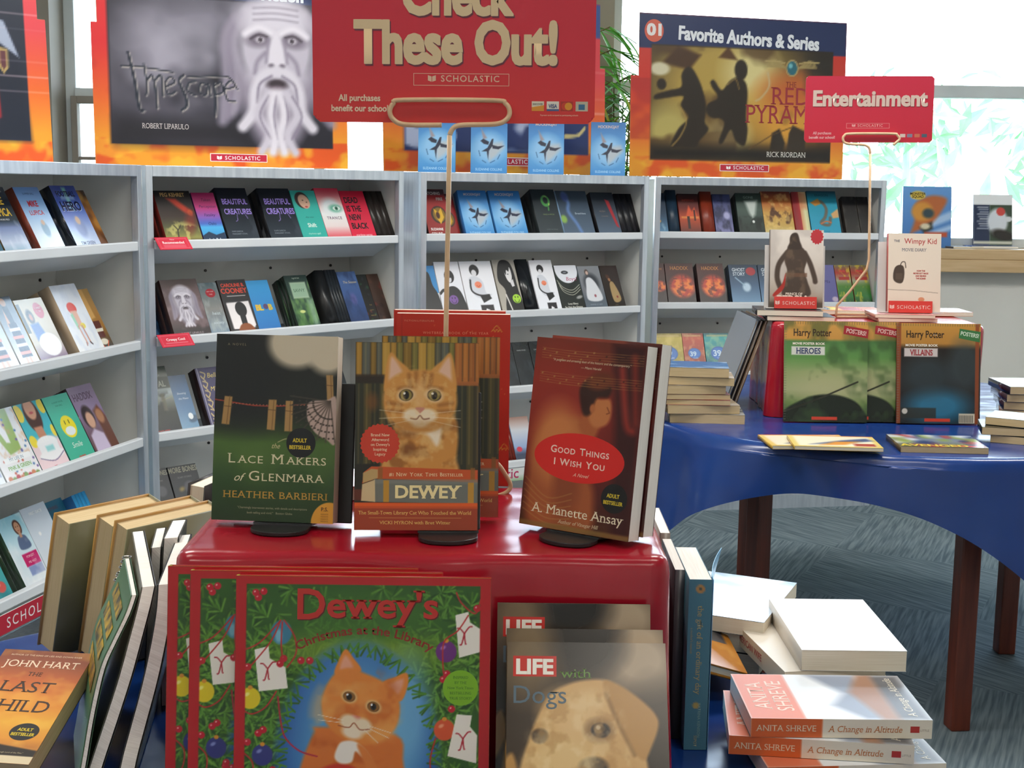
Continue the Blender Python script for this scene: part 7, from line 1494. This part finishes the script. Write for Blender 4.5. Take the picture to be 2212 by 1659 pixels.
# floppy paperbacks bowed over, their page edges to the front
def sheet(rows, th):
    """a grid of points given a thickness along its normals"""
    n, k = len(rows), len(rows[0]); N = []
    for i in range(n):
        r = []
        for j in range(k):
            a = rows[min(i+1, n-1)][j]-rows[max(i-1, 0)][j]; b = rows[i][min(j+1, k-1)]-rows[i][max(j-1, 0)]; r.append(a.cross(b).normalized()*th)
        N.append(r)
    mb = MB(); mb.grid(rows); mb.grid([[rows[i][j]+N[i][j] for j in reversed(range(k))] for i in range(n)])
    rim = [(i, 0) for i in range(n)]+[(n-1, j) for j in range(1, k)]+[(i, k-1) for i in range(n-2, -1, -1)]+[(0, j) for j in range(k-2, 0, -1)]
    mb.grid([[rows[i][j] for i, j in rim+rim[:1]], [rows[i][j]+N[i][j] for i, j in rim+rim[:1]]]); mb.smooth = False
    return mb
def floppy(front, tv, dv, label, group, c_left, c_right, pages='white_pages', bars=False, rings=False, name='paperback_book'):
    base = front[0]; rt = empty(name, base, label, 'book', group); P = smooth_path([p-base for p in front], 4)
    for nm, c in (('left', c_left), ('right', c_right)): MT[c] = MT.get(c) or two_tone('paper_cover_'+c, c, c, 4, 0.3)
    K = 6
    def cs(p, q): return [p+tv*0.0+dv*(j/K)+q for j in range(K+1)]
    z = Vector((0, 0, 0)); A_ = [cs(p, z) for p in P]; B_ = [cs(p, tv) for p in P]
    mb = MB(); mb.grid([list(reversed(r)) for r in A_]); mb.grid(B_)
    mb.grid([[A_[i][0] for i in range(len(P))], [B_[i][0] for i in range(len(P))]][::-1]); mb.grid([[A_[i][K] for i in range(len(P))], [B_[i][K] for i in range(len(P))]])
    mb.grid([A_[-1], B_[-1]][::-1]); mb.grid([A_[0], B_[0]]); mb.build('page_block', pages, rt)
    nl = tv.normalized()
    sheet([[q-nl*0.0006 for q in r] for r in A_], 0.0009 if True else 0).build('front_cover', c_left, rt)
    sheet([[q+nl*0.0022 for q in r] for r in B_], 0.0009).build('back_cover', c_right, rt)
    sheet([[A_[i][K]+dv.normalized()*0.002+tv*f for f in (-0.05, 0.5, 1.1)] for i in range(len(P))], 0.0009).build('spine', c_left, rt)
    if bars:
        for i, f in enumerate((0.16, 0.26, 0.36, 0.47)):
            n0, n1 = 4+i*3, 6+i*3
            n0, n1 = len(P)-1-n1, len(P)-1-n0
            sheet([[q-nl*0.0022 for q in A_[j][1:6]] for j in range(max(0, n0), max(2, n1)+1)], 0.0004).build('title_band', 'band_yellow', rt)
    if rings:
        m = MB()
        for i in range(6):
            f = len(P)-1-i*0.8; j = int(f); p = A_[j][K].lerp(A_[max(0, j-1)][K], f-j if f > j else 0)+tv*0.5
            R0 = MB().tube([p+dv.normalized()*(0.0055*math.cos(a*PI/6)+0.003)+tv.normalized()*0.0055*math.sin(a*PI/6) for a in range(12)], 0.0009, 6, True).build('binding_ring', 'steel', rt)
    return rt
MT['band_yellow'] = two_tone('yellow_title_band', 'd0a820', '2a2a20', (60, 60, 60), 0.4)
cp = lambda x, y: (x/2.596, 1020+y/2.596)
def run(pts, lean):
    """front edge given top to bottom as crop points; it stands on the table and its top is `lean` metres farther"""
    n = len(pts); b0 = on(*cp(*pts[-1]), ZT+0.0015); out = []
    for i, p in enumerate(pts): f = i/(n-1); out.append(at(*cp(*p), b0.y+lean*(1-f)))
    return list(reversed(out))
GF = 'floppy paperbacks leaning on the side of the front box'
fa = run([(800, 645), (775, 760), (730, 930), (670, 1150), (590, 1400), (510, 1640), (470, 1780)], 0.07)
tp = fa[-1]; dvA = on(*cp(745, 335), tp.z)-tp; tv = Vector((0.0122, 0.002, 0.001))
floppy(fa, tv, dvA, 'white paged floppy paperback bowed over, in front beside the green spiral book', GF, '4a4a3a', '2a2c2a')
fb = run([(890, 632), (879, 780), (850, 960), (800, 1190), (730, 1450), (690, 1600), (655, 1770)], 0.07)
tp = fb[-1]; dvB = on(*cp(1000, 355), tp.z)-tp
floppy(fb, Vector((0.0145, 0.002, 0.001)), dvB, 'white paged floppy paperback bowed over, between its bowed neighbour and the christmas books', GF, '24262a', '1c1c20')
fc = run([(852, 425), (846, 560), (838, 700), (828, 860), (806, 1320)], 0.02)
tp = fc[-1]; floppy(fc, Vector((0.0100, 0.002, 0.001)), (on(*cp(915, 185), tp.z)-tp)*0.42, 'white paged paperback standing between the tan hardcovers and the bowed books', GF, '50504c', '30302c')
fd = run([(922, 372), (914, 520), (905, 680), (904, 840), (908, 1310)], 0.015)
tp = fd[-1]; floppy(fd, Vector((0.0155, 0.002, 0.001)), (on(*cp(1030, 150), tp.z)-tp)*0.42, 'white paged paperback standing hard against the box behind the bowed books', GF, '50504c', '2c2c2c')
fs = run([(742, 690), (704, 800), (632, 950), (566, 1100), (508, 1350), (465, 1600), (432, 1790)], 0.07)
tp = fs[-1]; dvS = (on(*cp(682, 372), tp.z)-tp)*0.62
floppy(fs, Vector((0.004, 0.0007, 0.0003)), dvS, 'green spiral bound book with yellow title bands beside the bowed paperbacks', None, '4f7a58', '3a5a40', 'white_pages', True, True, 'spiral_book')
# orange sunset paperback tipped up toward the viewer, its twin beneath
d = Design(art_child(), 0.022, '8a4a20', '3a2a1c', mt='matte', pages='tan_pages')
a_, b_ = on(190, 1437, 0.853), on(62, 1652, 0.799); e = (a_-b_).normalized(); xd = Vector((e.y, -e.x, 0)).normalized(); yd = e.cross(xd)
Mx = Matrix(((xd.x, yd.x, e.x, 0), (xd.y, yd.y, e.y, 0), (xd.z, yd.z, e.z, 0), (0, 0, 0, 1)))
d.put(T(b_-xd*0.054) @ Mx, 'orange sunset paperback with dark title words, lying tipped up on its twin', 'orange sunset paperbacks')
d.put(T(b_-xd*0.075+e*0.012) @ Mx @ T(0, 0.0228, 0), 'orange sunset paperback lying underneath its tipped up twin', 'orange sunset paperbacks')
# dark hardback standing behind the box corner
dk = Design(plain(0.14, 0.205, '2a1a1c'), 0.028, '1c1416', '161214', True, 'satin', 'pages', edge='1c1416'); q = at(446, 1050, 1.97)
dk.put(stand((q.x-0.012, 1.97, ZT+0.006), -105, 6), 'dark hardcover standing behind the corner of the front box, page tops showing')
# books standing spine-out at the other side of the box
GS = 'paperbacks standing beside the front box, spines outward'
A = Art(0.203, 0.026, 120, '4d8296', (0, 0, 364, 46)); A.grad([(0, '4d8296'), (1, '477a90')]); A.el(20, 23, 9, 9, 'b08850', 2); A.el(20, 23, 4, 4, '4a5a50', 1); A.tx('the gift of an ordinary day', 150, 27, 12, 'b0a878', serif=True, fit=190); A.tx('a mother\'s memoir', 130, 40, 5, 'a09a70', serif=True); A.el(268, 24, 7, 7, 'b0a060', 2); A.tx('KATRINA KENISON', 300, 20, 6, '8ab0ac'); A.tx('5SPOT', 345, 26, 6, 'b0a878')
bl_ = Design(plain(0.138, 0.203, '8cc4e4', '7ab8dc'), 0.026, '4d8296', '4a7a8c', spine_art=A, pages='white_pages')
S = on(1525, 1622, ZT); loc = S+Vector((0.0, 0.069, 0.0012))
rb = bl_.put(stand(loc, 90, 0), 'blue spined paperback standing upright beside the red draped box', GS)
rows = []
for i in range(9):
    fz_ = i/8; r_ = []
    for j in range(9): fx = j/8; r_.append(Vector((-0.069+0.138*fx, -0.0012-0.030*(fx**1.6)*(0.15+0.85*fz_**2), 0.203*fz_)))
    rows.append(r_)
MT['pale_blue_card'] = two_tone('pale_blue_card', '7fbde4', '74b2da', 5, 0.3)
o = sheet(rows, -0.0006).build('opened_front_cover', 'pale_blue_card', rb); o['label'] = 'pale blue front cover standing open'
gs = Design(plain(0.138, 0.205, '5a6068'), 0.012, '4a4e54', '3c4046', pages='white_pages'); gs.put(stand(S+Vector((-0.0270, 0.100, 0.0012)), 90, 0), 'grey spined paperback squeezed between the box and the blue spined one', GS)
gs2 = Design(plain(0.135, 0.21, 'b8a48c'), 0.013, '8a8078', '8a8078', pages='white_pages'); gs2.put(stand(S+Vector((-0.0275, 0.245, 0.0012)), 90, 0), 'tan covered paperback standing behind the grey spined one', GS)
# mixed pile and the two-coloured novels
GA = 'novels with an orange and cream spine'
A = Art(0.2, 0.0215, 160, 'e9dfcc', (1085, 672, 1843, 754)); A.rc(1085, 660, 1384, 760, 'd96a34'); A.tx('ANITA SHREVE', 1232, 727, 27, 'ecd8b8', serif=True, fit=252).tx('A Change in Altitude', 1562, 728, 27, 'c8783c', serif=True, slant=0.18, fit=310); A.vp([(1752, 700), (1790, 700), (1790, 728), (1752, 728)], 'b83a34'); A.tx('LITTLE', 1812, 722, 9, '9a8a78')
def alt(A):
    A.rc(0, 0, 100, 46, 'e07a58'); A.tx('ANITA', 50, 22, 14, 'f0cdb8', serif=True).tx('SHREVE', 50, 40, 14, 'f0cdb8', serif=True); A.rc(0, 46, 100, 150, 'e8ecf2'); A.pg([(0, 96), (30, 74), (56, 90), (100, 66), (100, 110), (0, 116)], '8a94a8', 10); A.rc(0, 118, 100, 150, '5a5a60', 1, 12); A.pg([(0, 110), (60, 96), (100, 112), (100, 124), (0, 124)], '9a7058', 8); A.tx('A Change in Altitude', 50, 140, 7, 'd8d0c0', serif=True)
an = Art(0.135, 0.2, 60, 'e8ecf2', (0, 0, 100, 150)); alt(an); dA = Design(an, 0.0215, 'e9dfcc', '4a8a94', spine_art=A, mt='satin', pages='white_pages')
def side_flat(d, right_front, az, label, group):
    """face up with the spine toward the viewer; right_front: top right corner of the spine"""
    M = Matrix(((0, 0, -1, 0), (1, 0, 0, 0), (0, -1, 0, 0), (0, 0, 0, 1))); return d.put(T(right_front) @ RZ(R_(az)) @ T(0, d.w/2, 0) @ M, label, group)
zt_ = ZT+0.001+3*0.0222
side_flat(dA, on(2015, 1556, zt_), 0.5, 'orange and cream spined novel on top of its three', GA)
side_flat(dA, on(1976, 1611, zt_-0.0222), -6, 'orange and cream spined novel in the middle of its three', GA)
side_flat(dA, on(2010, 1655, zt_-0.0444)+Vector((0.02, 0.008, 0)), 5, 'orange and cream spined novel lying lowest of its three', GA)
GB = 'paperbacks piled behind the orange spined novels'
ztw = 0.848
a_, b_, d_ = on(1732, 1404, ztw), on(1957, 1416, ztw), on(1629, 1284, ztw)
az = math.degrees(math.atan2(b_.y-a_.y, b_.x-a_.x))
wb = Design(Art(0.128, 0.205, 40, 'eef0f4', (0, 0, 100, 150)).nz('e2c4c4', 4, 5, 0.5, 3, 0.55, 0.7), 0.026, 'd8d0c4', 'e8e4de', mt='satin', pages='pages')
def lay(d, fl, az, label, group=None): return d.put(T(fl) @ RZ(R_(az)) @ T(d.w/2, 0, 0) @ RX(-R_(90)), label, group)
lay(wb, a_, az+7, 'thick white paperback on top of the pile behind the orange spined novels', GB)
z = ztw-0.0268
spn = Art(0.2, 0.025, 60, 'd8cbb4', (0, 0, 200, 25)); spn.tx('AMERICAN WIFE', 70, 17, 9, 'b04a48', bold=0.02)
cr = Design(plain(0.13, 0.2, 'e0d8cc'), 0.025, 'd8cbb4', 'c8bca8', spine_art=spn, pages='pages')
lay(cr, Vector((a_.x-0.020, a_.y-0.004, z)), az+16, 'cream paperback with red spine letters, under the thick white one', GB); z -= 0.0258
lay(Design(plain(0.13, 0.2, 'c9b898'), 0.024, 'b8a078', 'b8a078', pages='pages'), Vector((a_.x-0.012, a_.y+0.002, z)), az+4, 'tan paperback lying at the bottom under the cream one', GB)
def orange_(A): A.grad([(0, 'c88a34'), (1, 'b8742a')]); A.rc(10, 14, 90, 90, '4a4a50', 1, 2); A.nz('d8a048', 5, 6, 0.5, 3, 0.5, 0.7, A.mask(lambda: A.rc(0, 92, 100, 150, 'fff')))
ob = fl(0.095, 0.2, 0.014, 'c0802c', orange_, 'a06a24', True, 'gloss'); P_, Q_ = on(1615, 1455, ZT+0.040), on(1539, 1310, ZT+0.060); zd = (Q_-P_).normalized(); xo = Vector((zd.y, -zd.x, 0)).normalized(); xo = (xo+Vector((0, 0, -0.30))).normalized(); xo = (xo-zd*xo.dot(zd)).normalized(); yo = zd.cross(xo)
ob.put(T(P_-xo*0.0475) @ Matrix(((xo.x, yo.x, zd.x, 0), (xo.y, yo.y, zd.y, 0), (xo.z, yo.z, zd.z, 0), (0, 0, 0, 1))), 'orange hardcover with a dark panel, slanting between blue spined book and cream one')
gq = on(1585, 1345, ZT+0.079); MQ = lambda z, a, dx=0.0: T(gq.x-0.012+dx, gq.y+0.030, z) @ RZ(R_(a)) @ RX(-R_(90))
fl(0.14, 0.2, 0.022, 'b8c8d8', lambda A: A.nz('3a5a7a', 3, 4, 0.6, 5, 0.5, 0.7), '2a3440', False, 'foil').put(MQ(ZT+0.079, -24, -0.012), 'glossy blue book painted pale with glare lying on dark ones behind the orange hardcover')  # pale base colour paints the glare on its top
dkb = fl(0.08, 0.11, 0.027, '22262c', None, '1c2026'); dkb.put(MQ(ZT+0.0565, -24, 0.012), 'dark paperback directly under the glossy pale blue book', 'dark paperbacks under the pale blue book'); dkb.put(MQ(ZT+0.0285, -24, 0.014), 'dark paperback lying on the cloth, lowest under the pale blue book', 'dark paperbacks under the pale blue book')
